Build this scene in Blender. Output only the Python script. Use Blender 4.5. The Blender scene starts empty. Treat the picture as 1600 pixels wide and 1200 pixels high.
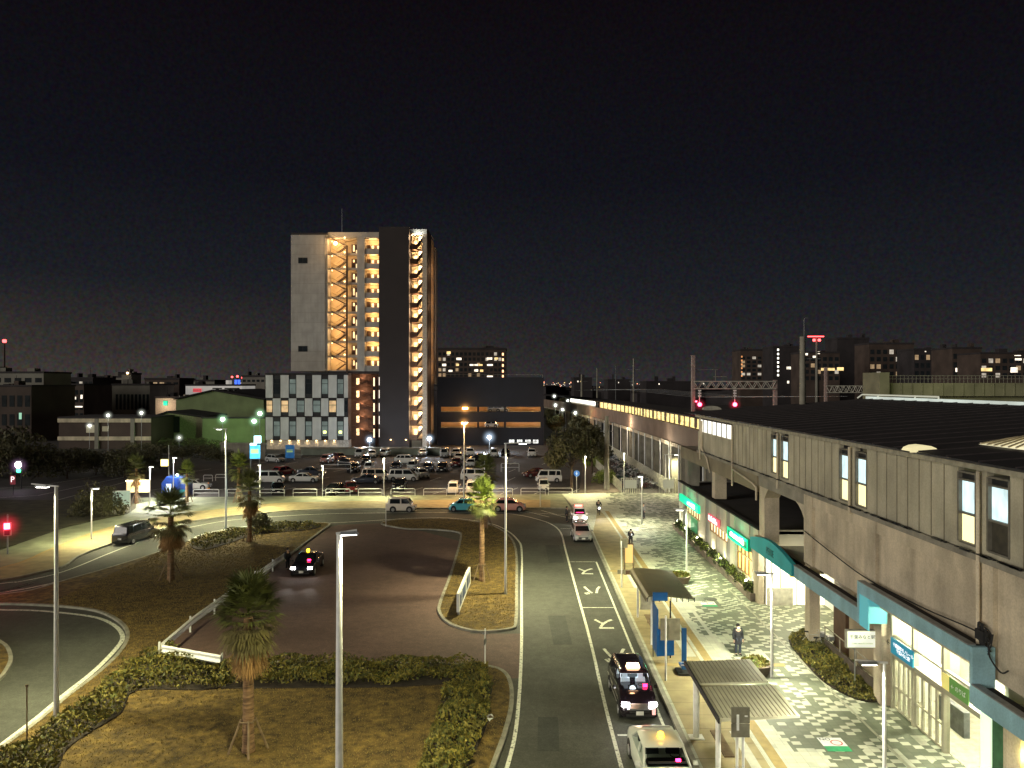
import bpy, bmesh, math, random
from mathutils import Vector, Matrix
from mathutils.geometry import tessellate_polygon
R = random.Random(11)
rad = math.radians
S = bpy.context.scene
COL = S.collection
F, H, TH = 1200.0, 15.0, math.atan(13 / 1200)
cT, sT = math.cos(TH), math.sin(TH)

# ------------------------------------------------------------------ placing
def W(x, D, z=0.0):                      # camera-aligned ground frame -> world
    return Vector((x * cT - D * sT, x * sT + D * cT, z))
def P(px, py, z=0.0):                    # survey point on the plane z
    D = F * (H - z) / (py - 600.0)
    return W((px - 800.0) / F * D, D, z)
def XD(px, D, z=0.0):
    return W((px - 800.0) / F * D, D, z)
def ZY(py, D): return H - (py - 600.0) * D / F
def DS(px, x): return F * x / (px - 813.0)   # distance along a wall lying at world x

def crom(pts, n=6, closed=False):
    out = []; N = len(pts)
    for i in range(N if closed else N - 1):
        p0 = pts[(i - 1) % N] if (closed or i > 0) else pts[i]
        p1 = pts[i]; p2 = pts[(i + 1) % N]
        p3 = pts[(i + 2) % N] if (closed or i + 2 < N) else p2
        for k in range(n):
            t = k / n
            out.append(0.5 * ((2 * p1) + (p2 - p0) * t + (2 * p0 - 5 * p1 + 4 * p2 - p3) * t * t + (3 * p1 - p0 - 3 * p2 + p3) * t ** 3))
    if not closed: out.append(pts[-1].copy())
    return out
def GP(pxs, z=0.0, n=5, closed=False, smooth=True):
    p = [P(a, b, z) for a, b in pxs]
    return crom(p, n, closed) if smooth else p

def inside(x, y, poly):
    c = False; j = len(poly) - 1
    for i in range(len(poly)):
        xi, yi, xj, yj = poly[i][0], poly[i][1], poly[j][0], poly[j][1]
        if (yi > y) != (yj > y) and x < (xj - xi) * (y - yi) / (yj - yi) + xi: c = not c
        j = i
    return c

# ------------------------------------------------------------------ materials
MATS = {}
def mat(name, col, rough=0.7, metal=0.0, var=0.25, scale=3.0, bump=0.0, detail=6.0, col2=None, sc3=None, coat=0.0, streak=0.0):
    if name in MATS: return MATS[name]
    m = bpy.data.materials.new(name); m.use_nodes = True
    nt = m.node_tree; b = nt.nodes['Principled BSDF']
    b.inputs['Roughness'].default_value = rough; b.inputs['Metallic'].default_value = metal
    if coat: b.inputs['Coat Weight'].default_value = coat
    tc = nt.nodes.new('ShaderNodeTexCoord'); mp = nt.nodes.new('ShaderNodeMapping')
    nt.links.new(tc.outputs['Object'], mp.inputs['Vector'])
    if sc3: mp.inputs['Scale'].default_value = sc3
    nz = nt.nodes.new('ShaderNodeTexNoise'); nz.inputs['Scale'].default_value = scale; nz.inputs['Detail'].default_value = detail
    nt.links.new(mp.outputs[0], nz.inputs['Vector'])
    cr = nt.nodes.new('ShaderNodeValToRGB')
    a = [c * (1 - var) for c in col]; d = [min(1, c * (1 + var)) for c in (col2 or col)]
    cr.color_ramp.elements[0].position = 0.32; cr.color_ramp.elements[1].position = 0.68
    cr.color_ramp.elements[0].color = (*a, 1); cr.color_ramp.elements[1].color = (*d, 1)
    nt.links.new(nz.outputs['Fac'], cr.inputs[0]); nt.links.new(cr.outputs[0], b.inputs['Base Color'])
    if streak:
        last = cr.outputs[0]
        for sc_, lo, k_ in (((1.6, 1.6, .16), .35, streak * .55), ((.7, .7, .5), .3, streak * .8), ((14, 14, 14), .3, streak * .5)):
            m2_ = nt.nodes.new('ShaderNodeMapping'); m2_.inputs['Scale'].default_value = sc_; nt.links.new(tc.outputs['Object'], m2_.inputs['Vector'])
            n2_ = nt.nodes.new('ShaderNodeTexNoise'); n2_.inputs['Scale'].default_value = 1; n2_.inputs['Detail'].default_value = 8; nt.links.new(m2_.outputs[0], n2_.inputs['Vector'])
            r2_ = nt.nodes.new('ShaderNodeMapRange'); r2_.inputs[1].default_value = lo; r2_.inputs[2].default_value = .62; r2_.inputs[3].default_value = 1 - k_; r2_.inputs[4].default_value = 1
            nt.links.new(n2_.outputs['Fac'], r2_.inputs[0]); v2_ = nt.nodes.new('ShaderNodeVectorMath'); v2_.operation = 'SCALE'
            nt.links.new(last, v2_.inputs[0]); nt.links.new(r2_.outputs[0], v2_.inputs['Scale']); last = v2_.outputs[0]
        nt.links.new(last, b.inputs['Base Color'])
    if bump:
        bp = nt.nodes.new('ShaderNodeBump'); bp.inputs['Strength'].default_value = bump; bp.inputs['Distance'].default_value = 0.03
        nt.links.new(nz.outputs['Fac'], bp.inputs['Height']); nt.links.new(bp.outputs[0], b.inputs['Normal'])
    MATS[name] = m; return m
def emat(name, col, strength, var=0.0, scale=2.0, sc3=None):
    if name in MATS: return MATS[name]
    m = bpy.data.materials.new(name); m.use_nodes = True
    nt = m.node_tree; b = nt.nodes['Principled BSDF']
    b.inputs['Base Color'].default_value = (*[c * 0.6 for c in col], 1)
    b.inputs['Emission Color'].default_value = (*col, 1); b.inputs['Emission Strength'].default_value = strength
    if var:
        tc = nt.nodes.new('ShaderNodeTexCoord'); mp = nt.nodes.new('ShaderNodeMapping')
        if sc3: mp.inputs['Scale'].default_value = sc3
        nt.links.new(tc.outputs['Object'], mp.inputs['Vector'])
        nz = nt.nodes.new('ShaderNodeTexNoise'); nz.inputs['Scale'].default_value = scale; nz.inputs['Detail'].default_value = 3
        nt.links.new(mp.outputs[0], nz.inputs['Vector'])
        mr = nt.nodes.new('ShaderNodeMapRange'); mr.inputs[1].default_value = 0.3; mr.inputs[2].default_value = 0.7
        mr.inputs[3].default_value = strength * (1 - var); mr.inputs[4].default_value = strength * (1 + var)
        nt.links.new(nz.outputs['Fac'], mr.inputs[0]); nt.links.new(mr.outputs[0], b.inputs['Emission Strength'])
    MATS[name] = m; return m
def glassmat(name, tint=(0.8, 0.9, 0.9), gl=0.15):
    if name in MATS: return MATS[name]
    m = bpy.data.materials.new(name); m.use_nodes = True; nt = m.node_tree
    nt.nodes.remove(nt.nodes['Principled BSDF']); out = nt.nodes['Material Output']
    t = nt.nodes.new('ShaderNodeBsdfTransparent'); t.inputs[0].default_value = (*tint, 1)
    g = nt.nodes.new('ShaderNodeBsdfGlossy'); g.inputs['Roughness'].default_value = 0.05
    nz = nt.nodes.new('ShaderNodeTexNoise'); nz.inputs['Scale'].default_value = 1.5
    mr = nt.nodes.new('ShaderNodeMapRange'); mr.inputs[3].default_value = gl * 0.6; mr.inputs[4].default_value = gl * 1.4
    nt.links.new(nz.outputs['Fac'], mr.inputs[0])
    x = nt.nodes.new('ShaderNodeMixShader'); nt.links.new(mr.outputs[0], x.inputs[0])
    nt.links.new(t.outputs[0], x.inputs[1]); nt.links.new(g.outputs[0], x.inputs[2]); nt.links.new(x.outputs[0], out.inputs[0])
    MATS[name] = m; return m

def asphalt(name, c1, c2, patch):
    m = mat(name, c1, 0.82, 0, 0.12, 40, 0.25, col2=c2)
    nt = m.node_tree; b = nt.nodes['Principled BSDF']; cr = [n for n in nt.nodes if n.type == 'VALTORGB'][0]
    tc = [n for n in nt.nodes if n.type == 'TEX_COORD'][0]
    n2 = nt.nodes.new('ShaderNodeTexNoise'); n2.inputs['Scale'].default_value = 0.18; n2.inputs['Detail'].default_value = 5
    nt.links.new(tc.outputs['Object'], n2.inputs['Vector'])
    mr = nt.nodes.new('ShaderNodeMapRange'); mr.inputs[1].default_value = 0.3; mr.inputs[2].default_value = 0.7
    mr.inputs[3].default_value = 1 - patch; mr.inputs[4].default_value = 1 + patch
    nt.links.new(n2.outputs['Fac'], mr.inputs[0])
    mx = nt.nodes.new('ShaderNodeVectorMath'); mx.operation = 'SCALE'
    # fine cracks / aggregate
    vo = nt.nodes.new('ShaderNodeTexVoronoi'); vo.inputs['Scale'].default_value = 14
    nt.links.new(tc.outputs['Object'], vo.inputs['Vector'])
    m3 = nt.nodes.new('ShaderNodeMapRange'); m3.inputs[3].default_value = 0.75; m3.inputs[4].default_value = 1.3
    nt.links.new(vo.outputs['Distance'], m3.inputs[0])
    mu0 = nt.nodes.new('ShaderNodeMath'); mu0.operation = 'MULTIPLY'
    nt.links.new(mr.outputs[0], mu0.inputs[0]); nt.links.new(m3.outputs[0], mu0.inputs[1])
    n4 = nt.nodes.new('ShaderNodeTexNoise'); n4.inputs['Scale'].default_value = 1.7; n4.inputs['Detail'].default_value = 12; n4.inputs['Roughness'].default_value = .75
    nt.links.new(tc.outputs['Object'], n4.inputs['Vector']); m4 = nt.nodes.new('ShaderNodeMapRange'); m4.inputs[1].default_value = .3; m4.inputs[2].default_value = .7; m4.inputs[3].default_value = .7; m4.inputs[4].default_value = 1.3
    nt.links.new(n4.outputs['Fac'], m4.inputs[0])
    mu = nt.nodes.new('ShaderNodeMath'); mu.operation = 'MULTIPLY'; nt.links.new(mu0.outputs[0], mu.inputs[0]); nt.links.new(m4.outputs[0], mu.inputs[1])
    nt.links.new(cr.outputs[0], mx.inputs[0]); nt.links.new(mu.outputs[0], mx.inputs['Scale'])
    nt.links.new(mx.outputs[0], b.inputs['Base Color'])
    return m

M_road = asphalt('asphalt_road', (0.055, 0.058, 0.047), (0.067, 0.070, 0.056), 0.3)
M_lot = asphalt('asphalt_lot', (0.055, 0.05, 0.046), (0.068, 0.06, 0.056), 0.25)
M_yard = asphalt('asphalt_yard', (0.1, 0.06, 0.05), (0.122, 0.074, 0.06), 0.22)
M_line = mat('road_paint', (0.72, 0.74, 0.62), 0.6, 0, 0.1, 7, 0, detail=12)
_e = [n for n in M_line.node_tree.nodes if n.type == 'VALTORGB'][0].color_ramp.elements
_e[0].position = .36; _e[0].color = (.16, .17, .14, 1); _e[1].position = .44; _e[1].color = (.62, .63, .52, 1); _q = _e.new(.7); _q.color = (.75, .77, .66, 1)
M_kerb = mat('kerb_concrete', (0.26, 0.25, 0.2), 0.8, 0, 0.25, 2, 0.2)
M_grass = mat('dry_grass', (0.135, 0.085, 0.02), 0.95, 0, 0.45, 2.6, 0.5, 14, col2=(0.19, 0.125, 0.03), streak=.6)
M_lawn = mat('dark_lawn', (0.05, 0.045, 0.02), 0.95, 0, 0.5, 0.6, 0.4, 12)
M_blade = mat('grass_blade', (0.22, 0.14, 0.035), 0.9, 0, 0.55, 9, 0, col2=(0.2, 0.15, 0.045))
M_ochre = mat('ochre_paving', (0.30, 0.245, 0.12), 0.75, 0, 0.2, 1.2, 0.1)
M_path = mat('brown_paving', (0.13, 0.1, 0.08), 0.75, 0, 0.2, 1.5, 0.1)
M_greenpath = mat('greenish_paving', (0.22, 0.24, 0.15), 0.7, 0, 0.25, 0.7, 0.1)
M_tact = mat('tactile_paving', (0.33, 0.24, 0.08), 0.7, 0, 0.15, 3)
M_conc = mat('concrete', (0.3, 0.28, 0.22), 0.85, 0, 0.22, 0.8, 0.15, streak=.3)
M_white = mat('white_paint', (0.78, 0.79, 0.76), 0.45, 0, 0.06, 3)
M_pole = mat('lamp_pole_paint', (0.74, 0.74, 0.7), 0.4, 0.0, 0.1, 4)
M_dark = mat('dark_metal', (0.03, 0.03, 0.03), 0.5, 0.4, 0.2, 4)
M_grey = mat('grey_metal', (0.25, 0.26, 0.26), 0.5, 0.4, 0.2, 4)
M_black = mat('black_rubber', (0.015, 0.015, 0.015), 0.8, 0, 0.1, 5)
M_chrome = mat('alloy_rim', (0.6, 0.6, 0.6), 0.3, 0.8, 0.05, 5)
M_lampglow = emat('lamp_glow', (1.0, 0.97, 0.86), 14)
M_beige = mat('beige_wall', (0.66, 0.57, 0.41), 0.85, 0, 0.1, 0.5, 0.15, 10, col2=(0.7, 0.6, 0.43), streak=.38)
M_panelw = mat('station_panel', (0.53, 0.49, 0.35), 0.7, 0, 0.08, 0.6, 0.05, 9, streak=.35)
M_teal = mat('teal_fascia', (0.32, 0.55, 0.62), 0.6, 0, 0.15, 0.7, 0.05, streak=.3)
M_tealdk = mat('teal_arch', (0.03, 0.34, 0.38), 0.55, 0, 0.12, 0.9)
M_roofdk = mat('dark_roof', (0.022, 0.017, 0.018), 0.9, 0, 0.4, 0.6, 0.1, streak=.5)
M_brown = mat('brown_steel', (0.09, 0.05, 0.03), 0.6, 0.2, 0.2, 2)
M_trunk = mat('palm_trunk', (0.2, 0.12, 0.06), 0.95, 0, 0.45, 3, 0.8, sc3=(1, 1, 5))
M_bark = mat('bark', (0.08, 0.055, 0.035), 0.95, 0, 0.4, 3, 0.6)
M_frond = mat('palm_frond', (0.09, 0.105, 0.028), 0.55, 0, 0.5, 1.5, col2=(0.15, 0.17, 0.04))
M_frondlit = mat('palm_frond_lit', (0.14, 0.2, 0.035), 0.6, 0, 0.4, 1.5, col2=(0.22, 0.27, 0.05))  # brighter copy of the frond colour, painting lamplight on the leaves
M_dead = mat('palm_dead_frond', (0.3, 0.17, 0.06), 0.9, 0, 0.4, 2)
M_leaf = mat('tree_leaf', (0.055, 0.055, 0.022), 0.7, 0, 0.5, 0.6, col2=(0.09, 0.085, 0.03))
M_hedge = mat('hedge_leaf', (0.135, 0.12, 0.018), 0.7, 0, 0.45, 1.6, col2=(0.19, 0.16, 0.028))
M_stake = mat('wood_stake', (0.2, 0.14, 0.08), 0.9, 0, 0.3, 3)
M_skin = mat('skin', (0.45, 0.28, 0.2), 0.6, 0, 0.08, 8)
M_hair = mat('black_hair', (0.012, 0.01, 0.01), 0.6, 0, 0.2, 20)
M_glass_dark = mat('car_glass', (0.012, 0.015, 0.016), 0.06, 0.0, 0.1, 2)
M_glass = glassmat('clear_glass', (.95, .97, .95), .05)
M_glasscar = glassmat('windscreen_glass', (0.75, 0.8, 0.8), 0.12)

# ------------------------------------------------------------------ mesh builder
class MB:
    def __init__(s): s.v = []; s.f = []; s.m = []
    def add(s, vs, fs, mi=0):
        o = len(s.v); s.v += [tuple(v) for v in vs]
        for f in fs: s.f.append([o + i for i in f]); s.m.append(mi)
        return s
    def quad(s, a, b, c, d, mi=0): return s.add([a, b, c, d], [(0, 1, 2, 3)], mi)
    def box(s, c, d, rz=0, mi=0, top=1.0):
        hx, hy, hz = d[0] / 2, d[1] / 2, d[2] / 2; cr, sr = math.cos(rz), math.sin(rz); vs = []
        for z in (-1, 1):
            k = top if z > 0 else 1
            for x, y in ((-1, -1), (1, -1), (1, 1), (-1, 1)):
                X, Y = x * hx * k, y * hy * k
                vs.append((c[0] + X * cr - Y * sr, c[1] + X * sr + Y * cr, c[2] + z * hz))
        return s.add(vs, [(3, 2, 1, 0), (4, 5, 6, 7), (0, 1, 5, 4), (1, 2, 6, 5), (2, 3, 7, 6), (3, 0, 4, 7)], mi)
    def bx(s, x0, x1, y0, y1, z0, z1, mi=0):
        return s.box(((x0 + x1) / 2, (y0 + y1) / 2, (z0 + z1) / 2), (abs(x1 - x0), abs(y1 - y0), abs(z1 - z0)), 0, mi)
    def cyl(s, a, b, r0, r1=None, n=10, mi=0, caps=True):
        a, b = Vector(a), Vector(b); r1 = r0 if r1 is None else r1
        d = (b - a).normalized(); u = d.orthogonal().normalized(); w = d.cross(u)
        vs = []
        for p, r in ((a, r0), (b, r1)):
            for i in range(n):
                t = 2 * math.pi * i / n; vs.append(p + (u * math.cos(t) + w * math.sin(t)) * r)
        fs = [(i, (i + 1) % n, n + (i + 1) % n, n + i) for i in range(n)]
        if caps: fs += [tuple(range(n - 1, -1, -1)), tuple(range(n, 2 * n))]
        return s.add(vs, fs, mi)
    def tube(s, pts, r, n=8, mi=0):
        for i in range(len(pts) - 1): s.cyl(pts[i], pts[i + 1], r, r, n, mi)
        return s
    def rings(s, rings, mi=0, cap0=True, cap1=True):
        n = len(rings[0]); o = len(s.v)
        for r in rings: s.v += [tuple(p) for p in r]
        for k in range(len(rings) - 1):
            for i in range(n):
                s.f.append([o + k * n + i, o + k * n + (i + 1) % n, o + (k + 1) * n + (i + 1) % n, o + (k + 1) * n + i]); s.m.append(mi)
        if cap0: s.f.append([o + i for i in range(n - 1, -1, -1)]); s.m.append(mi)
        if cap1: s.f.append([o + (len(rings) - 1) * n + i for i in range(n)]); s.m.append(mi)
        return s
    def prism(s, pts, z0, z1, mi=0):
        n = len(pts); ar = sum(pts[i][0] * pts[(i + 1) % n][1] - pts[(i + 1) % n][0] * pts[i][1] for i in range(n))
        if ar < 0: pts = pts[::-1]
        s.rings([[(p[0], p[1], z0) for p in pts], [(p[0], p[1], z1) for p in pts]], mi, False, n < 5)
        if n >= 5:
            o = len(s.v) - n
            for t in tessellate_polygon([[Vector((p[0], p[1], 0)) for p in pts]]):
                a, b, c = [pts[i] for i in t]
                if (b[0] - a[0]) * (c[1] - a[1]) - (c[0] - a[0]) * (b[1] - a[1]) < 0: t = t[::-1]
                s.f.append([o + i for i in t]); s.m.append(mi)
        return s
    def ball(s, c, r, n=8, mi=0, sz=1.0):
        rr = []
        for k in range(1, n // 2 + 1):
            t = math.pi * k / (n // 2 + 1)
            rr.append([(c[0] + r * math.sin(t) * math.cos(2 * math.pi * i / n), c[1] + r * math.sin(t) * math.sin(2 * math.pi * i / n), c[2] - r * sz * math.cos(t)) for i in range(n)])
        return s.rings(rr, mi)
    def ribbon(s, pts, w, z0, z1=None, mi=0, closed=False):
        L, Rr = [], []; N = len(pts)
        for i, p in enumerate(pts):
            a = pts[(i - 1) % N] if (closed or i > 0) else pts[i]
            b = pts[(i + 1) % N] if (closed or i < N - 1) else pts[i]
            d = Vector((b[0] - a[0], b[1] - a[1])).normalized(); nn = Vector((-d.y, d.x)) * w / 2
            L.append((p[0] + nn.x, p[1] + nn.y)); Rr.append((p[0] - nn.x, p[1] - nn.y))
        for i in range(N if closed else N - 1):
            j = (i + 1) % N
            if z1 is None:
                s.quad((*Rr[i], z0), (*Rr[j], z0), (*L[j], z0), (*L[i], z0), mi)
            else:
                s.quad((*Rr[i], z1), (*Rr[j], z1), (*L[j], z1), (*L[i], z1), mi)
                s.quad((*L[i], z1), (*L[j], z1), (*L[j], z0), (*L[i], z0), mi)
                s.quad((*Rr[j], z1), (*Rr[i], z1), (*Rr[i], z0), (*Rr[j], z0), mi)
        return s
    def build(s, name, mats, parent=None, smooth=False, loc=None):
        me = bpy.data.meshes.new(name); me.from_pydata(s.v, [], s.f)
        if not isinstance(mats, (list, tuple)): mats = [mats]
        for m in mats: me.materials.append(m)
        if any(s.m): me.polygons.foreach_set('material_index', s.m)
        if smooth:
            me.polygons.foreach_set('use_smooth', [True] * len(me.polygons)); me.set_sharp_from_angle(angle=rad(38))
        me.update()
        o = bpy.data.objects.new(name, me); COL.objects.link(o)
        if parent: o.parent = parent
        if loc is not None: o.location = loc
        return o
def tag(o, label=None, cat=None, group=None, kind=None):
    if label: o['label'] = label
    if cat: o['category'] = cat
    if group: o['group'] = group
    if kind: o['kind'] = kind
    return o
def empty(name, loc, rz=0, label=None, cat=None, group=None):
    o = bpy.data.objects.new(name, None); COL.objects.link(o); o.location = loc; o.rotation_euler = (0, 0, rz)
    o.empty_display_size = 0.3
    return tag(o, label, cat, group)
def kids(o): return [c for c in COL.objects if c.parent == o]
KID = {}
def dup(root, loc, rz=0, label=None, group=None, scale=None):
    if root.name not in KID:
        ch = kids(root); KID[root.name] = [(c, kids(c)) for c in ch]
    r = root.copy(); COL.objects.link(r); r.location = loc; r.rotation_euler = (0, 0, rz)
    if scale: r.scale = (scale,) * 3 if not isinstance(scale, tuple) else scale
    if label: r['label'] = label
    if group: r['group'] = group
    for c, gs in KID[root.name]:
        d = c.copy(); COL.objects.link(d); d.parent = r
        for g in gs:
            e = g.copy(); COL.objects.link(e); e.parent = d
    return r
def light(kind, loc, power, col=(1, 1, 1), size=0.25, tgt=None, angle=150, blend=0.8, name='light'):
    l = bpy.data.lights.new(name, kind); l.energy = power; l.color = col
    if kind in ('POINT', 'SPOT'): l.shadow_soft_size = size
    if kind == 'SPOT': l.spot_size = rad(angle); l.spot_blend = blend
    if kind == 'AREA': l.size = size
    o = bpy.data.objects.new(name, l); COL.objects.link(o); o.location = loc
    if tgt is not None: o.rotation_euler = (Vector(tgt) - Vector(loc)).to_track_quat('-Z', 'Y').to_euler()
    return o
def text(body, name, size, m, parent=None, mtx=None, sx=1.0, ext=0.004, align='CENTER', off=0.0):
    c = bpy.data.curves.new(name, 'FONT'); c.body = body; c.size = size; c.extrude = ext; c.offset = off
    c.align_x = align; c.align_y = 'CENTER'
    t = bpy.data.objects.new(name, c); COL.objects.link(t)
    bpy.context.view_layer.update()
    me = bpy.data.meshes.new_from_object(t.evaluated_get(bpy.context.evaluated_depsgraph_get()))
    bpy.data.objects.remove(t); me.materials.clear(); me.materials.append(m)
    me.transform(Matrix.Diagonal((sx, 1, 1, 1)))
    if mtx: me.transform(mtx)
    o = bpy.data.objects.new(name, me); COL.objects.link(o)
    if parent: o.parent = parent
    return o
def facing_mx(loc): return Matrix.Translation(loc) @ Matrix(((0, 0, -1, 0), (-1, 0, 0, 0), (0, 1, 0, 0), (0, 0, 0, 1)))
def facing_my(loc): return Matrix.Translation(loc) @ Matrix.Rotation(rad(90), 4, 'X')
ORD = ['first', 'second', 'third', 'fourth', 'fifth', 'sixth', 'seventh', 'eighth', 'ninth', 'tenth', 'eleventh', 'twelfth', 'thirteenth', 'fourteenth', 'fifteenth', 'sixteenth', 'seventeenth', 'eighteenth', 'nineteenth', 'twentieth']
def ordn(i): return ORD[i] if i < 20 else 'twenty-' + ORD[i - 20]

# ------------------------------------------------------------------ camera + world
cam = bpy.data.cameras.new('camera'); cam.sensor_width = 36; cam.lens = 36 * F / 1600; cam.clip_end = 6000; cam.clip_start = 0.3
co = bpy.data.objects.new('camera', cam); COL.objects.link(co); co.location = (0, 0, H); co.rotation_euler = (rad(90), 0, TH); S.camera = co
S.view_settings.view_transform = 'Standard'; S.view_settings.look = 'None'; S.view_settings.exposure = 0
S.render.engine = 'CYCLES'; S.cycles.use_denoising = True; S.cycles.max_bounces = 5; S.cycles.transparent_max_bounces = 12
S.cycles.sample_clamp_indirect = 4; S.cycles.use_light_tree = True; S.cycles.caustics_reflective = False; S.cycles.caustics_refractive = False
w = bpy.data.worlds.new('World'); S.world = w; w.use_nodes = True; nt = w.node_tree
bg = nt.nodes['Background']; tc = nt.nodes.new('ShaderNodeTexCoord'); sp = nt.nodes.new('ShaderNodeSeparateXYZ')
nt.links.new(tc.outputs['Generated'], sp.inputs[0])
cr = nt.nodes.new('ShaderNodeValToRGB'); e = cr.color_ramp.elements
e[0].position = 0.0; e[0].color = (0.030, 0.027, 0.028, 1); e[1].position = 0.5; e[1].color = (0.0042, 0.0026, 0.0038, 1)
for p, c in ((0.045, (0.021, 0.0195, 0.0205)), (0.12, (0.0122, 0.0132, 0.0170)), (0.25, (0.0062, 0.0064, 0.0098))):
    q = e.new(p); q.color = (*c, 1)
nt.links.new(sp.outputs['Z'], cr.inputs[0])
# warm town glow low on the left
mrx = nt.nodes.new('ShaderNodeMapRange'); mrx.inputs[1].default_value = 0.1; mrx.inputs[2].default_value = -0.6; mrx.inputs[3].default_value = 0; mrx.inputs[4].default_value = 1
nt.links.new(sp.outputs['X'], mrx.inputs[0])
mrz = nt.nodes.new('ShaderNodeMapRange'); mrz.inputs[1].default_value = 0.13; mrz.inputs[2].default_value = 0.0; mrz.inputs[3].default_value = 0; mrz.inputs[4].default_value = 1
nt.links.new(sp.outputs['Z'], mrz.inputs[0])
mm = nt.nodes.new('ShaderNodeMath'); mm.operation = 'MULTIPLY'; nt.links.new(mrx.outputs[0], mm.inputs[0]); nt.links.new(mrz.outputs[0], mm.inputs[1])
nz = nt.nodes.new('ShaderNodeTexNoise'); nz.inputs['Scale'].default_value = 5; nz.inputs['Detail'].default_value = 5
nt.links.new(tc.outputs['Generated'], nz.inputs['Vector'])
m2 = nt.nodes.new('ShaderNodeMath'); m2.operation = 'MULTIPLY'; nt.links.new(mm.outputs[0], m2.inputs[0]); nt.links.new(nz.outputs['Fac'], m2.inputs[1])
mc = nt.nodes.new('ShaderNodeMix'); mc.data_type = 'RGBA'; mc.blend_type = 'ADD'; mc.inputs[0].default_value = 1
sc = nt.nodes.new('ShaderNodeVectorMath'); sc.operation = 'SCALE'; sc.inputs[0].default_value = (0.046, 0.034, 0.022)
nt.links.new(m2.outputs[0], sc.inputs['Scale'])
nt.links.new(cr.outputs[0], mc.inputs[6]); nt.links.new(sc.outputs[0], mc.inputs[7]); nt.links.new(mc.outputs[2], bg.inputs[0]); bg.inputs[1].default_value = 1.0
nf_ = nt.nodes.new('ShaderNodeTexNoise'); nf_.inputs['Scale'].default_value = 260; nf_.inputs['Detail'].default_value = 2; nt.links.new(tc.outputs['Generated'], nf_.inputs['Vector'])
nr_ = nt.nodes.new('ShaderNodeMix'); nr_.data_type = 'RGBA'; nr_.blend_type = 'MULTIPLY'; nr_.inputs[0].default_value = 1
vm_ = nt.nodes.new('ShaderNodeVectorMath'); vm_.operation = 'MULTIPLY_ADD'; vm_.inputs[1].default_value = (1.4, 1.4, 1.4); vm_.inputs[2].default_value = (.3, .3, .3)
nt.links.new(nf_.outputs['Color'], vm_.inputs[0]); nt.links.new(mc.outputs[2], nr_.inputs[6]); nt.links.new(vm_.outputs[0], nr_.inputs[7]); nt.links.new(nr_.outputs[2], bg.inputs[0])
# added fill sun, standing in for unseen town light behind the viewer
su = bpy.data.lights.new('fill_sun', 'SUN'); su.energy = 1.6; su.angle = rad(30); su.color = (1, 0.93, 0.82)
so = bpy.data.objects.new('fill_sun', su); COL.objects.link(so); so.rotation_euler = (rad(77), 0, rad(-56))

# ------------------------------------------------------------------ ground
g = MB().quad((-2500, -100, -0.02), (2500, -100, -0.02), (2500, 4000, -0.02), (-2500, 4000, -0.02)).build('ground', M_lot); tag(g, kind='structure')
rd = MB(); rd.quad((-75, 12, 0), (12, 12, 0), (12, 97, 0), (-80, 97, 0)); tag(rd.build('road', M_road), kind='structure')
yard_px = [(530, 820), (610, 817), (735, 850), (735, 990), (815, 990), (812, 1060), (760, 1060), (320, 1060), (240, 1020), (440, 860), (470, 835)]
yd = MB(); pts = GP(yard_px, smooth=False); yd.add([(p.x, p.y, 0.004) for p in pts[::-1]], [tuple(range(len(pts)))])
tag(yd.build('yard_paving', M_yard), kind='structure')

big_px = [(-260, 955), (-60, 938), (0, 931), (50, 924), (110, 906), (170, 889), (230, 870), (280, 852), (320, 838), (360, 829), (430, 822), (480, 819), (515, 819),
          (500, 832), (452, 868), (390, 915), (310, 968), (252, 1012), (262, 1028), (350, 1037), (560, 1037), (700, 1040), (765, 1044), (790, 1055), (799, 1078), (798, 1110), (788, 1150), (770, 1200), (740, 1290), (700, 1420),
          (300, 1500), (-60, 1420), (-60, 1215), (0, 1173), (62, 1128), (103, 1093), (155, 1053), (190, 1018), (200, 992), (186, 972), (152, 956), (100, 949), (50, 946), (0, 945), (-140, 947), (-260, 955)]
big = GP(big_px[:-1], n=3, closed=True)
isl_px = [(596, 819), (627, 813), (705, 812.5), (763, 821), (793, 837), (806, 861), (807, 920), (806, 972), (797, 984), (747, 988), (705, 977), (687, 959), (689, 940), (705, 897), (720, 842), (713, 832), (672, 828), (633, 827)]
isl = GP(isl_px, n=4, closed=True)
circ_px = [(-260, 1000), (-60, 985), (0, 1005), (16, 1025), (12, 1045), (-10, 1070), (-80, 1110), (-260, 1150)]
circ = GP(circ_px, n=4, closed=True)
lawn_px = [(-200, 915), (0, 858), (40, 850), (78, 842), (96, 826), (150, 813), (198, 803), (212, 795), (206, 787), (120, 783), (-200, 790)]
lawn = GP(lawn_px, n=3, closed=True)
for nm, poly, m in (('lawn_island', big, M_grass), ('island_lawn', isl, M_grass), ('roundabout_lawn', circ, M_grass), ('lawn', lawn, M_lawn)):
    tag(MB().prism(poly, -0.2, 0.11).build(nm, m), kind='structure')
    if nm != 'lawn': tag(MB().ribbon(poly, 0.2, 0, 0.13, closed=True).build('kerb', M_kerb), kind='structure')

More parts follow.
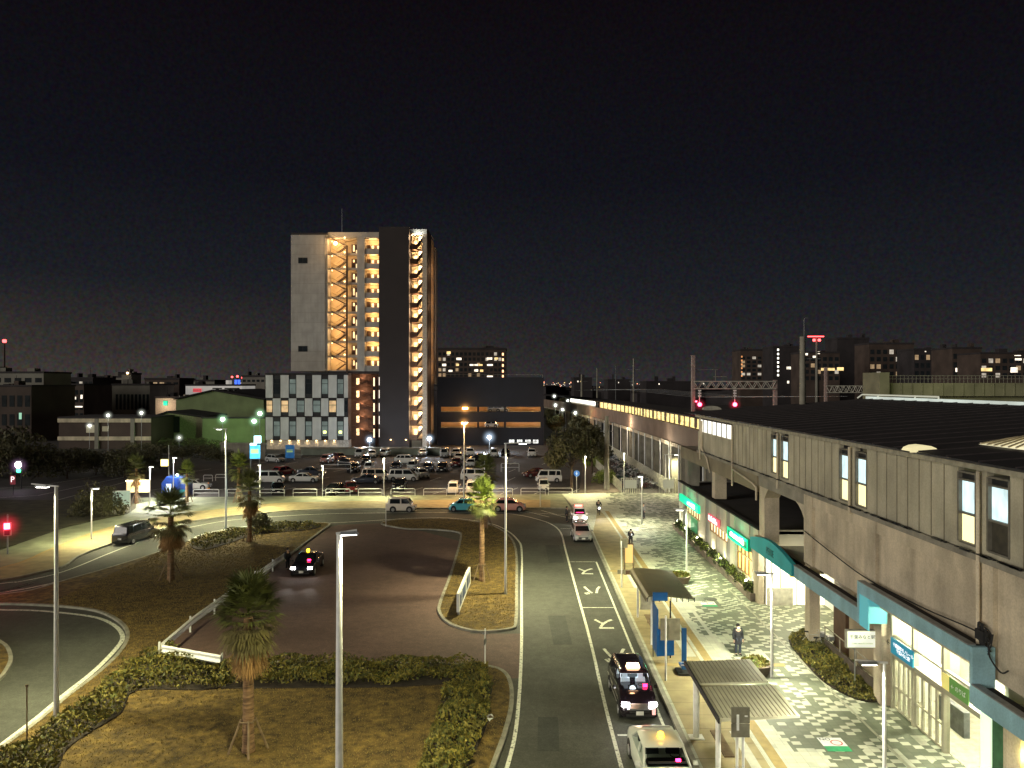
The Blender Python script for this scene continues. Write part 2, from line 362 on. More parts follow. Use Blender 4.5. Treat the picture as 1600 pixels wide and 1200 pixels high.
def lines(name, pxs, w=0.17, z=0.012, n=5, smooth=True, m=M_line):
    return tag(MB().ribbon(GP(pxs, n=n, smooth=smooth), w, z).build(name, m), kind='structure')
lines('lane_line', [(-260, 962), (0, 926), (60, 916), (130, 899), (200, 878), (271, 856), (320, 834), (375, 824), (440, 818.5), (520, 817), (600, 812.5), (650, 809.5), (710, 810), (765, 818), (792, 829), (809, 844), (815, 860), (815, 930), (815, 1000), (813, 1060), (811, 1090), (807, 1133), (799, 1175), (780, 1235), (750, 1300)], 0.17)
lines('lane_line', [(-260, 945), (0, 912), (30, 909), (100, 893), (180, 861), (258, 832), (282, 827), (352, 814), (420, 808), (497, 803.5), (595, 801.5), (723, 800.5), (780, 801), (812, 805), (838, 811), (861, 819), (876, 832), (884, 861), (900, 920), (922, 1000), (945, 1100), (971, 1200), (995, 1290)], 0.16)
lines('lane_line', [(-260, 966), (-60, 950), (0, 953), (50, 954), (100, 958), (150, 965), (178, 977), (191, 992), (186, 1008), (150, 1046), (100, 1086), (60, 1120), (0, 1166), (-80, 1230)], 0.26)
lines('lane_line', [(-60, 988), (-5, 1006), (9, 1025), (5, 1042), (-14, 1062), (-80, 1095)], 0.26)
# taxi bays
lines('bay_line', [(931.6, 878), (961, 949.5), (1015, 1081), (1066, 1205), (1110, 1310)], 0.13, smooth=False)
lines('bay_line', [(876, 826), (905, 826)], 0.12, smooth=False)
for y in (878, 949.5, 1149):
    a = 813 + 0.277 * (y - 600); b = 813 + 0.418 * (y - 600)
    lines('bay_line', [(a, y), (b, y)], 0.12, smooth=False)
for pts in ([(812, 801), (862, 803), (895, 811)], [(845, 797.5), (870, 804), (892, 803)], [(820, 798.5), (858, 808)]):
    lines('bay_line', pts, 0.12, smooth=False)
# give-way triangles on the left road
for tri in (((-20, 930), (60, 908), (4, 925)), ((38, 929), (125, 905), (70, 914)), ((95, 917), (165, 897), (118, 902))):
    q = [P(a, b, 0.014) for a, b in tri]
    t = MB(); t.add([q[0], q[1], q[2]], [(0, 1, 2)]); t.add([q[0], q[2], q[1]], [(0, 1, 2)]); tag(t.build('road_marking', M_line), kind='structure')
# "bus" painted upside down in the bays, as the photo shows it
for yb in (892, 974):
    for k, ch in enumerate('スバ'):
        y = yb + k * (29 if yb < 900 else 47)
        p = P(813 + 0.352 * (y - 600), y, 0.016)
        t = text(ch, 'road_marking', 2.2, M_line, None, Matrix.Translation(p) @ Matrix.Rotation(math.pi, 4, 'Z') @ Matrix.Diagonal((0.66, 1.15, 1, 1)), 1, 0.001, off=0.035)
        # painted lettering gets broad strokes
        tag(t, kind='structure')

# repairs and manholes
M_patch = asphalt('asphalt_patch', (0.036, 0.04, 0.034), (0.044, 0.048, 0.04), 0.2); M_tar = mat('tar_seam', (.015, .015, .013), .5)
for i, (x, y, w_, l_, a) in enumerate(((2.4, 47, 1.1, 5.5, .02), (1.2, 33, .9, 3.2, -.03), (3.0, 68, 1.3, 7, .01), (-22, 88.6, 5, 1.1, .05), (-33, 78, 1.4, 4, .5))):
    q_ = MB().box((x, y, .0035), (w_, l_, .003), a); tag(q_.build('road_patch', M_patch), kind='structure')
R6 = random.Random(21); cr_ = MB()
for k in range(16):
    x, y = R6.choice([(R6.uniform(.6, 4), R6.uniform(24, 78)), (R6.uniform(-22, -8), R6.uniform(42, 78))]); pts_ = [Vector((x, y, 0))]
    for q_ in range(9): pts_.append(pts_[-1] + Vector((R6.uniform(-.35, .35), R6.uniform(.2, .8), 0)))
    cr_.ribbon(crom(pts_, 3), R6.uniform(.015, .035), .0085)
tag(cr_.build('tar_seams', M_tar), kind='structure')
# pavements
kerb_px = [(-260, 950), (0, 908), (25, 904), (60, 896), (100, 886), (120, 872), (150, 859), (185, 847), (240, 831), (291, 818), (330, 811), (385, 805), (457, 799), (514, 797), (601, 795.6), (699, 795), (812, 795), (860, 795), (890, 796), (908, 799), (915, 811), (923, 832), (938, 867)]
kerb = GP(kerb_px, n=4); kerb.append(Vector((6.75, 12, 0)))
back = [P(878, 773), P(215, 779), P(212, 796), P(198, 805), P(150, 815), P(96, 828), P(0, 862), P(-260, 925)]
pv = MB(); pv.prism([(p.x, p.y) for p in kerb[:-15]] + [(p.x, p.y) for p in [P(893, 797)] + back], -0.25, 0.12)
tag(pv.build('pavement', M_greenpath), kind='structure')
# warm strip between kerb and tactile line
strip_in = GP([(-260, 932), (0, 890), (87, 857), (175, 825), (292, 803), (330, 799), (420, 789), (520, 785.5), (700, 783), (860, 783)], n=4)
kk = GP(kerb_px[:18], n=4)
st = MB(); st.prism([(p.x, p.y) for p in kk] + [(p.x, p.y) for p in strip_in[::-1]], 0.12, 0.124); tag(st.build('pavement_strip', M_ochre), kind='structure')
tl = MB().ribbon(strip_in, 0.35, 0.128); tag(tl.build('tactile_line', M_tact), kind='structure')
tag(MB().ribbon(kerb, 0.22, 0, 0.14).build('kerb', M_kerb), kind='structure')

# station plaza --------------------------------------------------------
def plaza_mat():
    m = bpy.data.materials.new('plaza_pavers'); m.use_nodes = True; nt = m.node_tree; b = nt.nodes['Principled BSDF']
    N = nt.nodes.new; L = nt.links.new
    tc = N('ShaderNodeTexCoord'); sx = N('ShaderNodeSeparateXYZ'); L(tc.outputs['Object'], sx.inputs[0])
    def math_(op, a, b_=None, c=None):
        n = N('ShaderNodeMath'); n.operation = op
        for i, v in enumerate((a, b_, c)):
            if v is None: continue
            if isinstance(v, (int, float)): n.inputs[i].default_value = v
            else: L(v, n.inputs[i])
        return n.outputs[0]
    T = 0.3
    iy = math_('FLOOR', math_('DIVIDE', sx.outputs['Y'], T))
    ix = math_('FLOOR', math_('DIVIDE', sx.outputs['X'], T * 1.25))
    cb = N('ShaderNodeCombineXYZ'); L(ix, cb.inputs[0]); L(iy, cb.inputs[1])
    wn = N('ShaderNodeTexWhiteNoise'); wn.noise_dimensions = '2D'; L(cb.outputs[0], wn.inputs['Vector'])
    par = math_('MODULO', math_('ABSOLUTE', math_('ADD', ix, iy)), 2)      # checker parity
    nz = N('ShaderNodeTexNoise'); nz.inputs['Scale'].default_value = 0.35; L(tc.outputs['Object'], nz.inputs['Vector'])
    rnd = math_('ADD', math_('MULTIPLY', wn.outputs['Value'], 0.75), math_('MULTIPLY', par, 0.36))
    dark = math_('GREATER_THAN', rnd, math_('ADD', 0.42, math_('MULTIPLY', math_('SUBTRACT', nz.outputs['Fac'], 0.5), 0.9)))
    # jagged left edge of the patterned field
    stp = math_('FLOOR', math_('DIVIDE', sx.outputs['Y'], 1.2))
    w1 = N('ShaderNodeTexWhiteNoise'); w1.noise_dimensions = '1D'; L(stp, w1.inputs['W'])
    edge = math_('ADD', 12.1, math_('MULTIPLY', math_('SUBTRACT', w1.outputs['Value'], 0.75), 2.2))
    infield = math_('GREATER_THAN', sx.outputs['X'], edge)
    dk = math_('MULTIPLY', dark, infield)
    mx = N('ShaderNodeMix'); mx.data_type = 'RGBA'; mx.inputs[6].default_value = (0.47, 0.48, 0.36, 1); mx.inputs[7].default_value = (0.11, 0.125, 0.08, 1); L(dk, mx.inputs[0])
    # joints
    fy = math_('FRACT', math_('DIVIDE', sx.outputs['Y'], T)); fx = math_('FRACT', math_('DIVIDE', sx.outputs['X'], T * 1.25))
    jt = math_('MAXIMUM', math_('LESS_THAN', fy, 0.05), math_('LESS_THAN', fx, 0.045))
    n2 = N('ShaderNodeTexNoise'); n2.inputs['Scale'].default_value = 1.1; n2.inputs['Detail'].default_value = 9; L(tc.outputs['Object'], n2.inputs['Vector'])
    k = math_('MULTIPLY', math_('SUBTRACT', 1.0, math_('MULTIPLY', jt, 0.35)), math_('ADD', 0.62, math_('MULTIPLY', n2.outputs['Fac'], 0.76)))
    k = math_('MULTIPLY', k, math_('ADD', 0.88, math_('MULTIPLY', wn.outputs['Value'], 0.24)))
    vs = N('ShaderNodeVectorMath'); vs.operation = 'SCALE'; L(mx.outputs[2], vs.inputs[0]); L(k, vs.inputs['Scale'])
    L(vs.outputs[0], b.inputs['Base Color']); b.inputs['Roughness'].default_value = 0.6
    return m
M_plaza = plaza_mat()
pz = MB(); kp = [(p.x, p.y) for p in kerb if p.x > 6 or p.y < 90][-12:]
kp = [(p.x, p.y) for p in kerb[-9:]]
pz.prism([(P(878, 773).x, P(878, 773).y)] + kp + [(24, 12), (24, 60), (24, 104.5), (P(970, 771).x, P(970, 771).y)], -0.3, 0.121)
tag(pz.build('plaza_pavement', M_plaza), kind='structure')
oc = MB(); kz = [(p.x + 0.25, p.y) for p in kerb[-6:]]
oc.prism(kz + [(9.7, 12), (9.7, 84), (9.3, 92)], 0.122, 0.127); tag(oc.build('ochre_paving', M_ochre), kind='structure')
tag(MB().bx(9.9, 10.35, 12, 90, 0.122, 0.13).build('tactile_line', M_tact), kind='structure')
tag(MB().bx(8.3, 8.75, 12, 28, 0.122, 0.132).build('tactile_line', M_tact), kind='structure')
for i, (y, x0, x1) in enumerate(((27.5, 8.0, 10.4), (40.6, 7.2, 14), (61, 7, 9.9))):
    tag(MB().bx(x0, x1, y, y + 0.4, 0.127, 0.134).build('tactile_line', M_tact), kind='structure')
for (x0, x1, y0, y1) in ((8.95, 9.35, 26, 33), (8.3, 8.7, 56, 60), (9.0, 9.6, 42, 47.5), (11.2, 11.45, 41, 56)):
    tag(MB().bx(x0, x1, y0, y1, 0.127, 0.1335).build('paving_band', mat('pale_paver', (0.46, 0.46, 0.36), 0.6, 0, 0.1, 3)), kind='structure')
for x in (15.05,):
    tag(MB().bx(x, x + 0.12, 20, 56, 0.122, 0.128).build('drain_strip', mat('drain_steel', (0.3, 0.3, 0.22), 0.6, 0, 0.2, 3)), kind='structure')
# joints in the ochre strip
jn = MB()
for i in range(60): jn.bx(6.95, 9.65, 13 + i * 1.35, 13.03 + i * 1.35, 0.127, 0.1285)
tag(jn.build('paving_joints', mat('joint', (0.15, 0.12, 0.07), 0.9)), kind='structure')
pth = MB(); pth.prism([(p.x, p.y) for p in (P(905, 771.5), P(969, 770.5), P(940, 700), P(920, 682), P(912, 682), P(914, 700))], -0.35, 0.12); tag(pth.build('path', M_path), kind='structure')
# no-smoking floor stickers
def floor_sticker(px, py, lab):
    p = P(px, py, 0.13); e_ = empty('floor_sticker', p, 0, lab, 'floor sticker', 'no smoking floor stickers')
    MB().bx(-0.5, 0.5, 0.0, 0.75, 0.002, 0.006).build('white_field', M_white, e_)
    MB().bx(-0.5, 0.5, -0.45, 0.0, 0.002, 0.006).build('green_field', mat('green_field', (0.02, 0.32, 0.12), 0.6), e_)
    text('NO', 'lettering', 0.3, M_dark, e_, Matrix.Translation((-0.22, 0.6, 0.008)))
    MB().ribbon([Vector((0.15 + 0.22 * math.cos(t), 0.3 + 0.22 * math.sin(t), 0)) for t in [i * math.pi / 8 for i in range(16)]], 0.05, 0.008, closed=True).build('symbol', mat('sticker_red', (0.5, 0.05, 0.03)), e_)
floor_sticker(1306, 1166, 'white and green NO SMOKING sticker on the pavers, nearer of the two')
floor_sticker(1108, 945, 'white and green sticker on pale pavers, farther one beside the round planter')

# grass blades (stuff)
gb = MB()
def tufts(poly, n, xr, yr, s, ym=70):
    for _ in range(n):
        x, y = R.uniform(*xr), R.uniform(*yr)
        if y > ym and R.random() < 0.5: continue
        if not inside(x, y, poly): continue
        h = R.uniform(0.5, 1.2) * s * (1 + y / 60); a = R.uniform(0, 6.28); ww = h * 0.4
        dx, dy = math.cos(a) * ww, math.sin(a) * ww; lx, ly = R.uniform(-h, h) * 0.6, R.uniform(-h, h) * 0.6
        gb.add([(x - dx, y - dy, 0.1), (x + dx, y + dy, 0.1), (x + lx, y + ly, 0.11 + h)], [(0, 1, 2)])
tufts(big, 230000, (-32, 1), (22, 84), 0.035); tufts(isl, 90000, (-17, 1), (44, 86), 0.032)
tag(gb.build('grass', M_blade), kind='stuff')
fg = MB()      # fallen leaves / scraps of darker turf
for _ in range(9000):
    x, y = R.uniform(-30, 1), R.uniform(20, 80)
    if not inside(x, y, big): continue
    s_ = R.uniform(0.02, 0.07); a = R.uniform(0, 3.14)
    fg.add([(x + s_ * math.cos(a), y + s_ * math.sin(a), 0.125), (x - s_ * math.sin(a), y + s_ * math.cos(a), 0.14), (x - s_ * math.cos(a), y - s_ * math.sin(a), 0.125)], [(0, 1, 2)])
tag(fg.build('leaves', mat('fallen_leaf', (0.1, 0.055, 0.02), 0.9)), kind='stuff')

# ------------------------------------------------------------------ hedges
def leafquad(mb, c, s, mi=0):
    u = Vector((R.gauss(0, 1), R.gauss(0, 1), R.gauss(0, 0.6))).normalized(); v = u.orthogonal().normalized()
    a = R.uniform(0, 6.28); v = (Matrix.Rotation(a, 3, u) @ v); w_ = u.cross(v)
    c = Vector(c)
    mb.add([c - v * s, c + w_ * s * 0.45, c + v * s, c - w_ * s * 0.45], [(0, 1, 2, 3)], mi)
def bumpy(x, y): return 0.5 + 0.25 * math.sin(x * 2.1 + y * 1.3) + 0.25 * math.sin(x * 0.9 - y * 2.7 + 1.3)
def hedge(name, label, px, h, dens, s, m=M_hedge, z=0.11, cat='hedge', smooth=True):
    poly = GP(px, n=4, closed=True) if smooth else GP(px, smooth=False)
    xs = [p.x for p in poly]; ys = [p.y for p in poly]; A = (max(xs) - min(xs)) * (max(ys) - min(ys))
    c = Vector((sum(xs) / len(xs), sum(ys) / len(ys), z)); e_ = empty(name, c, 0, label, cat)
    lf, core, tw = MB(), MB(), MB()
    for _ in range(int(A * dens * 1.4)):
        x, y = R.uniform(min(xs), max(xs)), R.uniform(min(ys), max(ys))
        if not inside(x, y, poly): continue
        d = min(((x - p.x) ** 2 + (y - p.y) ** 2) ** 0.5 for p in poly[::2])
        hh = h * (0.45 + 0.75 * bumpy(x, y)) * min(1, 0.35 + d * 0.9)
        zz = hh * (1 - 0.55 * R.random() ** 2)
        leafquad(lf, (x - c.x, y - c.y, zz), s * .82 * R.uniform(0.6, 1.5), R.random() < 0.35)
    inner = [(c.x + (p.x - c.x) * 0.93 - c.x, c.y + (p.y - c.y) * 0.93 - c.y) for p in poly]
    core.prism([(p.x - c.x, p.y - c.y) for p in poly], 0, 0.05)
    lf.build('foliage', [m, mat('hedge_leaf_dark', (0.07, 0.08, 0.016), 0.7, 0, 0.5, 1.5)], e_)
    core.build('soil', mat('soil', (0.03, 0.022, 0.015), 0.95, 0, 0.4, 4), e_)
    return e_
hedge('clipped_hedge', 'low yellow-green hedge running straight across behind the nearest palm', [(345, 1042), (560, 1041), (700, 1041), (762, 1047), (764, 1064), (720, 1072), (600, 1078), (480, 1079), (345, 1080)], 0.62, 150, 0.1, smooth=False)
hedge('shrub_bed', 'broad yellowish shrub bed beside the tall bright lamp post, along the road', [(700, 1074), (764, 1066), (766, 1100), (760, 1140), (740, 1185), (715, 1250), (700, 1300), (610, 1290), (645, 1220), (668, 1170), (688, 1110)], 0.6, 190, 0.1)
hedge('shrub_bed', 'ragged diagonal shrub bed between the white guard rail and the roundabout kerb', [(247, 1022), (340, 1044), (340, 1080), (215, 1083), (190, 1118), (140, 1150), (104, 1176), (80, 1215), (-30, 1260), (-30, 1205), (44, 1164), (90, 1130), (132, 1100), (178, 1062)], 0.6, 120, 0.1)
hedge('shrub_bed', 'low leafy shrub bed at the foot of the station wall by bicycles', [(1232, 1003), (1262, 990), (1296, 1012), (1330, 1042), (1362, 1080), (1372, 1101), (1335, 1096), (1290, 1072), (1258, 1040)], 0.45, 190, 0.09)
hedge('ground_cover', 'thin strip of dark creeping shrubs along the lawn top edge', [(300, 848), (370, 832), (440, 822), (500, 823), (480, 830), (400, 838), (320, 862)], 0.5, 40, 0.14)

# ------------------------------------------------------------------ palms
def frond(mb, rt, d, L, fan, mi, droop):
    d = d.normalized(); side = d.cross(Vector((0, 0, 1)))
    if side.length < 0.1: side = Vector((1, 0, 0))
    side.normalize(); up = side.cross(d)
    tip = rt + d * L - Vector((0, 0, droop * 0.25))
    mb.add([rt - side * 0.02, rt + side * 0.02, tip + side * 0.015, tip - side * 0.015], [(0, 1, 2, 3)], mi)
    nb = 15
    for i in range(nb):
        a = rad(-72 + 144 * i / (nb - 1)) + R.uniform(-.05, .05)
        dd = (d * math.cos(a) + side * math.sin(a)).normalized(); l = fan * (0.75 + 0.25 * math.cos(a)) * R.uniform(0.85, 1.1)
        sd = dd.cross(up).normalized() * fan * 0.045
        m1 = tip + dd * l * 0.55 + up * 0.03; e1 = tip + dd * l - Vector((0, 0, droop * R.uniform(0.2, 0.5)))
        mb.add([tip, m1 + sd, e1, m1 - sd], [(0, 1, 2, 3)], mi)
def palm(name, loc, ht, label, crown=1.0, nf=46, lit=False, stakes=True, group='palms around the rotary', trunk_r=0.17, skirt=True, rz=0):
    e_ = empty(name, loc, rz, label, 'palm tree', group)
    th = ht - 1.35 * crown; t = MB(); rr = []
    n = 26
    for k in range(n + 1):
        q = k / n; r = trunk_r * (1.35 - 0.5 * q if q < 0.1 else 1.25 - 0.3 * q) * (1 + (0.07 if k % 2 else -0.04))
        rr.append([(r * math.cos(2 * math.pi * i / 12) * (1 + R.uniform(-.04, .04)), r * math.sin(2 * math.pi * i / 12), th * q) for i in range(12)])
    t.rings(rr); t.build('trunk', M_trunk, e_, smooth=False)
    top = Vector((0, 0, th))
    c = MB(); s_ = MB()
    nf = int(nf * 1.25)
    for k in range(nf):
        az = k * 2.39996 + R.uniform(-.25, .25); q = k / nf
        el = rad(84 - 128 * q + R.uniform(-9, 9))
        d = Vector((math.cos(az) * math.cos(el), math.sin(az) * math.cos(el), math.sin(el)))
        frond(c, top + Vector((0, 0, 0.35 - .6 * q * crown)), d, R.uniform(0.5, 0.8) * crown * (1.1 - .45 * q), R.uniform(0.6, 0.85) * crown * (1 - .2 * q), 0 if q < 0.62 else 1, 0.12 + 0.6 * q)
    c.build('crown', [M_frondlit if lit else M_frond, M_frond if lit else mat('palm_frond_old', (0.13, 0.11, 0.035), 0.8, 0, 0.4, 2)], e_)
    if skirt:
        for k in range(int(nf * 0.6)):
            az = R.uniform(0, 6.28); el = rad(R.uniform(-85, -42)); zz = -R.uniform(0.35, 0.95) * crown
            d = Vector((math.cos(az) * math.cos(el), math.sin(az) * math.cos(el), math.sin(el)))
            frond(s_, top + Vector((0, 0, zz)), d, R.uniform(0.3, 0.5) * crown, R.uniform(0.45, 0.65) * crown, 0, 0.5)
        s_.build('dead_fronds', M_dead, e_)
    if stakes:
        for a in (20, 110, 200, 290):
            x, y = math.cos(rad(a)), math.sin(rad(a))
            MB().cyl((x * 0.75, y * 0.75, -0.1), (x * 0.24, y * 0.24, 1.45), 0.045, 0.04, 7).build('stake', M_stake, e_)
        MB().tube([(0.3 * math.cos(rad(a + 45)), 0.3 * math.sin(rad(a + 45)), 1.36) for a in (0, 90, 180, 270, 360)], 0.035, 6).build('stake_ring', M_stake, e_)
    return e_
pA = palm('palm_tree', P(388, 1178), 7.2, 'tall palm nearest the viewer, standing on the lawn left of bright lamp post', 1.22, 60)
pA.scale = (1.12, 1.12, 1)
pB = palm('palm_tree', P(267, 908), 7.0, 'dark bushy palm on the lawn tip behind the black minivan', 1.5, 34)
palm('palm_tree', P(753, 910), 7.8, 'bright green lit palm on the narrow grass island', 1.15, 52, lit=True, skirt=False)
pB.scale = (1.22, 1.22, 1)
dup(pB, P(390, 848), 1.1, 'dark palm beside a round bush on the lawn, second on the left side', scale=0.98)
palm('palm_tree', P(759, 826), 7.6, 'dark palm directly behind the bright green palm', 1.3, 40, skirt=False)
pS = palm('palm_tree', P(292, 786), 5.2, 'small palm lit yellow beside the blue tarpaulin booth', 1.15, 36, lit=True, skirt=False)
dup(pS, P(373, 786), 2.2, 'round-headed palm before the lit blue sign at car park edge', scale=1.22)
dup(pB, P(213, 788), 0.5, 'shaded palm behind the lit notice board', scale=0.9)

# ------------------------------------------------------------------ broadleaf trees
def tree(name, loc, ht, rad_, label, n=2600, s=0.2, m=M_leaf, group=None, trunk_h=0.35, cat='tree'):
    e_ = empty(name, loc, R.uniform(0, 6), label, cat, group)
    t = MB(); th = ht * trunk_h; t.cyl((0, 0, -0.2), (0, 0, th), 0.14 * ht / 6, 0.09 * ht / 6, 8)
    blobs = []
    for k in range(11):
        a = k * 2.4 + R.uniform(-.4, .4); q = R.uniform(0.15, 0.9)
        c = Vector((math.cos(a) * rad_ * 0.62 * (1.1 - q * 0.6), math.sin(a) * rad_ * 0.62 * (1.1 - q * 0.6), th + (ht - th) * q * 0.85))
        blobs.append((c, rad_ * R.uniform(0.32, 0.52))); t.cyl((0, 0, th * 0.9), c, 0.06, 0.02, 5)
    t.build('trunk', M_bark, e_)
    l = MB()
    for _ in range(n):
        c, r = R.choice(blobs); d = Vector((R.gauss(0, 1), R.gauss(0, 1), R.gauss(0, 0.8))).normalized() * r * R.uniform(0.55, 1.08)
        leafquad(l, c + d, s * R.uniform(0.6, 1.4))
    l.build('crown', m, e_)
    return e_
tA = tree('street_tree', P(893, 768), 9.2, 3.9, 'large dark leafy tree at the car park corner by the footpath', 5200, 0.22, M_leaf, None, 0.38)
tree('street_tree', P(925, 742), 8.3, 3.2, 'tree behind the blue round sign, second along the footpath', 3600, 0.22, M_leaf, None, 0.38)
tree('street_tree', P(906, 705), 8, 3.6, 'distant roadside tree beside the dark car park block', 2000, 0.3)
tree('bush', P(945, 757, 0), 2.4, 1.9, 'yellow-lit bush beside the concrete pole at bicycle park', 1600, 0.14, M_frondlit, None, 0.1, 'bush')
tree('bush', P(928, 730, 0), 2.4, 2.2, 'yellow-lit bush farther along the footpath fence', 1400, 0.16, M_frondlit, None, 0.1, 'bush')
tree('bush', P(155, 806), 3.2, 3.1, 'dark rounded shrub on the lawn left of the white map board', 2600, 0.17, M_leaf, None, 0.1, 'bush')
tree('bush', P(403, 832), 2.1, 1.4, 'round dark bush beside the second palm on the lawn', 1600, 0.12, M_leaf, None, 0.1, 'bush')
gt = tree('grove_tree', P(20, 752), 9.5, 5.2, 'first dark tree from the left in the grove', 2600, 0.32, M_leaf, 'dark grove left of the car park', 0.2)
gpos = [(60, 745), (105, 748), (150, 742), (195, 746), (-30, 745), (-80, 750), (80, 722), (130, 720), (185, 724), (228, 735), (250, 712), (285, 718), (318, 712), (345, 722), (215, 708), (265, 700), (305, 700), (0, 728), (40, 725), (340, 704)]
for i, (a, b) in enumerate(gpos):
    D_ = F * H / (b - 600.); k = max(.28, ZY(R.uniform(688, 702), D_) / 9.5)
    dup(gt, P(a, b), R.uniform(0, 6), 'dark tree in the unlit grove, ' + ordn(i + 1) + ' counted from the road outward', 'dark grove left of the car park', scale=(max(k * 1.15, .62), max(k * 1.15, .62), k))

# ------------------------------------------------------------------ lamp posts
LC = (1.0, 0.93, 0.53)
def lamp_post(px, py, ht, label, power, arm=(1, 0), arm_len=1.2, r=0.1, col=LC, group='lamp posts around the rotary', lit=True, spread=155):
    p = P(px, py); e_ = empty('street_lamp', p, 0, label, 'street lamp', group)
    MB().cyl((0, 0, 0), (0, 0, ht), r, r * 0.6, 12).build('pole', M_pole, e_, smooth=True)
    MB().box((0, 0, 0.03), (r * 4, r * 4, 0.06)).cyl((0, 0, 0.06), (0, 0, 0.14), r * 1.5, r * 1.2, 12).build('base_plate', M_grey, e_)
    ax, ay = arm; z = ht
    a = MB(); a.cyl((-ax * 0.1, -ay * 0.1, z), (ax * arm_len, ay * arm_len, z + 0.1), 0.045, 0.03, 8)
    a.build('arm', M_pole, e_)
    ang = math.atan2(ay, ax); hd = MB(); L_ = 0.62
    c = Vector((ax * arm_len * 0.55, ay * arm_len * 0.55, z + 0.02))
    hd.box(c, (L_, 0.26, 0.09), ang, 0, 0.8)
    h_ = hd.build('lamp_head', M_grey, e_)
    MB().box(c - Vector((0, 0, 0.062)), (L_ * 0.8, 0.2, 0.03), ang).build('lens', M_lampglow, h_)
    if lit: light('SPOT', p + c + Vector((0, 0, -0.15)), power * (2.35 if p.x > 8 else 3.7), col, 0.18, p + c + Vector((ax * 0.6, ay * 0.6, -5)), spread, 0.9, 'street_lamp_light')
    return e_
lamp_post(530, 1326, 10.17, 'tall bright white lamp post nearest the viewer, rising from the hedge', 2150, (1, 0.2), 0.55, 0.14)
lamp_post(88, 1122, 10.4, 'tall grey lamp post on the roundabout edge at left', 3400, (-1, 0.1), 1.2, 0.12)
lamp_post(790, 930, 10.77, 'tall lamp post on the narrow grass island beside the palm', 4300, (1, 0.15), 2.2, 0.1)
lamp_post(353, 825, 10.3, 'tall thin lamp post beyond the road at the lawn edge', 5200, (-1, 0), 1.3, 0.1)
lamp_post(725, 779, 10.0, 'tall lamp post with an orange head by the car park fence', 2600, (1, -0.2), 0.5, 0.1, (1, 0.6, 0.25))
SM = 'short white lamp posts'
lamp_post(143, 845, 5.0, 'short lamp post with side bracket on the left pavement', 1500, (1, 0), 0.8, 0.08, group=SM)
lamp_post(234, 792, 4.9, 'short lamp post standing before the lit notice board', 2200, (1, 0.2), 0.3, 0.07, (1, .97, .9), group=SM)
lamp_post(271, 778, 5.3, 'short white lamp post in front of the blue booth', 1500, (1, 0), 0.3, 0.08, (1, .97, .9), group=SM)
lamp_post(406, 795, 5.3, 'short white lamp post at left end of the car park fence', 1300, (0, -1), 0.3, 0.08, group=SM)
lamp_post(504, 778, 4.3, 'thin short post between the second and third guard rails', 700, (0, -1), 0.3, 0.05, group=SM)
lamp_post(600, 777, 5.2, 'bright white short lamp post above the pale kei car', 1500, (0, -1), 0.2, 0.09, group=SM)
lamp_post(757, 762, 5.2, 'white lamp post inside the car park behind the palms', 900, (0, -1), 0.3, 0.09, (.9, .95, 1), group=SM)
lamp_post(1003, 821, 5.2, 'short lamp post on the plaza beside a standing pedestrian', 1900, (-1, 0), 0.3, 0.07, (1, .95, .7), group=SM)
lamp_post(975, 766, 5.3, 'short lamp post at the left bicycle park gate', 800, (0, -1), 0.3, 0.07, group=SM)
lamp_post(914.5, 772, 5.2, 'white short lamp post beside the round blue sign', 1600, (0, -1), 0.3, 0.08, group=SM)
lamp_post(1040, 771, 5.3, 'short lamp post with long right arm at the bicycle gate', 1400, (1, 0), 2.6, 0.08, group=SM)
lamp_post(1073, 910, 5.5, 'short lamp post rising beside the round planter', 2000, (-1, 0), 1.0, 0.08, (0.95, 1, .68), group=SM)
lamp_post(1206, 1063, 5.4, 'short lamp post in mid plaza with arm to the left', 2100, (-1, 0), 0.9, 0.08, (1, .98, .7), group=SM)
lamp_post(1382, 1281, 5.4, 'short lamp post nearest the glazed station entrance', 1500, (-1, 0), 1.0, 0.08, (1, .98, .75), group=SM)

def halo_mat(name, col, k):
    if name in MATS: return MATS[name]
    m = bpy.data.materials.new(name); m.use_nodes = True; nt = m.node_tree; nt.nodes.remove(nt.nodes['Principled BSDF'])
    N = nt.nodes.new; L = nt.links.new; em = N('ShaderNodeEmission'); em.inputs[0].default_value = (*col, 1); tc = N('ShaderNodeTexCoord')
    ln_ = N('ShaderNodeVectorMath'); ln_.operation = 'LENGTH'; L(tc.outputs['Object'], ln_.inputs[0])
    a = N('ShaderNodeMath'); a.operation = 'SUBTRACT'; a.inputs[0].default_value = 1; L(ln_.outputs['Value'], a.inputs[1]); a.use_clamp = True
    b = N('ShaderNodeMath'); b.operation = 'POWER'; b.inputs[1].default_value = 4; L(a.outputs[0], b.inputs[0])
    c = N('ShaderNodeMath'); c.operation = 'MULTIPLY'; c.inputs[1].default_value = k; L(b.outputs[0], c.inputs[0]); L(c.outputs[0], em.inputs[1]); L(em.outputs[0], nt.nodes['Material Output'].inputs['Volume'])
    m.cycles.homogeneous_volume = False if hasattr(m.cycles, 'homogeneous_volume') else None
    MATS[name] = m; return m
def glare_ball(parent, loc, r, name, col, k):  # added glowing volume ball that paints glare around a lamp
    o = MB().ball((0, 0, 0), 1.0, 16).build('lamp_glare', halo_mat(name, col, k / r), parent); o.scale = (r, r, r); o.location = loc; return o

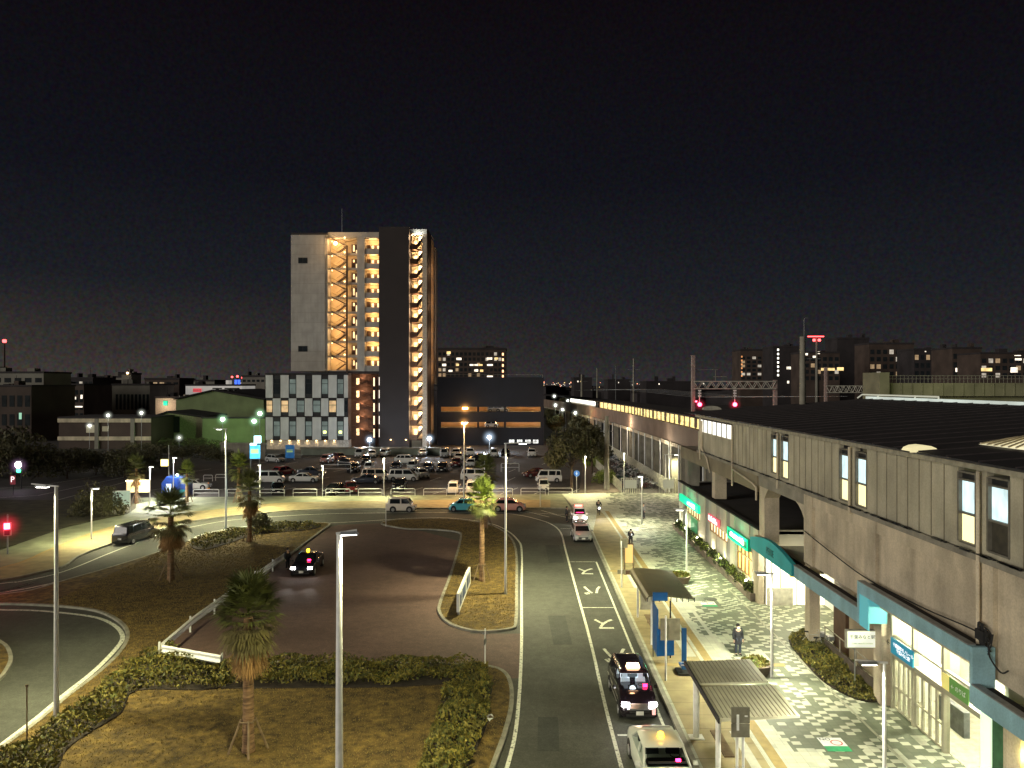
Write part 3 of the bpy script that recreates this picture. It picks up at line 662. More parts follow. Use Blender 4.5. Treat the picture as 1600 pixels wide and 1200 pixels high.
# ================================================================== hotel tower
M_slab = mat('tower_render', (0.44, 0.41, 0.36), 0.85, 0, 0.1, 0.25, 0.03, 10, streak=.2)
M_tdark = mat('tower_dark_cladding', (0.02, 0.013, 0.012), 0.7, 0, 0.15, 0.3)
M_warmwall = mat('walkway_wall', (0.5, 0.4, 0.26), 0.8, 0, 0.15, 0.5)
M_win = mat('unlit_window', (0.02, 0.025, 0.028), 0.15, 0, 0.3, 0.7)
M_winhalf = emat('dim_window', (0.16, 0.2, 0.18), 0.5, 0.5, 0.6)
M_winwarm = emat('curtained_window', (0.75, 0.5, 0.25), 0.7, 0.5, 0.8)
M_bulb = emat('warm_bulb', (1.0, 0.66, 0.3), 9)
M_whitewall = mat('white_cladding', (0.6, 0.6, 0.55), 0.7, 0, 0.08, 0.4, streak=.15)
WARM = (1.0, 0.6, 0.26)
D0 = 180.0
hx = lambda px, D=D0: (px - 560) / F * D            # local x of the tower front plane
hz = lambda py, D=D0: ZY(py, D)
ht = empty('hotel_tower', XD(560, D0), TH, 'fourteen-storey hotel tower with grey slab, black slab and lit outdoor stairs', 'tower')
ZT, ZB = hz(367), 2.0
MB().bx(hx(454.6), hx(512), 0, 22, hz(580), ZT).build('grey_slab', M_slab, ht)
MB().bx(hx(455), hx(512), 0.02, 21, ZT, ZT + 0.5).build('parapet', M_tdark, ht)
for py in (407, 545):
    w_ = MB().bx(hx(466), hx(480.5), -0.05, 0.1, hz(py + 4.5), hz(py - 4.5)).build('window', M_dark, ht)
    MB().bx(hx(467.2), hx(472.8), -0.08, -0.04, hz(py + 3.6), hz(py - 3.6)).bx(hx(473.8), hx(479.4), -0.08, -0.04, hz(py + 3.6), hz(py - 3.6)).build('pane', M_win, w_)
# black slab stands forward and reaches the ground
MB().bx(hx(594.5), hx(641), -2.2, 18, 0, hz(354.5, D0 - 2)).build('black_slab', M_tdark, ht)
MB().bx(hx(512), hx(594.4), 3.2, 20, hz(580), hz(370)).build('recess_wall', M_warmwall, ht)
MB().bx(hx(512), hx(594.4), 0.3, 3.19, hz(371), hz(371) + 1.3).build('roof_beam', M_slab, ht)
MB().bx(hx(512), hx(594.4), -0.1, 3.19, hz(584), hz(580)).build('soffit', M_tdark, ht)
MB().bx(hx(558), hx(570), -0.25, 0.5, hz(580), hz(371)).build('column', M_slab, ht)
FL = 3.43
nf = 0; z = hz(578)
doorw = emat('lit_door', (1.0, 0.72, 0.38), 1.6, 0.4, 0.9)
while z < hz(371) - 2.2:
    MB().bx(hx(512), hx(594.3), 0.6, 3.18, z - 0.22, z).build('walkway', M_warmwall, ht)
    MB().bx(hx(570.1), hx(594.3), 0.0, 0.25, z - 0.3, z + 1.0).build('balcony_wall', M_slab, ht)
    dr = MB().bx(hx(574.5), hx(592), 3.1, 3.17, z + 0.05, z + 2.35)
    dr.build('window_surround', M_brown, ht)
    f_ = MB().bx(hx(577), hx(580.5), 3.02, 3.09, z + 0.1, z + 2.2).bx(hx(586), hx(591), 3.02, 3.09, z + 0.9, z + 2.2)
    f_.build('lit_door', doorw, ht)
    MB().bx(hx(541), hx(543.5), -0.2, 0.0, z - FL * 0.5, z + FL * 0.5).build('stair_post', M_brown, ht)
    MB().bx(hx(545), hx(557), 3.1, 3.16, z + .3, z + 2.5).build('window_surround', M_brown, ht)
    MB().bx(hx(547.5), hx(550), 3.0, 3.08, z + 1.2 + R.uniform(-.5, .5), z + 2.3).bx(hx(552), hx(555), 3.0, 3.08, z + .3, z + 1.0 + R.uniform(0, .8)).build('lit_door', doorw, ht)
    MB().bx(hx(571), hx(576), 2.0, 2.9, z + .02, z + 2.3 + R.uniform(-.2, .2)).build('partition', M_brown, ht)
    MB().bx(hx(512), hx(557.8), 0.3, .58, z - 0.5, z - .02).build('floor_edge', M_slab, ht)
    # zigzag stair
    xa, xb = hx(515), hx(540)
    for (x0, z0, x1, z1, y) in ((xa + .6, z + FL - 0.1, xb, z + FL / 2, -0.5), (xb, z + FL / 2, xa + 1.4, z, 0.9)):
        s_ = MB(); s_.cyl((x0, y, z0), (x1, y, z1), 0.13, 0.13, 4); s_.cyl((x0, y + 1.1, z0), (x1, y + 1.1, z1), 0.13, 0.13, 4)
        for q in range(7):
            t_ = q / 6; s_.box((x0 + (x1 - x0) * t_, y + .55, z0 + (z1 - z0) * t_ + 0.1), (0.3, 1.1, 0.04))
        s_.cyl((x0, y, z0 + 1.0), (x1, y, z1 + 1.0), 0.035, 0.035, 5)
        for q in range(1, 6):
            t_ = q / 6; xx, zz = x0 + (x1 - x0) * t_, z0 + (z1 - z0) * t_; s_.cyl((xx, y, zz), (xx, y, zz + 1), 0.02, 0.02, 4)
        s_.build('stair_flight', M_brown, ht)
    MB().bx(hx(512.3), hx(517.5), -0.6, 0.59, z + FL - 0.2, z + FL - 0.05).build('landing', M_warmwall, ht)
    MB().bx(hx(536), hx(541), -0.6, 1.9, z + FL / 2 - 0.2, z + FL / 2 - 0.05).build('landing', M_warmwall, ht)
    MB().ball((hx(538), 0.3, z + FL / 2 + 1.9), 0.17, 8).build('lamp', M_bulb, ht)
    MB().ball((hx(517), 1.2, z + 2.9), 0.14, 8).build('lamp', M_bulb, ht)
    light('POINT', XD(528, D0 + 0.7, z + 2.6), 680, WARM, 0.3, name='stair_light')
    light('POINT', XD(583, D0 + 1.8, z + 2.6), 330, WARM, 0.3, name='walkway_light')
    nf += 1; z += FL
MB().ball((hx(524.5), -0.2, hz(380.5)), 0.42, 10).build('roof_lamp', emat('roof_lamp_glow', (1, .6, .25), 16), ht)
glare_ball(ht, (hx(524.5), -0.2, hz(380.5)), 2.0, 'glare_orange2', (1, .5, .15), 3.0)
light('POINT', XD(524.5, D0 - 2.3, hz(382)), 900, WARM, 0.4, name='roof_light')
# right stair strip
MB().bx(hx(641.1), hx(660), 2.6, 16, 0, hz(358)).build('stair_back_wall', M_warmwall, ht)
MB().bx(hx(660.1), hx(667), -0.4, 16, 0, hz(359)).build('stair_side_wall', mat('stair_side', (0.5, 0.42, 0.32), .8), ht)
MB().bx(hx(641.1), hx(667), -0.45, 2.5, hz(366), hz(358.5)).build('stair_head', M_whitewall, ht)
z = 2.0; k = 0
while z < hz(366) - 1.5:
    MB().bx(hx(641.1), hx(660), -0.1, 2.5, z - 0.2, z).build('landing', M_brown, ht)
    MB().bx(hx(641.2), hx(651.5), -0.35, -0.15, z - 0.1, z + 1.15).build('stair_screen', mat('rust_screen', (0.3, 0.17, 0.1), .7), ht)
    s_ = MB()
    x0, x1 = hx(651.5), hx(659.9)
    s_.add([(x0, -0.3, z), (x1, -0.3, z + FL / 2), (x1, -0.3, z + FL / 2 + 1.1), (x0, -0.3, z + 1.1)], [(0, 1, 2, 3)]); s_.add([(x0, -0.22, z), (x1, -0.22, z + FL / 2), (x1, -0.22, z + FL / 2 + 1.1), (x0, -0.22, z + 1.1)], [(3, 2, 1, 0)])
    s_.build('stair_flight', M_brown, ht)
    MB().bx(hx(654.5), hx(659.0), 0.2, 0.6, z + 2.1, z + 2.95).build('lamp_panel', emat('stair_lamp', (1.0, 0.74, 0.42), 7), ht)
    MB().bx(hx(645), hx(650), 2.4, 2.55, z + 0.9, z + 2.3).build('lit_door', doorw, ht)
    light('POINT', XD(650, D0 - 0.1, z + 2.6), 640, (1, .66, .36), 0.25, name='stair_light')
    z += FL; k += 1
light('SPOT', XD(652, D0 - 1.4, hz(371)), 300, (1, 1, .9), 0.3, XD(656, D0 - 0.3, hz(361)), 120, 0.8, 'stair_head_light')
# receding right side, with fins
MB().bx(hx(667.1), hx(667.1) + 0.02, 0, 0.01, 0, 1).build('corner_trim', M_tdark, ht)
for (y0, y1, zt, m_) in ((1, 9, 356, M_tdark), (9.1, 15, 360, M_warmwall), (15.1, 17, 364, M_tdark), (17.1, 22, 366, M_slab)):
    MB().bx(hx(655), hx(667.2) + 0.35 * (m_ is M_slab) + 0.04, max(y0, 16.1) if y0 < 16 else y0, y1 + 0.0, 14.5, hz(zt)) if False else None
    MB().bx(hx(667.05), hx(667.6) + (0.25 if m_ is M_slab else 0), y0, y1, 15.0 if y0 > 9 else 2, hz(zt)).build('side_fin', m_, ht)
for i in range(11):
    MB().bx(hx(667.7), hx(667.9), 9.6, 14.6, 17 + i * FL, 17.5 + i * FL).build('side_ledge', M_slab, ht)
for zq in (19, 27, 35, 43): light('POINT', W(-21.9 + 3.2 + .0108 * 188, D0 + 9, zq), 420, (1, .52, .24), 0.5, name='side_light')
for k_ in range(1, 15): MB().bx(hx(454.6), hx(512), -.012, .02, hz(580) + k_ * 2.28, hz(580) + k_ * 2.28 + .05).build('wall_joint', mat('slab_joint', (.25, .24, .21), .9), ht)
# lower stair tower under the recess
zb0 = 2.2
MB().bx(hx(544), hx(594.3), 3.0, 20, 0, hz(584)).build('lower_wall', M_brown, ht)
MB().bx(hx(544.2), hx(547), -0.2, 0.2, 0, hz(584)).build('lit_post', emat('lit_post', (1, .62, .35), 1.3, .5, 1), ht)
MB().bx(hx(583), hx(586), 0.0, 0.4, 0, hz(590)).build('stair_post', M_dark, ht)
for i in range(5):
    z0 = zb0 + i * 3.0
    for (xa, za, xb, zb_, y) in ((hx(549), z0, hx(575), z0 + 1.5, 0.2), (hx(575), z0 + 1.5, hx(549), z0 + 3.0, 1.6)):
        s_ = MB(); s_.cyl((xa, y, za), (xb, y, zb_), 0.12, 0.12, 4); s_.cyl((xa, y, za + 1), (xb, y, zb_ + 1), 0.035, 0.035, 5)
        for q in range(7):
            t_ = q / 6; xx, zz = xa + (xb - xa) * t_, za + (zb_ - za) * t_
            s_.cyl((xx, y, zz), (xx, y, zz + 1), 0.02, 0.02, 4); s_.box((xx, y + .5, zz), (0.35, 1, 0.05))
        s_.build('stair_flight', M_brown, ht)
    MB().bx(hx(575), hx(583), 0.2, 2.8, z0 + 1.4, z0 + 1.52).build('landing', M_brown, ht)
    MB().bx(hx(583.5), hx(585.5), -0.1, -0.02, z0 + 0.3, z0 + 2.3).build('light_strip', emat('strip_warm', (1, .66, .4), 2.2), ht)
    MB().bx(hx(553), hx(557.5), 2.9, 2.98, z0 + 0.6, z0 + 2.2).build('lit_door', doorw, ht)
    MB().bx(hx(594.6), hx(595.6), -2.3, -2.22, z0 + 0.5, z0 + 2.4).build('light_strip', emat('strip_white', (1, .85, .7), 1.2), ht)
    light('POINT', XD(566, D0 + 1.2, z0 + 2.4), 200, (1, .55, .32), 0.3, name='stair_light')
MB().cyl((hx(527), 5, hz(371)), (hx(527), 5, hz(318)), .06, .03, 6).build('antenna', M_grey, ht)
MB().bx(hx(605), hx(618), 3, 7, hz(354.5, D0 - 2) + .0, hz(354.5, D0 - 2) + .9).build('roof_unit', M_tdark, ht)
for k_ in range(6): MB().cyl((hx(458) + k_ * 1.6, .2, ZT + .5), (hx(458) + k_ * 1.6, .2, ZT + .55), .05, .05, 5).build('roof_bolt', M_grey, ht) if False else None
MB().cyl((hx(508), -.12, 18), (hx(508), -.12, ZT), .09, .09, 6).build('downpipe', M_slab, ht)
# checkered annexe (same building, own block)
DA = 176.0; ax_ = lambda px: (px - 480) / F * DA
an = empty('annexe_block', XD(480, DA), TH, 'three-storey hotel annexe with black and white checkered window front', 'building')
MB().bx(ax_(415), ax_(543.6), 0.3, 3.7, 2.1, ZY(584.5, DA)).build('wall', M_tdark, an)
MB().bx(ax_(415.5), ax_(543.6), 0.5, 3.7, 0, 2.1).build('base_wall', mat('base_wall', (0.42, 0.38, 0.32), 0.8), an)
MB().bx(ax_(414), ax_(544), 0.0, 3.7, ZY(584.4, DA), ZY(582.6, DA)).build('roof_edge', M_dark, an)
rows = ((586, 621.5), (622.5, 650), (652, 687.5)); edges = [415, 426.2, 438.2, 451, 463, 476.2, 488, 501.5, 513, 526, 537.4, 543.5]
glow = {(0, 9): 0, (1, 0): 1, (1, 2): 1, (1, 8): 1, (1, 4): 2, (1, 6): 2, (2, 9): 3, (2, 7): 4}
for r, (ya, yb) in enumerate(rows):
    for c in range(11):
        x0, x1 = ax_(edges[c]), ax_(edges[c + 1]); z0, z1 = ZY(yb, DA), ZY(ya, DA)
        white = (c % 2 == 0) if r != 1 else (c % 2 == 1)
        if white: MB().bx(x0, x1, 0.0, 0.29, z0, z1).build('white_panel', M_whitewall, an)
        else:
            f_ = MB().bx(x0 + 0.1, x1 - 0.1, 0.18, 0.29, z0 + .15, z1 - .15).build('window', M_dark, an)
            zm = z0 + (z1 - z0) * 0.62
            m_ = {1: M_winwarm, 2: M_winhalf, 3: M_winhalf, 4: M_winhalf}.get(glow.get((r, c)), M_winhalf if R.random() < .7 else M_win)
            MB().bx(x0 + 0.2, x1 - 0.2, 0.12, 0.17, z0 + 0.9, zm - 0.06).bx(x0 + 0.2, x1 - 0.2, 0.12, 0.17, zm + 0.06, zm + 1.0).build('pane', m_, f_)
            if (r, c) in ((2, 9), (2, 7)): MB().bx(x0 + .5, x1 - .5, 0.05, 0.11, z0 + 1.5, z0 + 2.1).build('lamp', emat('window_lamp', (0.9, 1, .3), 2.5), f_)
for i in range(8):
    px = 424 + i * 14.0
    MB().box((ax_(px), 0.15, 2.0), (0.3, 0.25, 0.15)).build('downlight', M_bulb, an)
    light('SPOT', XD(px, DA + 0.1, 1.9), 55, (1, .72, .35), 0.08, XD(px, DA + 0.5, 0), 130, 0.7, 'wall_downlight')
for px in (613, 636.5):
    MB().box((hx(px), -2.35, 2.1), (0.3, 0.25, 0.15)).build('downlight', M_bulb, ht)
    light('SPOT', XD(px, D0 - 2.6, 2.0), 40, (1, .6, .3), 0.08, XD(px, D0 - 2.2, 0), 130, 0.7, 'wall_downlight')

# ------------------------------------------------------------------ generic blocks
M_bg1 = mat('bg_concrete', (0.17, 0.155, 0.135), 0.9, 0, 0.25, 0.15); M_bg2 = mat('bg_dark', (0.03, 0.025, 0.027), 0.9, 0, 0.3, 0.15)
M_bg3 = mat('bg_brown', (0.065, 0.045, 0.036), 0.9, 0, 0.3, 0.15); M_bg4 = mat('bg_pale', (0.2, 0.19, 0.16), 0.9, 0, 0.2, 0.15)
M_lw = emat('lit_window_white', (1.0, 0.88, 0.7), 1.6, .5, .3); M_ly = emat('lit_window_yellow', (1.0, 0.72, 0.3), 1.2, .5, .3); M_lo = emat('lit_window_orange', (1.0, 0.42, 0.15), 0.9, .5, .3)
M_fa = emat('faint_window_a', (1, .7, .4), .22, .6, .5); M_fb = emat('faint_window_b', (1, .9, .75), .35, .6, .5)
def block(name, label, a, b, top, D, depth, m, lit=(), dark=None, roof=None, ground=0.0, cat='building', group=None):
    """front face between survey columns a..b at depth D, top at survey row 'top'"""
    c = (a + b) / 2; e_ = empty(name, XD(c, D), TH, label, cat, group); zt = ZY(top, D); X = lambda px: (px - c) / F * D
    MB().bx(X(a), X(b), 0, depth, ground, zt).build('wall', m, e_)
    MB().bx(X(a) - 0.2, X(b) + 0.2, -0.2, depth + 0.2, zt, zt + 0.4 * D / 180).build('roof', roof or M_bg2, e_)
    if dark:
        nx, nz_, y0, y1 = dark; wpx = (b - a) / nx
        for i in range(nx):
            for j in range(nz_):
                px = a + (i + .5) * wpx; py = y0 + (j + .5) * (y1 - y0) / nz_
                MB().bx(X(px - wpx * .32), X(px + wpx * .32), -0.05, 0.02, ZY(py + (y1 - y0) / nz_ * .3, D), ZY(py - (y1 - y0) / nz_ * .3, D)).build('window', R.choice([M_fa, M_fb]) if D > 240 and R.random() < .2 else M_win, e_)
    if D > 195:
        for _k in range(3):
            q_ = R.uniform(.12, .85); xx_ = X(a) + (X(b) - X(a)) * q_; w3 = R.uniform(.05, .14) * (X(b) - X(a))
            MB().bx(xx_, xx_ + w3, 2, 5, zt + .3, zt + R.uniform(.9, 2.6) * D / 300).build('roof_unit', R.choice([m, M_bg2]), e_)
        MB().cyl((xx_, 3, zt), (xx_, 3, zt + 6 * D / 400), .09, .05, 5).build('aerial', M_bg2, e_)
    for (x0, x1, y0, y1, mm_) in lit:
        MB().bx(X(x0), X(x1), -0.1, 0.02, ZY(y1, D), ZY(y0, D)).build('window', mm_, e_)
    return e_
# left side
block('office_block', 'large dim office block at the left edge of the photo', -60, 49, 604, 200, 20, M_bg3, [(30, 34, 645, 655, emat('greenish_win', (.5, 1, .7), .5))], (9, 3, 612, 700))
block('roof_structure', 'pale low roof storey behind the left edge office block', -60, 68, 583, 225, 14, M_bg4, [], (8, 1, 588, 600))
block('office_block', 'dark office block with a broken row of small white lit windows', 55, 131, 602, 260, 20, M_bg3,
      [(60, 65, 622, 625, M_lw), (73, 76, 617, 622, M_lw), (81, 83, 617, 624, M_lw), (88, 99, 622.5, 624, M_lw), (105, 107, 618, 622, M_lw), (116, 119, 620, 624, M_lw), (126, 129, 617, 623, M_lw), (61, 67, 637, 640, M_lo), (74, 76, 634, 638, M_lw), (79, 82, 635, 640, M_lw), (114, 129, 634.5, 636.5, M_lw)], (10, 4, 607, 655))
block('ribbed_building', 'grey building with tall narrow vertical windows left of the warehouse', 175, 234, 602, 250, 18, M_bg1, [], None)
rb = COL.objects[-1].parent if False else None
e_ = empty('window_bay', XD(204, 249.8), TH)
bpy.data.objects.remove(e_)
vb = [o for o in COL.objects if o.name.startswith('ribbed_building')][0]
for i in range(9):
    x = (181 + i * 6 - 204.5) / F * 250
    MB().bx(x, x + 0.7, -0.12, -0.02, ZY(640, 250), ZY(616, 250)).build('window', M_win, vb)
rl = block('round_office', 'low beige office with pale bands in front of the dark trees', 92, 236, 654, 178, 14, M_bg3, [(135, 152, 664, 676, emat('dim_w', (.5, .45, .3), .25)), (160, 170, 666, 674, emat('dim_w2', (.5, .45, .3), .12))])
for (ya, yb) in ((654, 660), (682, 688)): MB().bx((91 - 164) / F * 178, (236.5 - 164) / F * 178, -0.3, 0, ZY(yb, 178), ZY(ya, 178)).build('band', M_beige, rl)
for px in (152, 208): MB().bx((px - 3 - 164) / F * 178, (px + 3 - 164) / F * 178, -0.4, 0, 0, ZY(654, 178)).build('pilaster', M_bg4, rl)
for i, (a, b, t, D, m_) in enumerate(((70, 110, 595, 420, M_bg2), (108, 145, 592, 300, M_bg2), (140, 176, 596, 340, M_bg3), (145, 190, 590, 420, M_bg1), (226, 280, 593, 330, M_bg3), (378, 414, 589, 300, M_bg1), (288, 335, 596, 380, M_bg4))):
    block('distant_building', ['flat dark building low on the left horizon', 'dark roofed block right of the left roof storey', 'brownish low block above the beige office', 'dim grey block on the left skyline', 'dark block left of the white signed building', 'dull grey block touching the checkered annexe', 'pale far block behind the white signed building'][i], a, b, t, D, 15, m_, [(a + 8, a + 12, t + 4, t + 5.5, M_lw)] if i in (0, 3) else [], (5, 1, t + 3, t + 9))
tw = block('water_tower_block', 'pale little roof tower with one warm lamp on the left skyline', 190, 205, 585, 300, 8, M_bg4)
MB().ball((0.6, -0.3, ZY(583, 300)), 0.45).build('lamp', M_bulb, tw)
wb = block('white_building', 'white flat building with a small red shop sign', 290, 344 + 34, 603, 270, 14, emat('white_bld_glow', (0.9, 0.85, 0.78), .32, .15, .2))  # wall glows faintly, painting the floodlight that falls on it
MB().bx((302 - 334) / F * 270, (315 - 334) / F * 270, -0.3, -0.05, ZY(612.5, 270), ZY(607, 270)).build('sign_panel', emat('red_sign', (0.8, 0.08, 0.1), 0.8), wb)
text('ooooo', 'lettering', 1.1, M_white, wb, facing_my(((308.5 - 334) / F * 270, -0.34, ZY(609.8, 270))))
wh = block('white_house', 'pale house with bright wall lamp and small green sign', 243, 290, 622, 240, 10, mat('pale_house', (0.6, 0.5, 0.4), .8))
MB().box(((259 - 266.5) / F * 240, -0.3, ZY(630, 240)), (1.2, .3, 1.3)).build('green_sign', emat('green_sign', (.0, .8, .45), 0.8), wh)
light('POINT', XD(254, 237, ZY(634, 237)), 500, (1, .75, .5), 0.3, name='house_lamp')
bt = MB().cyl((0, 0, 0), (0, 0, ZY(618, 236)), 0.15, 0.1, 8).build('chimney_pipe', M_pole); bt.location = XD(280.5, 236); tag(bt, 'thin white chimney pipe beside the warehouse', 'chimney')
# warehouse with gable roof
M_green = mat('warehouse_wall', (0.16, 0.2, 0.09), 0.8, 0, 0.2, 0.3)
def gable(name, label, a, b, eave, ridge_px, ridge_y, D, depth, m, vents=()):
    c = (a + b) / 2; e_ = empty(name, XD(c, D), TH, label, 'warehouse'); X = lambda p: (p - c) / F * D
    ze, zr = ZY(eave, D), ZY(ridge_y, D)
    w_ = MB(); w_.rings([[(X(a), y, 0), (X(b), y, 0), (X(b), y, ze), (X(ridge_px), y, zr), (X(a), y, ze)] for y in (0, depth)]); w_.build('wall', m, e_)
    r_ = MB()
    for (p0, z0, p1, z1) in ((X(a) - .5, ze, X(ridge_px), zr), (X(ridge_px), zr, X(b) + .5, ze)):
        r_.rings([[(p0, y, z0 + .1), (p1, y, z1 + .1), (p1, y, z1 + .45), (p0, y, z0 + .45)] for y in (-0.6, depth + .6)])
    rf = r_.build('roof', M_roofdk, e_)
    for px, py in vents: MB().cyl((X(px), 3, ZY(py + 4, D)), (X(px), 3, ZY(py, D)), 0.45, 0.45, 10).box((X(px), 3, ZY(py, D)), (2.2, 1.4, .35)).build('vent', M_dark, rf)
    return e_
gable('warehouse', 'large dark-roofed warehouse with roof vents and green-lit wall', 275, 412, 625, 333, 611, 215, 40, M_green, ((333, 607), (352, 607), (361, 607)))
gable('warehouse', 'lower pale warehouse with dark door, in front of the large one', 241, 318, 653, 262, 645, 190, 14, mat('pale_wh', (.24, .24, .13), .8))
wd = [o for o in COL.objects if o.name == 'warehouse.001'][0]
MB().bx(-2.5 * 1.6, 0.2, -0.15, -0.02, 3, 7).build('door', M_dark, wd)
lf2 = MB().bx(-11, 11, -0.1, 0.1, 0, 1); lw = block('boundary_wall', 'long green-lit boundary wall in front of the warehouses', 316, 414, 654, 185, 0.4, M_green)
for i, (px, py) in enumerate(((348, 655), (397, 658), (406, 646))):
    D = 168; h_ = ZY(py, D); p = XD(px, D)
    e_ = empty('floodlight', p, 0, ['green-white floodlight on a post before the boundary wall', 'green-white floodlight beside the annexe, lower of the pair', 'green-white floodlight beside the annexe, upper of the pair'][i], 'floodlight', 'green floodlights')
    MB().cyl((0, 0, 0), (0, 0, h_), 0.07, 0.05, 8).build('pole', M_grey, e_); MB().ball((0, 0, h_), 0.45, 10).build('lamp', emat('green_flood', (.75, 1, .8), 14), e_)
    glare_ball(e_, (0, 0, h_), 2.0, 'glare_green', (.5, 1, .55), 3.2)
    light('SPOT', p + Vector((0, 1.2, h_)), 3200 if i < 1 else 700, (.45, 1, .32), 0.3, p + Vector((-9 if i else -6, 14 if not i else 6, h_ - 3)), 140 if not i else 80, .8, name='flood_light')
for i, (px, py) in enumerate(((169, 649), (140, 665), (221, 645), (280, 684))):
    D = 165; h_ = ZY(py, D); p = XD(px, D)
    e_ = empty('yard_lamp', p, 0, ['small white lamp above the beige office roof', 'small white lamp on the beige office front', 'white lamp under the ribbed building', 'faint lamp among the trees left of the tall thin post'][i], 'lamp', 'small yard lamps')
    MB().cyl((0, 0, 0), (0, 0, h_), 0.05, 0.04, 6).build('pole', M_grey, e_); MB().ball((0, 0, h_), 0.3 if i < 3 else .15, 8).build('lamp', emat('white_flood', (1, 1, .9), 10), e_)
    glare_ball(e_, (0, 0, h_), 1.4, 'glare_white', (.95, 1, .85), 2.6)
    if i < 3: light('POINT', p + Vector((0, -2, h_)), 450, (1, .95, .75), 0.2, name='yard_light')
def mast(name, label, px, ytop, D, r, m, cat='mast', lamp=None, lm=None):
    p = XD(px, D); e_ = empty(name, p, 0, label, cat); h_ = ZY(ytop, D)
    MB().cyl((0, 0, 0), (0, 0, h_), r, r * .6, 8).build('pole', m, e_)
    if lm: MB().ball((0, 0, h_ + lamp), lamp).build('lamp', lm, e_)
    return e_
M_red = emat('red_beacon', (1, .08, .08), 6)
mast('radio_mast', 'thin mast with a red beacon at the far left edge', 7, 536, 500, .7, M_bg3, 'mast', 1.3, M_red)
m1 = mast('beacon_mast', 'low mast with red beacons and a blue sign on the left horizon', 371, 590, 500, .5, M_bg3, 'mast', .8, M_red)
MB().box((0, 0, ZY(597, 500)), (3.5, .5, 3)).build('blue_sign', emat('blue_sign', (.05, .15, 1), 1.6), m1)
MB().ball((-3.5, 0, ZY(589, 500)), .7).ball((3.2, 0, ZY(590, 500)), .7).build('beacon', M_red, m1)

# right of the tower: car-park building
DC = 188.0; cx_ = lambda px: (px - 766) / F * DC; cz_ = lambda py: ZY(py, DC)
cp = empty('parking_garage', XD(766, DC), TH, 'black multi-storey parking garage with two warm-lit open decks', 'parking garage')
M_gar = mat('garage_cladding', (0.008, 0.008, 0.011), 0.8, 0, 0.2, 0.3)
M_ceilw = emat('garage_glow', (1.0, 0.5, 0.17), 0.55, 0.5, 0.35, (1, 1, .3))
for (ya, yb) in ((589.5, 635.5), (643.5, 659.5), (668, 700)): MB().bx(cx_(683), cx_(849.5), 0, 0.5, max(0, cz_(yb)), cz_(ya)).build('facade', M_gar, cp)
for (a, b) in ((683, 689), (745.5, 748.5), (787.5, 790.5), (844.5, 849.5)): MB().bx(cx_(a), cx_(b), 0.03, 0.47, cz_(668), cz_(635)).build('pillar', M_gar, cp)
MB().bx(cx_(683), cx_(849.5), 8, 8.4, 0, cz_(589.5)).build('back_wall', mat('garage_back', (.6, .42, .25), .8, 0, .2, .3), cp)
for py in (644, 669, 634): MB().bx(cx_(683), cx_(849.5), 0.5, 8, cz_(py) - .3, cz_(py)).build('deck', M_conc, cp)
MB().bx(cx_(683), cx_(849.5), 0.5, 30, cz_(590.5), cz_(589.5)).build('roof', M_roofdk, cp)
MB().tube([(cx_(a), 0.3, cz_(585.5)) for a in (690, 848)], .05, 6).tube([(cx_(848), .3, cz_(585.5)), (cx_(848), .3, cz_(589.5))], .05).build('roof_rail', M_bg4, cp)
for i, px in enumerate((700, 722, 735, 757, 775, 800, 818, 836)):
    for py in (637.3, 661.5):
        light('POINT', XD(px, DC + 3.5, cz_(py)), 120, (1, .55, .22), 0.2, name='deck_light')
for i, px in enumerate((799.5, 812, 825, 837)):
    q = MB().bx(cx_(px - 4), cx_(px + 4), -0.12, -0.02, cz_(692.5), cz_(687)).build('sign_panel', emat('sign_white', (1, 1, .95), 1.2), cp)
    text('三井駐車'[i] if False else '立体駐車'[i], 'lettering', .9, M_dark, q, facing_my((cx_(px), -0.15, cz_(689.8))))
for i, (px, py) in enumerate(((727, 638), (725.5, 661))):
    MB().box((cx_(px), -0.5, cz_(py)), (1.3, .5, .5)).build('deck_lamp', emat('deck_lamp', (1, .55, .15), 16), cp)
    glare_ball(cp, (cx_(px), -.6, cz_(py)), 2.4, 'glare_orange', (1, .42, .1), 3.0)
    light('POINT', XD(px, DC - 3.4, cz_(py)), 300, (1, .5, .15), 0.3, name='deck_front_light')
# mid-rise behind
mid = [(698, 704, 549, 553), (713, 721, 559, 562.5), (761, 769, 558.5, 562), (773, 778, 558.5, 562), (734, 740, 569, 571.5), (741, 747, 569, 571.5), (748, 754, 569, 571.5), (761, 770, 569, 571.5), (691, 697, 568.5, 572), (713, 717, 568.5, 571.5), (701, 707, 578, 581), (741, 747, 577, 580.5), (750, 755, 577.5, 581), (761, 770, 587, 589)]
block('apartment_block', 'mid-rise apartment block with scattered lit windows behind the parking garage', 684, 791, 546, 330, 18, M_bg3,
      [(a, b, c, d, M_lw if i % 3 else M_ly) for i, (a, b, c, d) in enumerate(mid)] + [(784.5, 787, y, y + 4, emat('corner_glow', (1, .5, .25), 3)) for y in (551.5, 560, 569, 578, 586)], (16, 5, 549, 590))
# low wall behind car park
block('retaining_wall', 'low grey concrete wall behind the last row of parked cars', 470, 687, 701.5, 162, 0.4, mat('wall_greenish', (.22, .25, .2), .85, 0, .2, .6), roof=M_conc, cat='wall')
block('parapet_wall', 'low pale wall along the ramp left of the blue board', 400, 470, 712, 155, 0.3, M_conc, roof=M_conc, cat='wall')

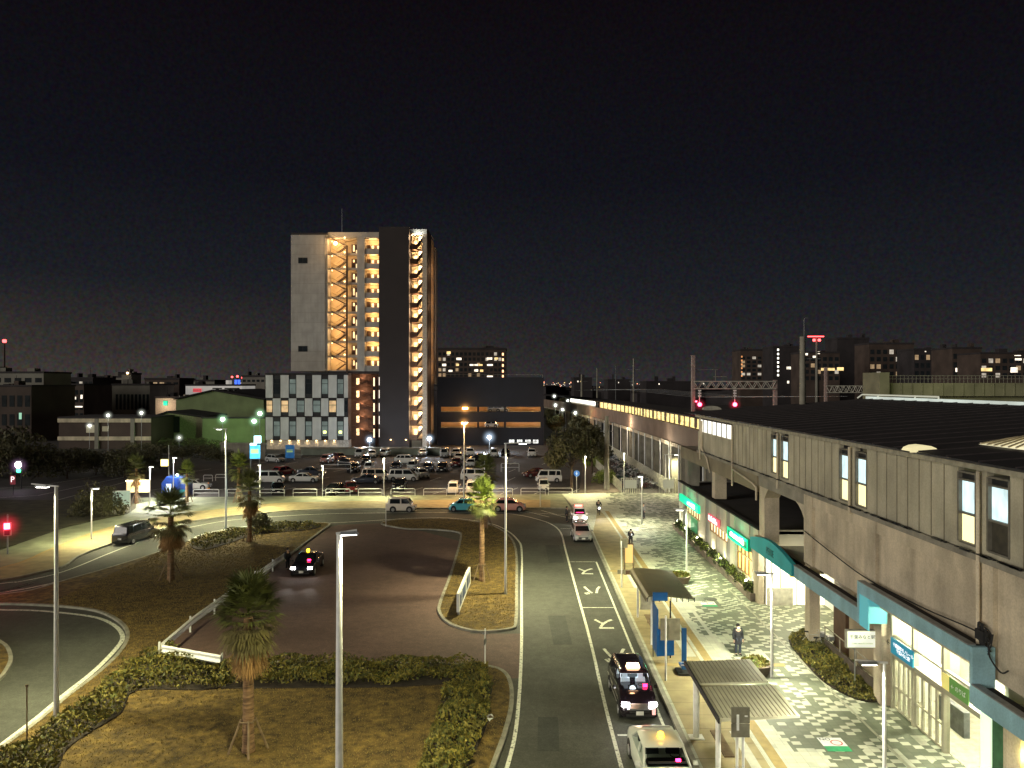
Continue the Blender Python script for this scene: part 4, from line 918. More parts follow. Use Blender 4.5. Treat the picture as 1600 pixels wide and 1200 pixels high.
# right skyline
sk = [
 ('tower_block', 'dark slender apartment tower with an orange-lit column of stairs', 1157, 1208, 548, 520, M_bg3, [(1158, 1160, 556 + i * 6, 558.5 + i * 6, M_lo) for i in range(6)], (6, 6, 556, 594)),
 ('tower_block', 'apartment tower with a bright dotted column of white stair lights', 1208, 1248, 543, 480, M_bg2, [(1214.5, 1217, 545 + i * 6.6, 548 + i * 6.6, emat('stair_dots', (1, .95, .8), 3)) for i in range(7)] + [(1229, 1236, 573, 577, M_lw), (1238, 1246, 573, 577, M_ly), (1241, 1245, 556, 560, M_ly), (1230, 1233, 595, 599, M_lw)], None),
 ('office_tower', 'bulky office tower with yellow windows behind the concrete mast', 1256, 1312, 552, 430, M_bg3, [(1283, 1293, 575, 579, M_ly), (1294, 1304, 575, 579, M_ly), (1308, 1318, 574, 579, M_ly), (1270, 1276, 556, 559, M_lw), (1276, 1281, 549, 553, M_lw), (1258, 1262, 551, 555, M_lw)], (6, 4, 556, 596)),
 ('office_tower', 'black flat-topped block on the right skyline', 1308, 1358, 530, 520, M_bg2, [], None),
 ('office_tower', 'wide dull brown block in the middle of the right skyline', 1358, 1428, 538, 470, M_bg3, [], (7, 4, 544, 590)),
 ('office_tower', 'dark block right of the brown one on the skyline', 1428, 1490, 547, 450, M_bg2, [(1445, 1447, 539.5 + 9, 550, M_lw)], (7, 3, 552, 590)),
 ('office_tower', 'dim brown apartment block second from the right edge', 1488, 1534, 545, 400, M_bg3, [(1480 + 13, 1498, 575, 581, M_lw), (1506, 1520, 575, 580, M_ly), (1522, 1532, 575, 580, M_ly), (1515, 1530, 588, 596, M_lw)], (5, 3, 550, 590)),
 ('office_tower', 'apartment block with white windows at the right edge', 1532, 1640, 553, 380, M_bg3, [(1533, 1550, 575, 580, M_ly), (1579, 1590, 574, 582, M_lw), (1585, 1595, 552 + 3, 556, M_lw), (1586, 1596, 560, 563, M_lw)], (10, 3, 558, 592)),
 ('low_block', 'low dark block with a few lights left of the signal gantry', 897, 925, 592, 420, M_bg2, [(902, 904, 595, 597, M_lw), (907, 908.5, 595, 597, M_ly)], None),
 ('low_block', 'low dark block near the horizon in mid picture', 950, 985, 595, 460, M_bg2, [(966, 967, 597, 598.5, M_lw)], None),
 ('low_block', 'long low dark block just left of the gantry', 1010, 1080, 598, 400, M_bg2, [(1029, 1030.5, 588 + 11, 601, M_lw)], None)]
for n_, l_, a, b, t, D, m_, lit, dk in sk: block(n_, l_, a, b, t, D, 20, m_, lit, dk)
bm = mast('beacon_mast', 'pylon with a red-lit platform above the right skyline', 1276, 528, 430, .9, M_bg4)
MB().bx(-5, 4, -.3, .3, ZY(526.5, 430), ZY(525, 430)).build('platform', M_red, bm); MB().ball((-1.6, -.5, ZY(531.5, 430)), .9).ball((1.3, -.5, ZY(531.5, 430)), .9).build('beacon', M_red, bm)
# distant lights between (far too many to count)
dl = MB()
for _ in range(420):
    px = R.choice([R.uniform(800, 900), R.uniform(0, 420), R.uniform(860, 1100), R.uniform(1150, 1620)]); D = R.uniform(600, 1400)
    dl.box(XD(px, D, R.uniform(2, 17)), (R.uniform(.4, 1.3),) * 3, 0, R.choice([0, 0, 1, 2]))
tag(dl.build('distant_town_lights', [M_lw, M_ly, emat('far_orange', (1, .35, .2), 2)]), kind='stuff')
tlm = MB()
for _ in range(900):
    px = R.uniform(-200, 1800); D = R.uniform(560, 900); p = XD(px, D); h_ = R.uniform(7, 14); tlm.box((p.x, p.y, h_ / 2), (R.uniform(8, 30), 8, h_), R.uniform(0, 3))
tag(tlm.build('distant_town', M_bg2), kind='stuff')
# roadside trees down the right of the garage, with parked row lights
for i, (px, py, D, pw, c_) in enumerate(((866, 619, 240, 300, (.8, 1, .9)), (868, 633, 200, 300, (.8, 1, .7)), (899, 645, 190, 400, (.8, 1, .4)), (879, 640, 210, 200, (1, 1, .7)), (887, 626, 260, 200, (.8, 1, .9)))):
    h_ = ZY(py, D); p = XD(px, D); e_ = empty('road_lamp', p, 0, 'white road lamp beyond the street tree, ' + ordn(i) + ' of five', 'street lamp', 'lamps down the far street')
    MB().cyl((0, 0, 0), (0, 0, h_), .07, .05, 6).build('pole', M_grey, e_); MB().ball((0, 0, h_), .32).build('lamp', emat('far_lamp', (.9, 1, .9), 9), e_)
    glare_ball(e_, (0, 0, h_), 1.4, 'glare_white', (.95, 1, .85), 2.6)
    light('POINT', p + Vector((0, -1.8, h_ - .3)), pw, c_, .2, name='far_street_light')
for i, (px, py) in enumerate(((862, 668), (872, 655), (884, 650), (868, 690), (880, 640), (896, 668))):
    dup(tA, P(px, py), R.uniform(0, 6), 'far street tree beyond the garage, ' + ordn(i) + ' of six', 'trees down the far street', scale=.8)

# ================================================================== cars
def body_rings(L, W_, hood, belt, tail, wsb, rgb, nose=0.55):
    """stations along y, front at -L/2"""
    y0, y1 = -L / 2, L / 2; hw = W_ / 2
    st = [(y0, nose - .05, hw * .74, .28), (y0 + .06, nose + .06, hw * .88, .22), (y0 + .22, nose + .17, hw * .97, .18), (y0 + .5, hood - .02, hw, .17),
          (wsb - .05, hood + .06, hw, .17), (wsb + .1, belt, hw, .17), ((wsb + rgb) / 2, belt, hw, .17), (rgb - .1, belt, hw, .17), (rgb + .05, max(tail, belt - .04) if tail > belt - .1 else tail + .03, hw, .18),
          (y1 - .25, tail, hw * .98, .2), (y1 - .07, tail - .08, hw * .92, .24), (y1, tail - .2, hw * .82, .3)]
    out = []; last = -99
    for (y, zt, h_, zb) in st:
        y = max(y, last + .02); last = y
        pts = [(h_ * .86, zb), (h_ * .98, zb + .1), (h_, zb + (zt - zb) * .45), (h_ * .985, zb + (zt - zb) * .78), (h_ * .93, zt - .03), (h_ * .78, zt + .012), (h_ * .3, zt + .03)]
        ring = [(x, y, z) for x, z in pts] + [(-x, y, z) for x, z in pts[::-1]]
        out.append(ring)
    return out
TYPES = {  # L, W, H, hood, belt, tail, windscreen base, roof front, roof rear, rear glass base
    'sedan': (4.55, 1.76, 1.45, .86, .93, .98, -1.15, -.35, .8, 1.55),
    'hatch': (4.0, 1.7, 1.5, .88, .95, .98, -1.2, -.45, 1.35, 1.88),
    'suv': (4.5, 1.8, 1.68, 1.0, 1.08, 1.1, -1.15, -.5, 1.7, 2.1),
    'kei': (3.4, 1.48, 1.68, .92, .98, 1.0, -1.25, -.72, 1.45, 1.62),
    'minivan': (4.6, 1.72, 1.85, 1.0, 1.08, 1.1, -1.75, -1.0, 2.0, 2.22),
    'van': (4.0, 1.6, 1.9, 1.02, 1.08, 1.1, -1.72, -1.25, 1.85, 1.94),
    'taxi': (4.4, 1.7, 1.75, 1.0, 1.06, 1.1, -1.25, -.62, 1.75, 2.1),
}
M_tail = mat('tail_lamp_red', (0.3, 0.01, 0.01), 0.3); M_headoff = mat('head_lamp_clear', (0.55, 0.57, 0.58), 0.15, 0.3)
M_plate = mat('number_plate', (0.7, 0.7, 0.66), 0.5)
def glassq(mb, a, b, c, d, inset=0.08, off=0.012, mi=0):
    a, b, c, d = map(Vector, (a, b, c, d)); n = (b - a).cross(d - a).normalized() * off
    def bl(u, v): return (a * (1 - u) + b * u) * (1 - v) + (d * (1 - u) + c * u) * v + n
    mb.quad(bl(inset, inset), bl(1 - inset, inset), bl(1 - inset, 1 - inset), bl(inset, 1 - inset), mi)
CARS = {}
def car(kind, paint, loc, rz, label, head=False, openc=False, parts=True, group=None, tail_on=False):
    key = (kind, paint.name, head, openc)
    if key in CARS:
        r = dup(CARS[key], loc, rz, label, group)
        if group is None and 'group' in r: del r['group']
        return r
    L, W_, Ht, hood, belt, tail, wsb, rf, rr, rgb = TYPES[kind]; hw = W_ / 2
    e_ = empty('parked_car' if not openc else 'taxi', loc, rz, label, 'car' if not openc else 'taxi', group)
    b = MB(); b.rings(body_rings(L, W_, hood, belt, tail, wsb, rgb)); b.build('body', paint, e_, smooth=True)
    wt = hw * .78; wb_ = hw * .93
    # greenhouse
    def ring(z, yf, yr, w_, rc=.12):
        pts = []
        for sx, sy, (yy) in ((1, -1, yf), (1, 1, yr), (-1, 1, yr), (-1, -1, yf)):
            c_ = (sx * (w_ - rc), yy - sy * rc); a0 = {(1, -1): -90, (1, 1): 0, (-1, 1): 90, (-1, -1): 180}[(sx, sy)]
            for k in (0, 30, 60, 90): t = rad(a0 + k); pts.append((c_[0] + rc * math.cos(t), c_[1] + rc * math.sin(t), z))
        return pts
    cb = MB()
    if not openc:
        cb.rings([ring(belt - .06, wsb, rgb, wb_), ring(Ht - .1, rf - .08, rr + .06, wt + .02), ring(Ht - .03, rf + .06, rr - .05, wt - .05), ring(Ht + .0, rf + .3, rr - .3, wt - .3, .08)])
    else:
        cb.rings([ring(Ht - .13, rf - .1, rr + .07, wt + .025), ring(Ht - .1, rf - .09, rr + .06, wt + .03), ring(Ht - .03, rf + .06, rr - .05, wt - .05), ring(Ht + .01, rf + .3, rr - .3, wt - .3, .08)])
        for sx in (1, -1):
            for (ya, yb_) in ((wsb + .06, rf), ((wsb + rgb) / 2 - .15, (wsb + rgb) / 2 - .12), (rgb - .08, rr)):
                cb.cyl((sx * (wb_ - .03), ya, belt - .08), (sx * (wt - .02), yb_, Ht - .1), .045, .04, 6)
        cb.rings([ring(belt - .02, rgb - .35, rgb, wb_ - .04), ring(Ht - .13, rr - .1, rr + .05, wt - .02)])
    cb.build('cabin', paint, e_, smooth=True)
    g_ = MB(); zb, zt = belt - .02, Ht - .11
    A = lambda sx, y, z, t: (sx * (wb_ * (1 - t) + (wt + .02) * t), y, z)
    g2 = M_glasscar if openc else M_glass_dark
    g_ = MB(); glassq(g_, A(-1, wsb, zb, 0), A(1, wsb, zb, 0), A(1, rf - .08, zt, 1), A(-1, rf - .08, zt, 1), .07); g_.build('windscreen', glassmat('tinted_windscreen', (.16, .18, .17), .12) if kind == 'sedan' and openc else g2, e_)
    g_ = MB(); glassq(g_, A(1, rgb, zb, 0), A(-1, rgb, zb, 0), A(-1, rr + .06, zt, 1), A(1, rr + .06, zt, 1), .1); g_.build('rear_window', M_glass_dark, e_)
    ym = (wsb + rgb) / 2 - .15; yt = ym + .02
    for sx in (1, -1):
        g_ = MB()
        segs = [((wsb + .12, rf + .02), (ym - .04, yt - .04)), ((ym + .04, yt + .04), (rgb - .25, rr - .12))]
        if kind in ('minivan', 'van', 'suv', 'taxi'):
            y2, t2 = rgb - .85, rr - .68; segs[1] = ((ym + .04, yt + .04), (y2 - .03, t2 - .03)); segs.append(((y2 + .03, t2 + .03), (rgb - .12, rr - .08)))
        for (a0, a1), (b0, b1) in segs:
            q = [A(sx, a0, zb + .03, 0), A(sx, b0, zb + .03, 0), A(sx, b1, zt, 1), A(sx, a1, zt, 1)]
            if sx < 0: q = [q[1], q[0], q[3], q[2]]
            glassq(g_, *q, inset=.04)
        g_.build('side_window', g2 if openc else M_glass_dark, e_)
        m_ = MB().box((sx * (hw + .1), wsb + .3, belt + .04), (.16, .1, .13), 0, 0, .8); m_.build('mirror', paint, e_)
        hl = MB().box((sx * hw * .72, -L / 2 + .1, (hood + .38) / 2 + .06), (.34, .16, .15), sx * .25); hl.build('headlight', emat('headlight_on', (1, .98, .95), 30) if head else M_headoff, e_)
        MB().box((sx * hw * .8, L / 2 - .1, tail - .28), (.2, .12, .3 if kind in ('kei', 'van', 'minivan', 'taxi') else .16), -sx * .2).build('tail_lamp', M_tail, e_)
        for yy in (-L / 2 + .72, L / 2 - .75):
            MB().cyl((sx * (hw - .2), yy, .34), (sx * (hw + .004), yy, .34), .385, .385, 18).build('wheel_arch', M_black, e_)
            wh_ = MB().cyl((sx * (hw - .18), yy, .3), (sx * (hw + .018), yy, .3), .3, .29, 18).build('wheel', M_black, e_, smooth=True)
            rm = MB().cyl((sx * (hw + .01), yy, .3), (sx * (hw + .028), yy, .3), .2, .19, 14)
            rm.build('rim', M_chrome, wh_)
    MB().box((0, -L / 2 - .005, .48), (.9, .05, .13)).box((0, -L / 2 + .01, .3), (1.2, .06, .12)).build('grille', M_black, e_)
    MB().box((0, -L / 2 - .045, .42), (.33, .03, .165)).build('front_plate', M_plate, e_)
    MB().box((0, L / 2 + .02, .62), (.33, .03, .165)).build('rear_plate', M_plate, e_)
    if not openc: CARS[key] = e_
    return e_
def paint(n, c, r=.22): return mat('paint_' + n, c, r, 0.0, .03, 2, coat=.6)
WH, SV, BK, DG, RD, PK, BL, BE, DR, BN = paint('white', (.72, .72, .68)), paint('silver', (.4, .41, .4)), paint('black', (.012, .012, .014)), paint('dark_grey', (.05, .055, .07)), paint('red', (.35, .04, .04)), paint('salmon', (.62, .3, .24)), paint('sky_blue', (.1, .42, .5)), paint('cream', (.6, .52, .42)), paint('dark_red', (.12, .02, .02)), paint('warm_white', (.65, .58, .5))
FR, RT, LT, BKW = 0.0, rad(90), rad(-90), math.pi     # facing viewer / right / left / away
lot = [
 (423, 754, 'minivan', WH, RT, 'white van parked sideways at the far left of the car park'),
 (476, 753, 'sedan', WH, RT, 'white sedan parked sideways left of the middle of the lot'),
 (487, 743, 'sedan', DG, RT, 'dark sedan directly behind the white sedan'),
 (443, 742, 'hatch', RD, rad(150), 'red hatchback behind the white van at left'),
 (434, 770, 'sedan', BK, rad(20), 'black sedan behind the first guard rail from the left'),
 (524, 771, 'sedan', BK, rad(-14), 'black car with glinting bonnet behind the third guard rail'),
 (548, 769, 'hatch', DR, rad(15), 'dark red car right beside the glinting black car'),
 (625, 764, 'hatch', BK, FR, 'black hatchback parked nose-out below the white van'),
 (573, 755, 'sedan', DG, LT, 'dark grey sedan beside the bright white lamp post'),
 (588, 750, 'minivan', BE, RT, 'beige van behind the dark grey sedan'),
 (631, 751, 'minivan', WH, RT, 'white van right of the bright white lamp post'),
 (657, 746, 'hatch', SV, rad(30), 'silver hatchback tucked right of the white van'),
 (577, 736, 'kei', WH, FR, 'small white kei car above the dark grey sedan'),
 (553, 737, 'hatch', BK, FR, 'black hatchback left of the small white kei car'),
 (543, 728, 'sedan', BK, rad(60), 'long black sedan parked at an angle mid-lot'),
 (511, 723, 'kei', PK, rad(-12), 'pinkish kei van on the far left of the back rows'),
 (530, 719, 'hatch', DR, rad(40), 'dark maroon hatchback behind the long black sedan'),
 (563, 714, 'van', WH, FR, 'tall white van in the back row below the floodlight'),
 (581, 714, 'hatch', WH, rad(15), 'white hatchback right of the tall white van'),
 (601, 713, 'kei', BN, rad(-10), 'cream kei car lit yellow before the concrete wall'),
 (636, 724, 'suv', WH, RT, 'white wagon parked sideways in the back half'),
 (644, 734, 'kei', WH, FR, 'white kei car in front of the white wagon'),
 (619, 735, 'hatch', DG, FR, 'dark hatchback left of the white kei car'),
 (661, 712, 'sedan', SV, FR, 'silver sedan against the concrete wall end'),
 (430, 722, 'hatch', SV, rad(60), 'silver car on the ramp left of the blue board'),
 (572, 723, 'hatch', BK, rad(10), 'black hatchback in front of the tall white van'),
 (695, 714, 'van', SV, FR, 'silver-white van leftmost in the garage row'),
 (713, 713, 'suv', WH, FR, 'white suv right of the silver-white van'),
 (717, 719, 'hatch', BN, FR, 'off-white hatchback before the garage row'),
 (713, 728, 'sedan', DR, FR, 'dark red sedan under the off-white hatchback'),
 (734, 712, 'suv', WH, rad(8), 'white suv with dark grille nearest the orange lamp'),
 (748, 721, 'sedan', BK, LT, 'black sedan parked sideways below the white suv'),
 (772, 714, 'van', WH, FR, 'white van under the brightest floodlight'),
 (790, 712, 'hatch', BK, FR, 'black hatchback right of the floodlit white van'),
 (831, 713, 'suv', WH, FR, 'lone white suv at the right end of the garage row'),
 (736, 729, 'hatch', WH, FR, 'white hatchback above the sideways van behind palms'),
 (759, 733, 'hatch', WH, rad(-5), 'white car beside the inner white lamp post'),
 (743, 750, 'minivan', WH, RT, 'white van half hidden behind the palm heads'),
 (709, 770, 'kei', WH, BKW, 'white kei van seen from behind at the guard rail'),
 (737, 769, 'kei', WH, BKW, 'white kei car partly hidden by the bright palm'),
 (669, 736, 'hatch', DG, FR, 'grey hatchback left in the dark middle row'),
 (691, 736, 'hatch', BK, FR, 'black hatchback right in the dark middle row'),
 (857, 753, 'van', WH, LT, 'white van parked sideways at the right end of the lot'),
 (838, 745, 'sedan', DR, rad(-60), 'maroon sedan behind the right-hand white van'),
 (849, 766, 'kei', WH, FR, 'white kei car behind the last guard rail on the right'),
 (381, 683 - 7, 'sedan', SV, LT, 'silver sedan in the green-lit yard, upper'),
 (391, 691, 'hatch', DG, rad(30), 'dark car in the green-lit yard beside the annexe'),
 (409, 687, 'kei', WH, RT, 'white kei car in the green-lit yard by the annexe corner'),
 (304, 764, 'sedan', WH, RT, 'white car glaring under lamps right of the blue booth'),
]
for px, py, k, pc, rz, lb in lot:
    car(k, pc, P(px, py), rz + (R.uniform(-.03, .03)), lb, group='cars in the car park')
for i, (px, z_) in enumerate(((772, cz_(644)), (785, cz_(644)), (768, cz_(669)))):
    car('kei', WH if i else SV, XD(px, DC + 3.5, z_), RT, ['silver car on the upper lit garage deck', 'white car on the upper lit garage deck', 'white car on the lower lit garage deck'][i])
# road cars
c1 = car('kei', BN, P(628, 799), RT, 'pale pinkish-white kei van waiting at the kerb, leftmost of three')
c2 = car('hatch', BL, P(723, 798), LT, 'light blue small car half hidden behind the palm'); c2.scale = (.95, .8, 1)
c3 = car('hatch', PK, P(795, 798), RT, 'salmon pink small car at the kerb right of the palm')
car('hatch', SV, P(908, 842), rad(2), 'silver hatchback facing the viewer, stopped behind the taxi bays')
kt = car('kei', paint('lit_white', (.7, .62, .58)), P(904, 815), rad(2), 'white taxi with glowing red roof lamp, beside a standing driver', head=True)
q = MB().box((0, 0, 1.76), (.8, .25, .16)); q.build('roof_lamp', emat('red_roof_lamp', (1, .15, .12), 7), kt)
MB().bx(-.4, .4, -1.12, -1.05, 1.05, 1.2).build('display', emat('red_display', (1, .02, .12), 6), kt)
light('POINT', P(904, 808, 2.3), 25, (1, .18, .12), .2, name='red_roof_light')
light('POINT', P(904, 822, .7), 45, (1, .7, .5), .1, name='head_light')
mv = car('minivan', BK, P(211, 845), rad(173), 'black minivan seen from behind, stopped at the left kerb')
# dark taxi in the yard
dt = car('sedan', paint('taxi_black', (.01, .01, .013)), P(481, 891), rad(3), 'black taxi with yellow roof lamp and bright headlights in the empty yard', head=True)
MB().cyl((0, .1, 1.46), (0, .1, 1.5), .1, .09, 10).ball((0, .1, 1.58), .13, 10, 0, .8).build('roof_lamp', emat('yellow_lamp', (1, .65, .02), 9), dt)
MB().bx(.2, .45, -1.06, -.98, .98, 1.1).build('display', emat('red_display2', (1, .02, .12), 10), dt)
dt.scale = (1.02, 1.02, 1.02)
pd = P(474, 900, .6)
for dx in (-.75, .75): light('SPOT', pd + Vector((dx, -.35, 0)), 60, (1, .97, .92), .06, pd + Vector((dx * 1.2, -5, -.5)), 60, .9, 'head_light')
# near taxis ------------------------------------------------------------
def seats(e_, cover, front_y, kind, driver=True):
    for sx in (-1, 1):
        s_ = MB(); s_.box((sx * .36, front_y + .1, .98), (.5, .16, .55), 0, 0, .85); s_.box((sx * .36, front_y + .12, 1.34), (.26, .12, .2), 0, 0, .85); s_.build('seat_cover', cover, e_)
    MB().box((0, front_y + 1.1, 1.0), (1.3, .18, .55)).build('rear_seat', cover, e_)
    MB().box((0, front_y - .62, .99), (1.38, .4, .14), 0, 0, .9).build('dashboard', M_black, e_)
    MB().ribbon([Vector((.36 + .17 * math.cos(t), front_y - .32, 0)) + Vector((0, .17 * math.sin(t), 0)) for t in [i * math.pi / 6 for i in range(12)]], .03, 1.08, 1.1, closed=True).build('steering_wheel', M_black, e_)
jt = car('taxi', paint('taxi_indigo', (.012, .008, .012), .15), Vector((5.25, 36.3, 0)), rad(1.2), 'black tall-roofed taxi with lit white roof sign and seat covers', head=True, openc=True)
M_cover = emat('seat_cover_glow', (.75, .85, .95), .45); seats(jt, M_cover, -.35, 'taxi')  # covers glow on their own, painting the cabin light on them
MB().box((0, -.35, 1.86), (.62, .22, .17), 0, 0, .85).build('roof_sign', emat('roof_sign_warm', (1, .6, .35), 14), jt)
MB().bx(.36, .56, -1.02, -.96, 1.1, 1.23).build('display', emat('red_display3', (1, .02, .1), 14), jt)
gr = MB()
for i in range(5): gr.bx(-.5, .5, -2.27, -2.2, .62 + i * .05, .635 + i * .05)
gr.bx(-.56, .56, -2.26, -2.21, .57, .6); gr.build('chrome_grille', M_chrome, jt)
MB().box((.62, -2.2, .5), (.14, .1, .3)).build('fog_lamp', emat('pink_lamp', (1, .5, .45), 1.2), jt)
for k in (-1, 1):
    MB().bx(k * .845 - .01, k * .845 + .01, -.9, 1.7, .4, .43).build('side_trim', M_chrome, jt)
light('POINT', Vector((5.25, 36.0, 1.45)), 14, (.85, .93, 1), .15, name='cabin_light')
light('POINT', Vector((5.2, 35.4, 2.25)), 40, (1, .5, .25), .15, name='roof_sign_light')
for dx in (-.65, .65): light('SPOT', Vector((5.2 + dx, 33.95, .72)), 55, (1, .97, .95), .06, Vector((5.2 + dx * 1.2, 29, 0)), 70, .9, 'head_light')
wt_ = car('sedan', paint('taxi_white', (.66, .68, .6), .3), Vector((5.38, 29.35, 0)), rad(1.5), 'white taxi sedan with small amber roof lamp, front cut by the photo edge', head=False, openc=True)
wt_.scale = (1.1, 1.06, 1.03)
seats(wt_, mat('dark_seat', (.03, .035, .035), .8), -.2, 'sedan')
MB().cyl((0, .12, 1.45), (0, .12, 1.49), .13, .11, 12).ball((0, .12, 1.56), .11, 10, 0, .8).build('roof_lamp', emat('amber_lamp', (1, .5, .03), 9), wt_)
MB().bx(.3, .46, -.96, -.88, 1.0, 1.13).build('display', emat('red_display4', (1, .02, .12), 16), wt_)
MB().tube([(-.5, .95, 1.435), (.5, .95, 1.435)], .02, 6).build('roof_trim', M_chrome, wt_)
light('POINT', Vector((5.38, 29.3, 1.95)), 8, (1, .5, .05), .1, name='amber_light')

# ================================================================== guard rails, fences
def pipe_rail(px0, px1, py, label, h=.95, group='white pipe guard rails'):
    a, b = P(px0, py, .12), P(px1, py, .12); L_ = (b - a).length; e_ = empty('guard_rail', (a + b) / 2, math.atan2(b.y - a.y, b.x - a.x), label, 'guard rail', group)
    x = L_ / 2; c_ = .12
    MB().tube([(-x, 0, 0), (-x, 0, h - c_), (-x + c_, 0, h), (x - c_, 0, h), (x, 0, h - c_), (x, 0, 0)], .04, 8).build('frame', M_white, e_, smooth=True)
    MB().tube([(-x, 0, h * .52), (x, 0, h * .52)], .03, 8).build('crossbar', M_white, e_)
    return e_
rails = [(302, 342), (355, 373), (407, 444), (458, 495), (509, 547), (560, 597), (611, 648.5), (662, 698), (712, 749), (765, 801), (814, 852), (857, 894)]
for i, (a, b) in enumerate(rails): pipe_rail(a, b, 776 - .004 * (a - 300), 'white pipe guard rail, %s from the left along the car park front' % ordn(i))
pipe_rail(318, 332, 752, 'grey pipe barrier in the lane behind the blue booth, left one'); pipe_rail(337, 352, 751, 'grey pipe barrier in the lane behind the blue booth, right one')
ln = MB()
for i in range(14):
    a = 640 + i * 0
lotlines = []
for x0 in range(-58, 10, 5):
    lotlines.append([Vector((x0 * .92, 104.6, 0)), Vector((x0 * .92 + 2.4, 111, 0))])
for yb in (119, 131, 143, 155):
    for x0 in range(-56, 10, 6): lotlines.append([Vector((x0, yb, 0)), Vector((x0 + 1.2, yb + 4.5, 0))])
for l_ in lotlines: ln.ribbon(l_, .12, -.006)
tag(ln.build('bay_lines', M_line), kind='structure')
# W-beam guard rail of the yard
def wbeam(name, label, pts, h, gap=3.6):
    e_ = empty(name, (pts[0].x, pts[0].y, .1), 0, label, 'crash barrier'); o = Vector((pts[0].x, pts[0].y, 0)); q = [p - o for p in pts]
    b = MB()
    for i in range(len(q) - 1):
        a_, b_ = q[i], q[i + 1]; d = (b_ - a_).normalized(); n = Vector((d.y, -d.x, 0))
        prof = [(0, h), (.07, h - .07), (.01, h - .22), (.07, h - .37), (0, h - .46), (-.03, h - .46), (-.03, h)]
        b.rings([[(p + n * u).to_tuple()[:2] + (v,) for u, v in prof] for p in (a_, b_)])
    b.build('rail', M_white, e_)
    L_ = 0
    for i in range(len(q) - 1):
        a_, b_ = q[i], q[i + 1]; n_ = max(1, int((b_ - a_).length / gap))
        for k in range(n_ + (i == len(q) - 2)):
            p = a_ + (b_ - a_) * k / n_; d = (b_ - a_).normalized(); nn = Vector((d.y, -d.x, 0)) * -.1
            MB().cyl((p.x + nn.x, p.y + nn.y, -.1), (p.x + nn.x, p.y + nn.y, h + .08), .06, .06, 8).build('post', M_white, e_)
    return e_
wbeam('crash_barrier', 'long white crash barrier running back from the corner to the parked taxi', [P(252, 1031), P(300, 988), P(370, 935), P(452, 876)], .8)
wbeam('crash_barrier', 'short white crash barrier at the near corner of the yard', [P(254, 1034), P(345, 1051)], .8)
# sign wall on the island
e_ = empty('notice_wall', Vector((-4.0, 49.2, .11)), rad(-2), 'long white notice panel seen edge-on on the narrow grass island', 'notice panel')
MB().bx(-.09, .09, 0, 7.2, .25, 1.45).build('panel', M_white, e_)
for y in (.3, 3.6, 6.8): MB().bx(-.06, .06, y, y + .12, 0, .25).build('post', M_grey, e_)
for i, w_ in enumerate((.9, 1.4, .7, 1.1, .8)):
    MB().bx(.095, .105, .4 + i * 1.35, .4 + i * 1.35 + w_, .5, 1.25).build('blue_letter_block', mat('letter_blue', (.05, .08, .16), .6), e_)
# small signs and posts
def sign_post(name, label, px, py, h, plates, cat='sign post', r=.035, m=M_white, base=0.11):
    e_ = empty(name, P(px, py, base), 0, label, cat); MB().cyl((0, 0, -.1), (0, 0, h), r, r, 8).build('post', m, e_)
    for (x, y, z, w_, hh, mm_, rz) in plates:
        MB().box((x, y, z), (w_, .03, hh), rz).build('plate', mm_, e_)
    return e_
sign_post('sign_post', 'short white post with thin cross plates between island and hedge', 758, 1045, 2.1, [(0, 0, 1.85, .35, .05, M_grey, .3), (0, -.05, 1.45, .42, .3, mat('sign_back', (.12, .11, .1), .5, .2), 1.35)])
sign_post('marker_post', 'thin wooden marker post on the roundabout kerb at lower left', 42, 1160, 2.4, [(0, 0, 2.35, .12, .1, M_stake, 0)], 'marker post', .03, M_stake)
sign_post('marker_post', 'thin white marker post where the lawn meets the road, near kei van', 603, 821, 3.1, [(0, 0, 3.0, .3, .06, M_white, 0)], 'marker post', .03)
sign_post('sign_post', 'white pole with a small cross plate at right of car park pavement', 844, 792, 2.6, [(0, 0, 2.5, .2, .1, M_white, 0)], 'sign post')
rs = sign_post('round_sign', 'round blue pedestrian sign on a white pole by the footpath', 901, 768, 2.2, [], 'traffic sign')
MB().cyl((0, .03, 2.5), (0, -.03, 2.5), .42, .42, 20).build('disc', emat('blue_disc', (.03, .13, .45), .35), rs)
MB().bx(-.05, .05, -.05, -.035, 2.3, 2.62).ball((0, -.05, 2.7), .07, 8).bx(-.16, .16, -.05, -.035, 2.5, 2.55).build('symbol', M_white, rs)
mb_ = empty('map_board', P(190, 803), rad(18), 'white standing map board on the left pavement', 'notice board')
MB().bx(-.85, .85, -.05, .05, .9, 2.6).build('board', emat('map_face', (.55, .7, .6), .35, .2, 2), mb_)
MB().tube([(-.9, 0, 0), (-.9, 0, 2.65), (.9, 0, 2.65), (.9, 0, 0)], .045, 8).build('frame', M_white, mb_)
nb = empty('notice_shelter', P(216, 788), 0, 'lit twin notice board glowing white and yellow under lamps', 'notice board')
for i, x0 in enumerate((-1.45, .02)):
    MB().bx(x0, x0 + 1.4, -.03, .03, 1.5, 2.9).build('panel', emat('notice_face', (1, .82, .42), 1.3, .3, 1), nb)
    MB().bx(x0, x0 + 1.4, -.25, .1, 2.9, 3.0).build('lamp', emat('notice_lamp', (1, .9, .6), 9), nb)
for x in (-1.5, 0, 1.47): MB().bx(x - .04, x + .04, -.06, .06, 0, 3.05).build('post', M_brown, nb)
light('SPOT', P(216, 790, 3.0), 1600, (1, .92, .7), .3, P(216, 812, 0), 130, .8, 'notice_light')
ys = empty('lit_sign', P(257, 770), 0, 'yellow-white glowing box sign on a thin pole', 'lit sign')
MB().cyl((.6, 0, 0), (.6, 0, 6.6), .05, .04, 8).build('pole', M_pole, ys); MB().bx(-.45, .45, -.12, .12, 3.7, 4.6).build('box', emat('yellow_box', (1, .85, .3), 3.5), ys)
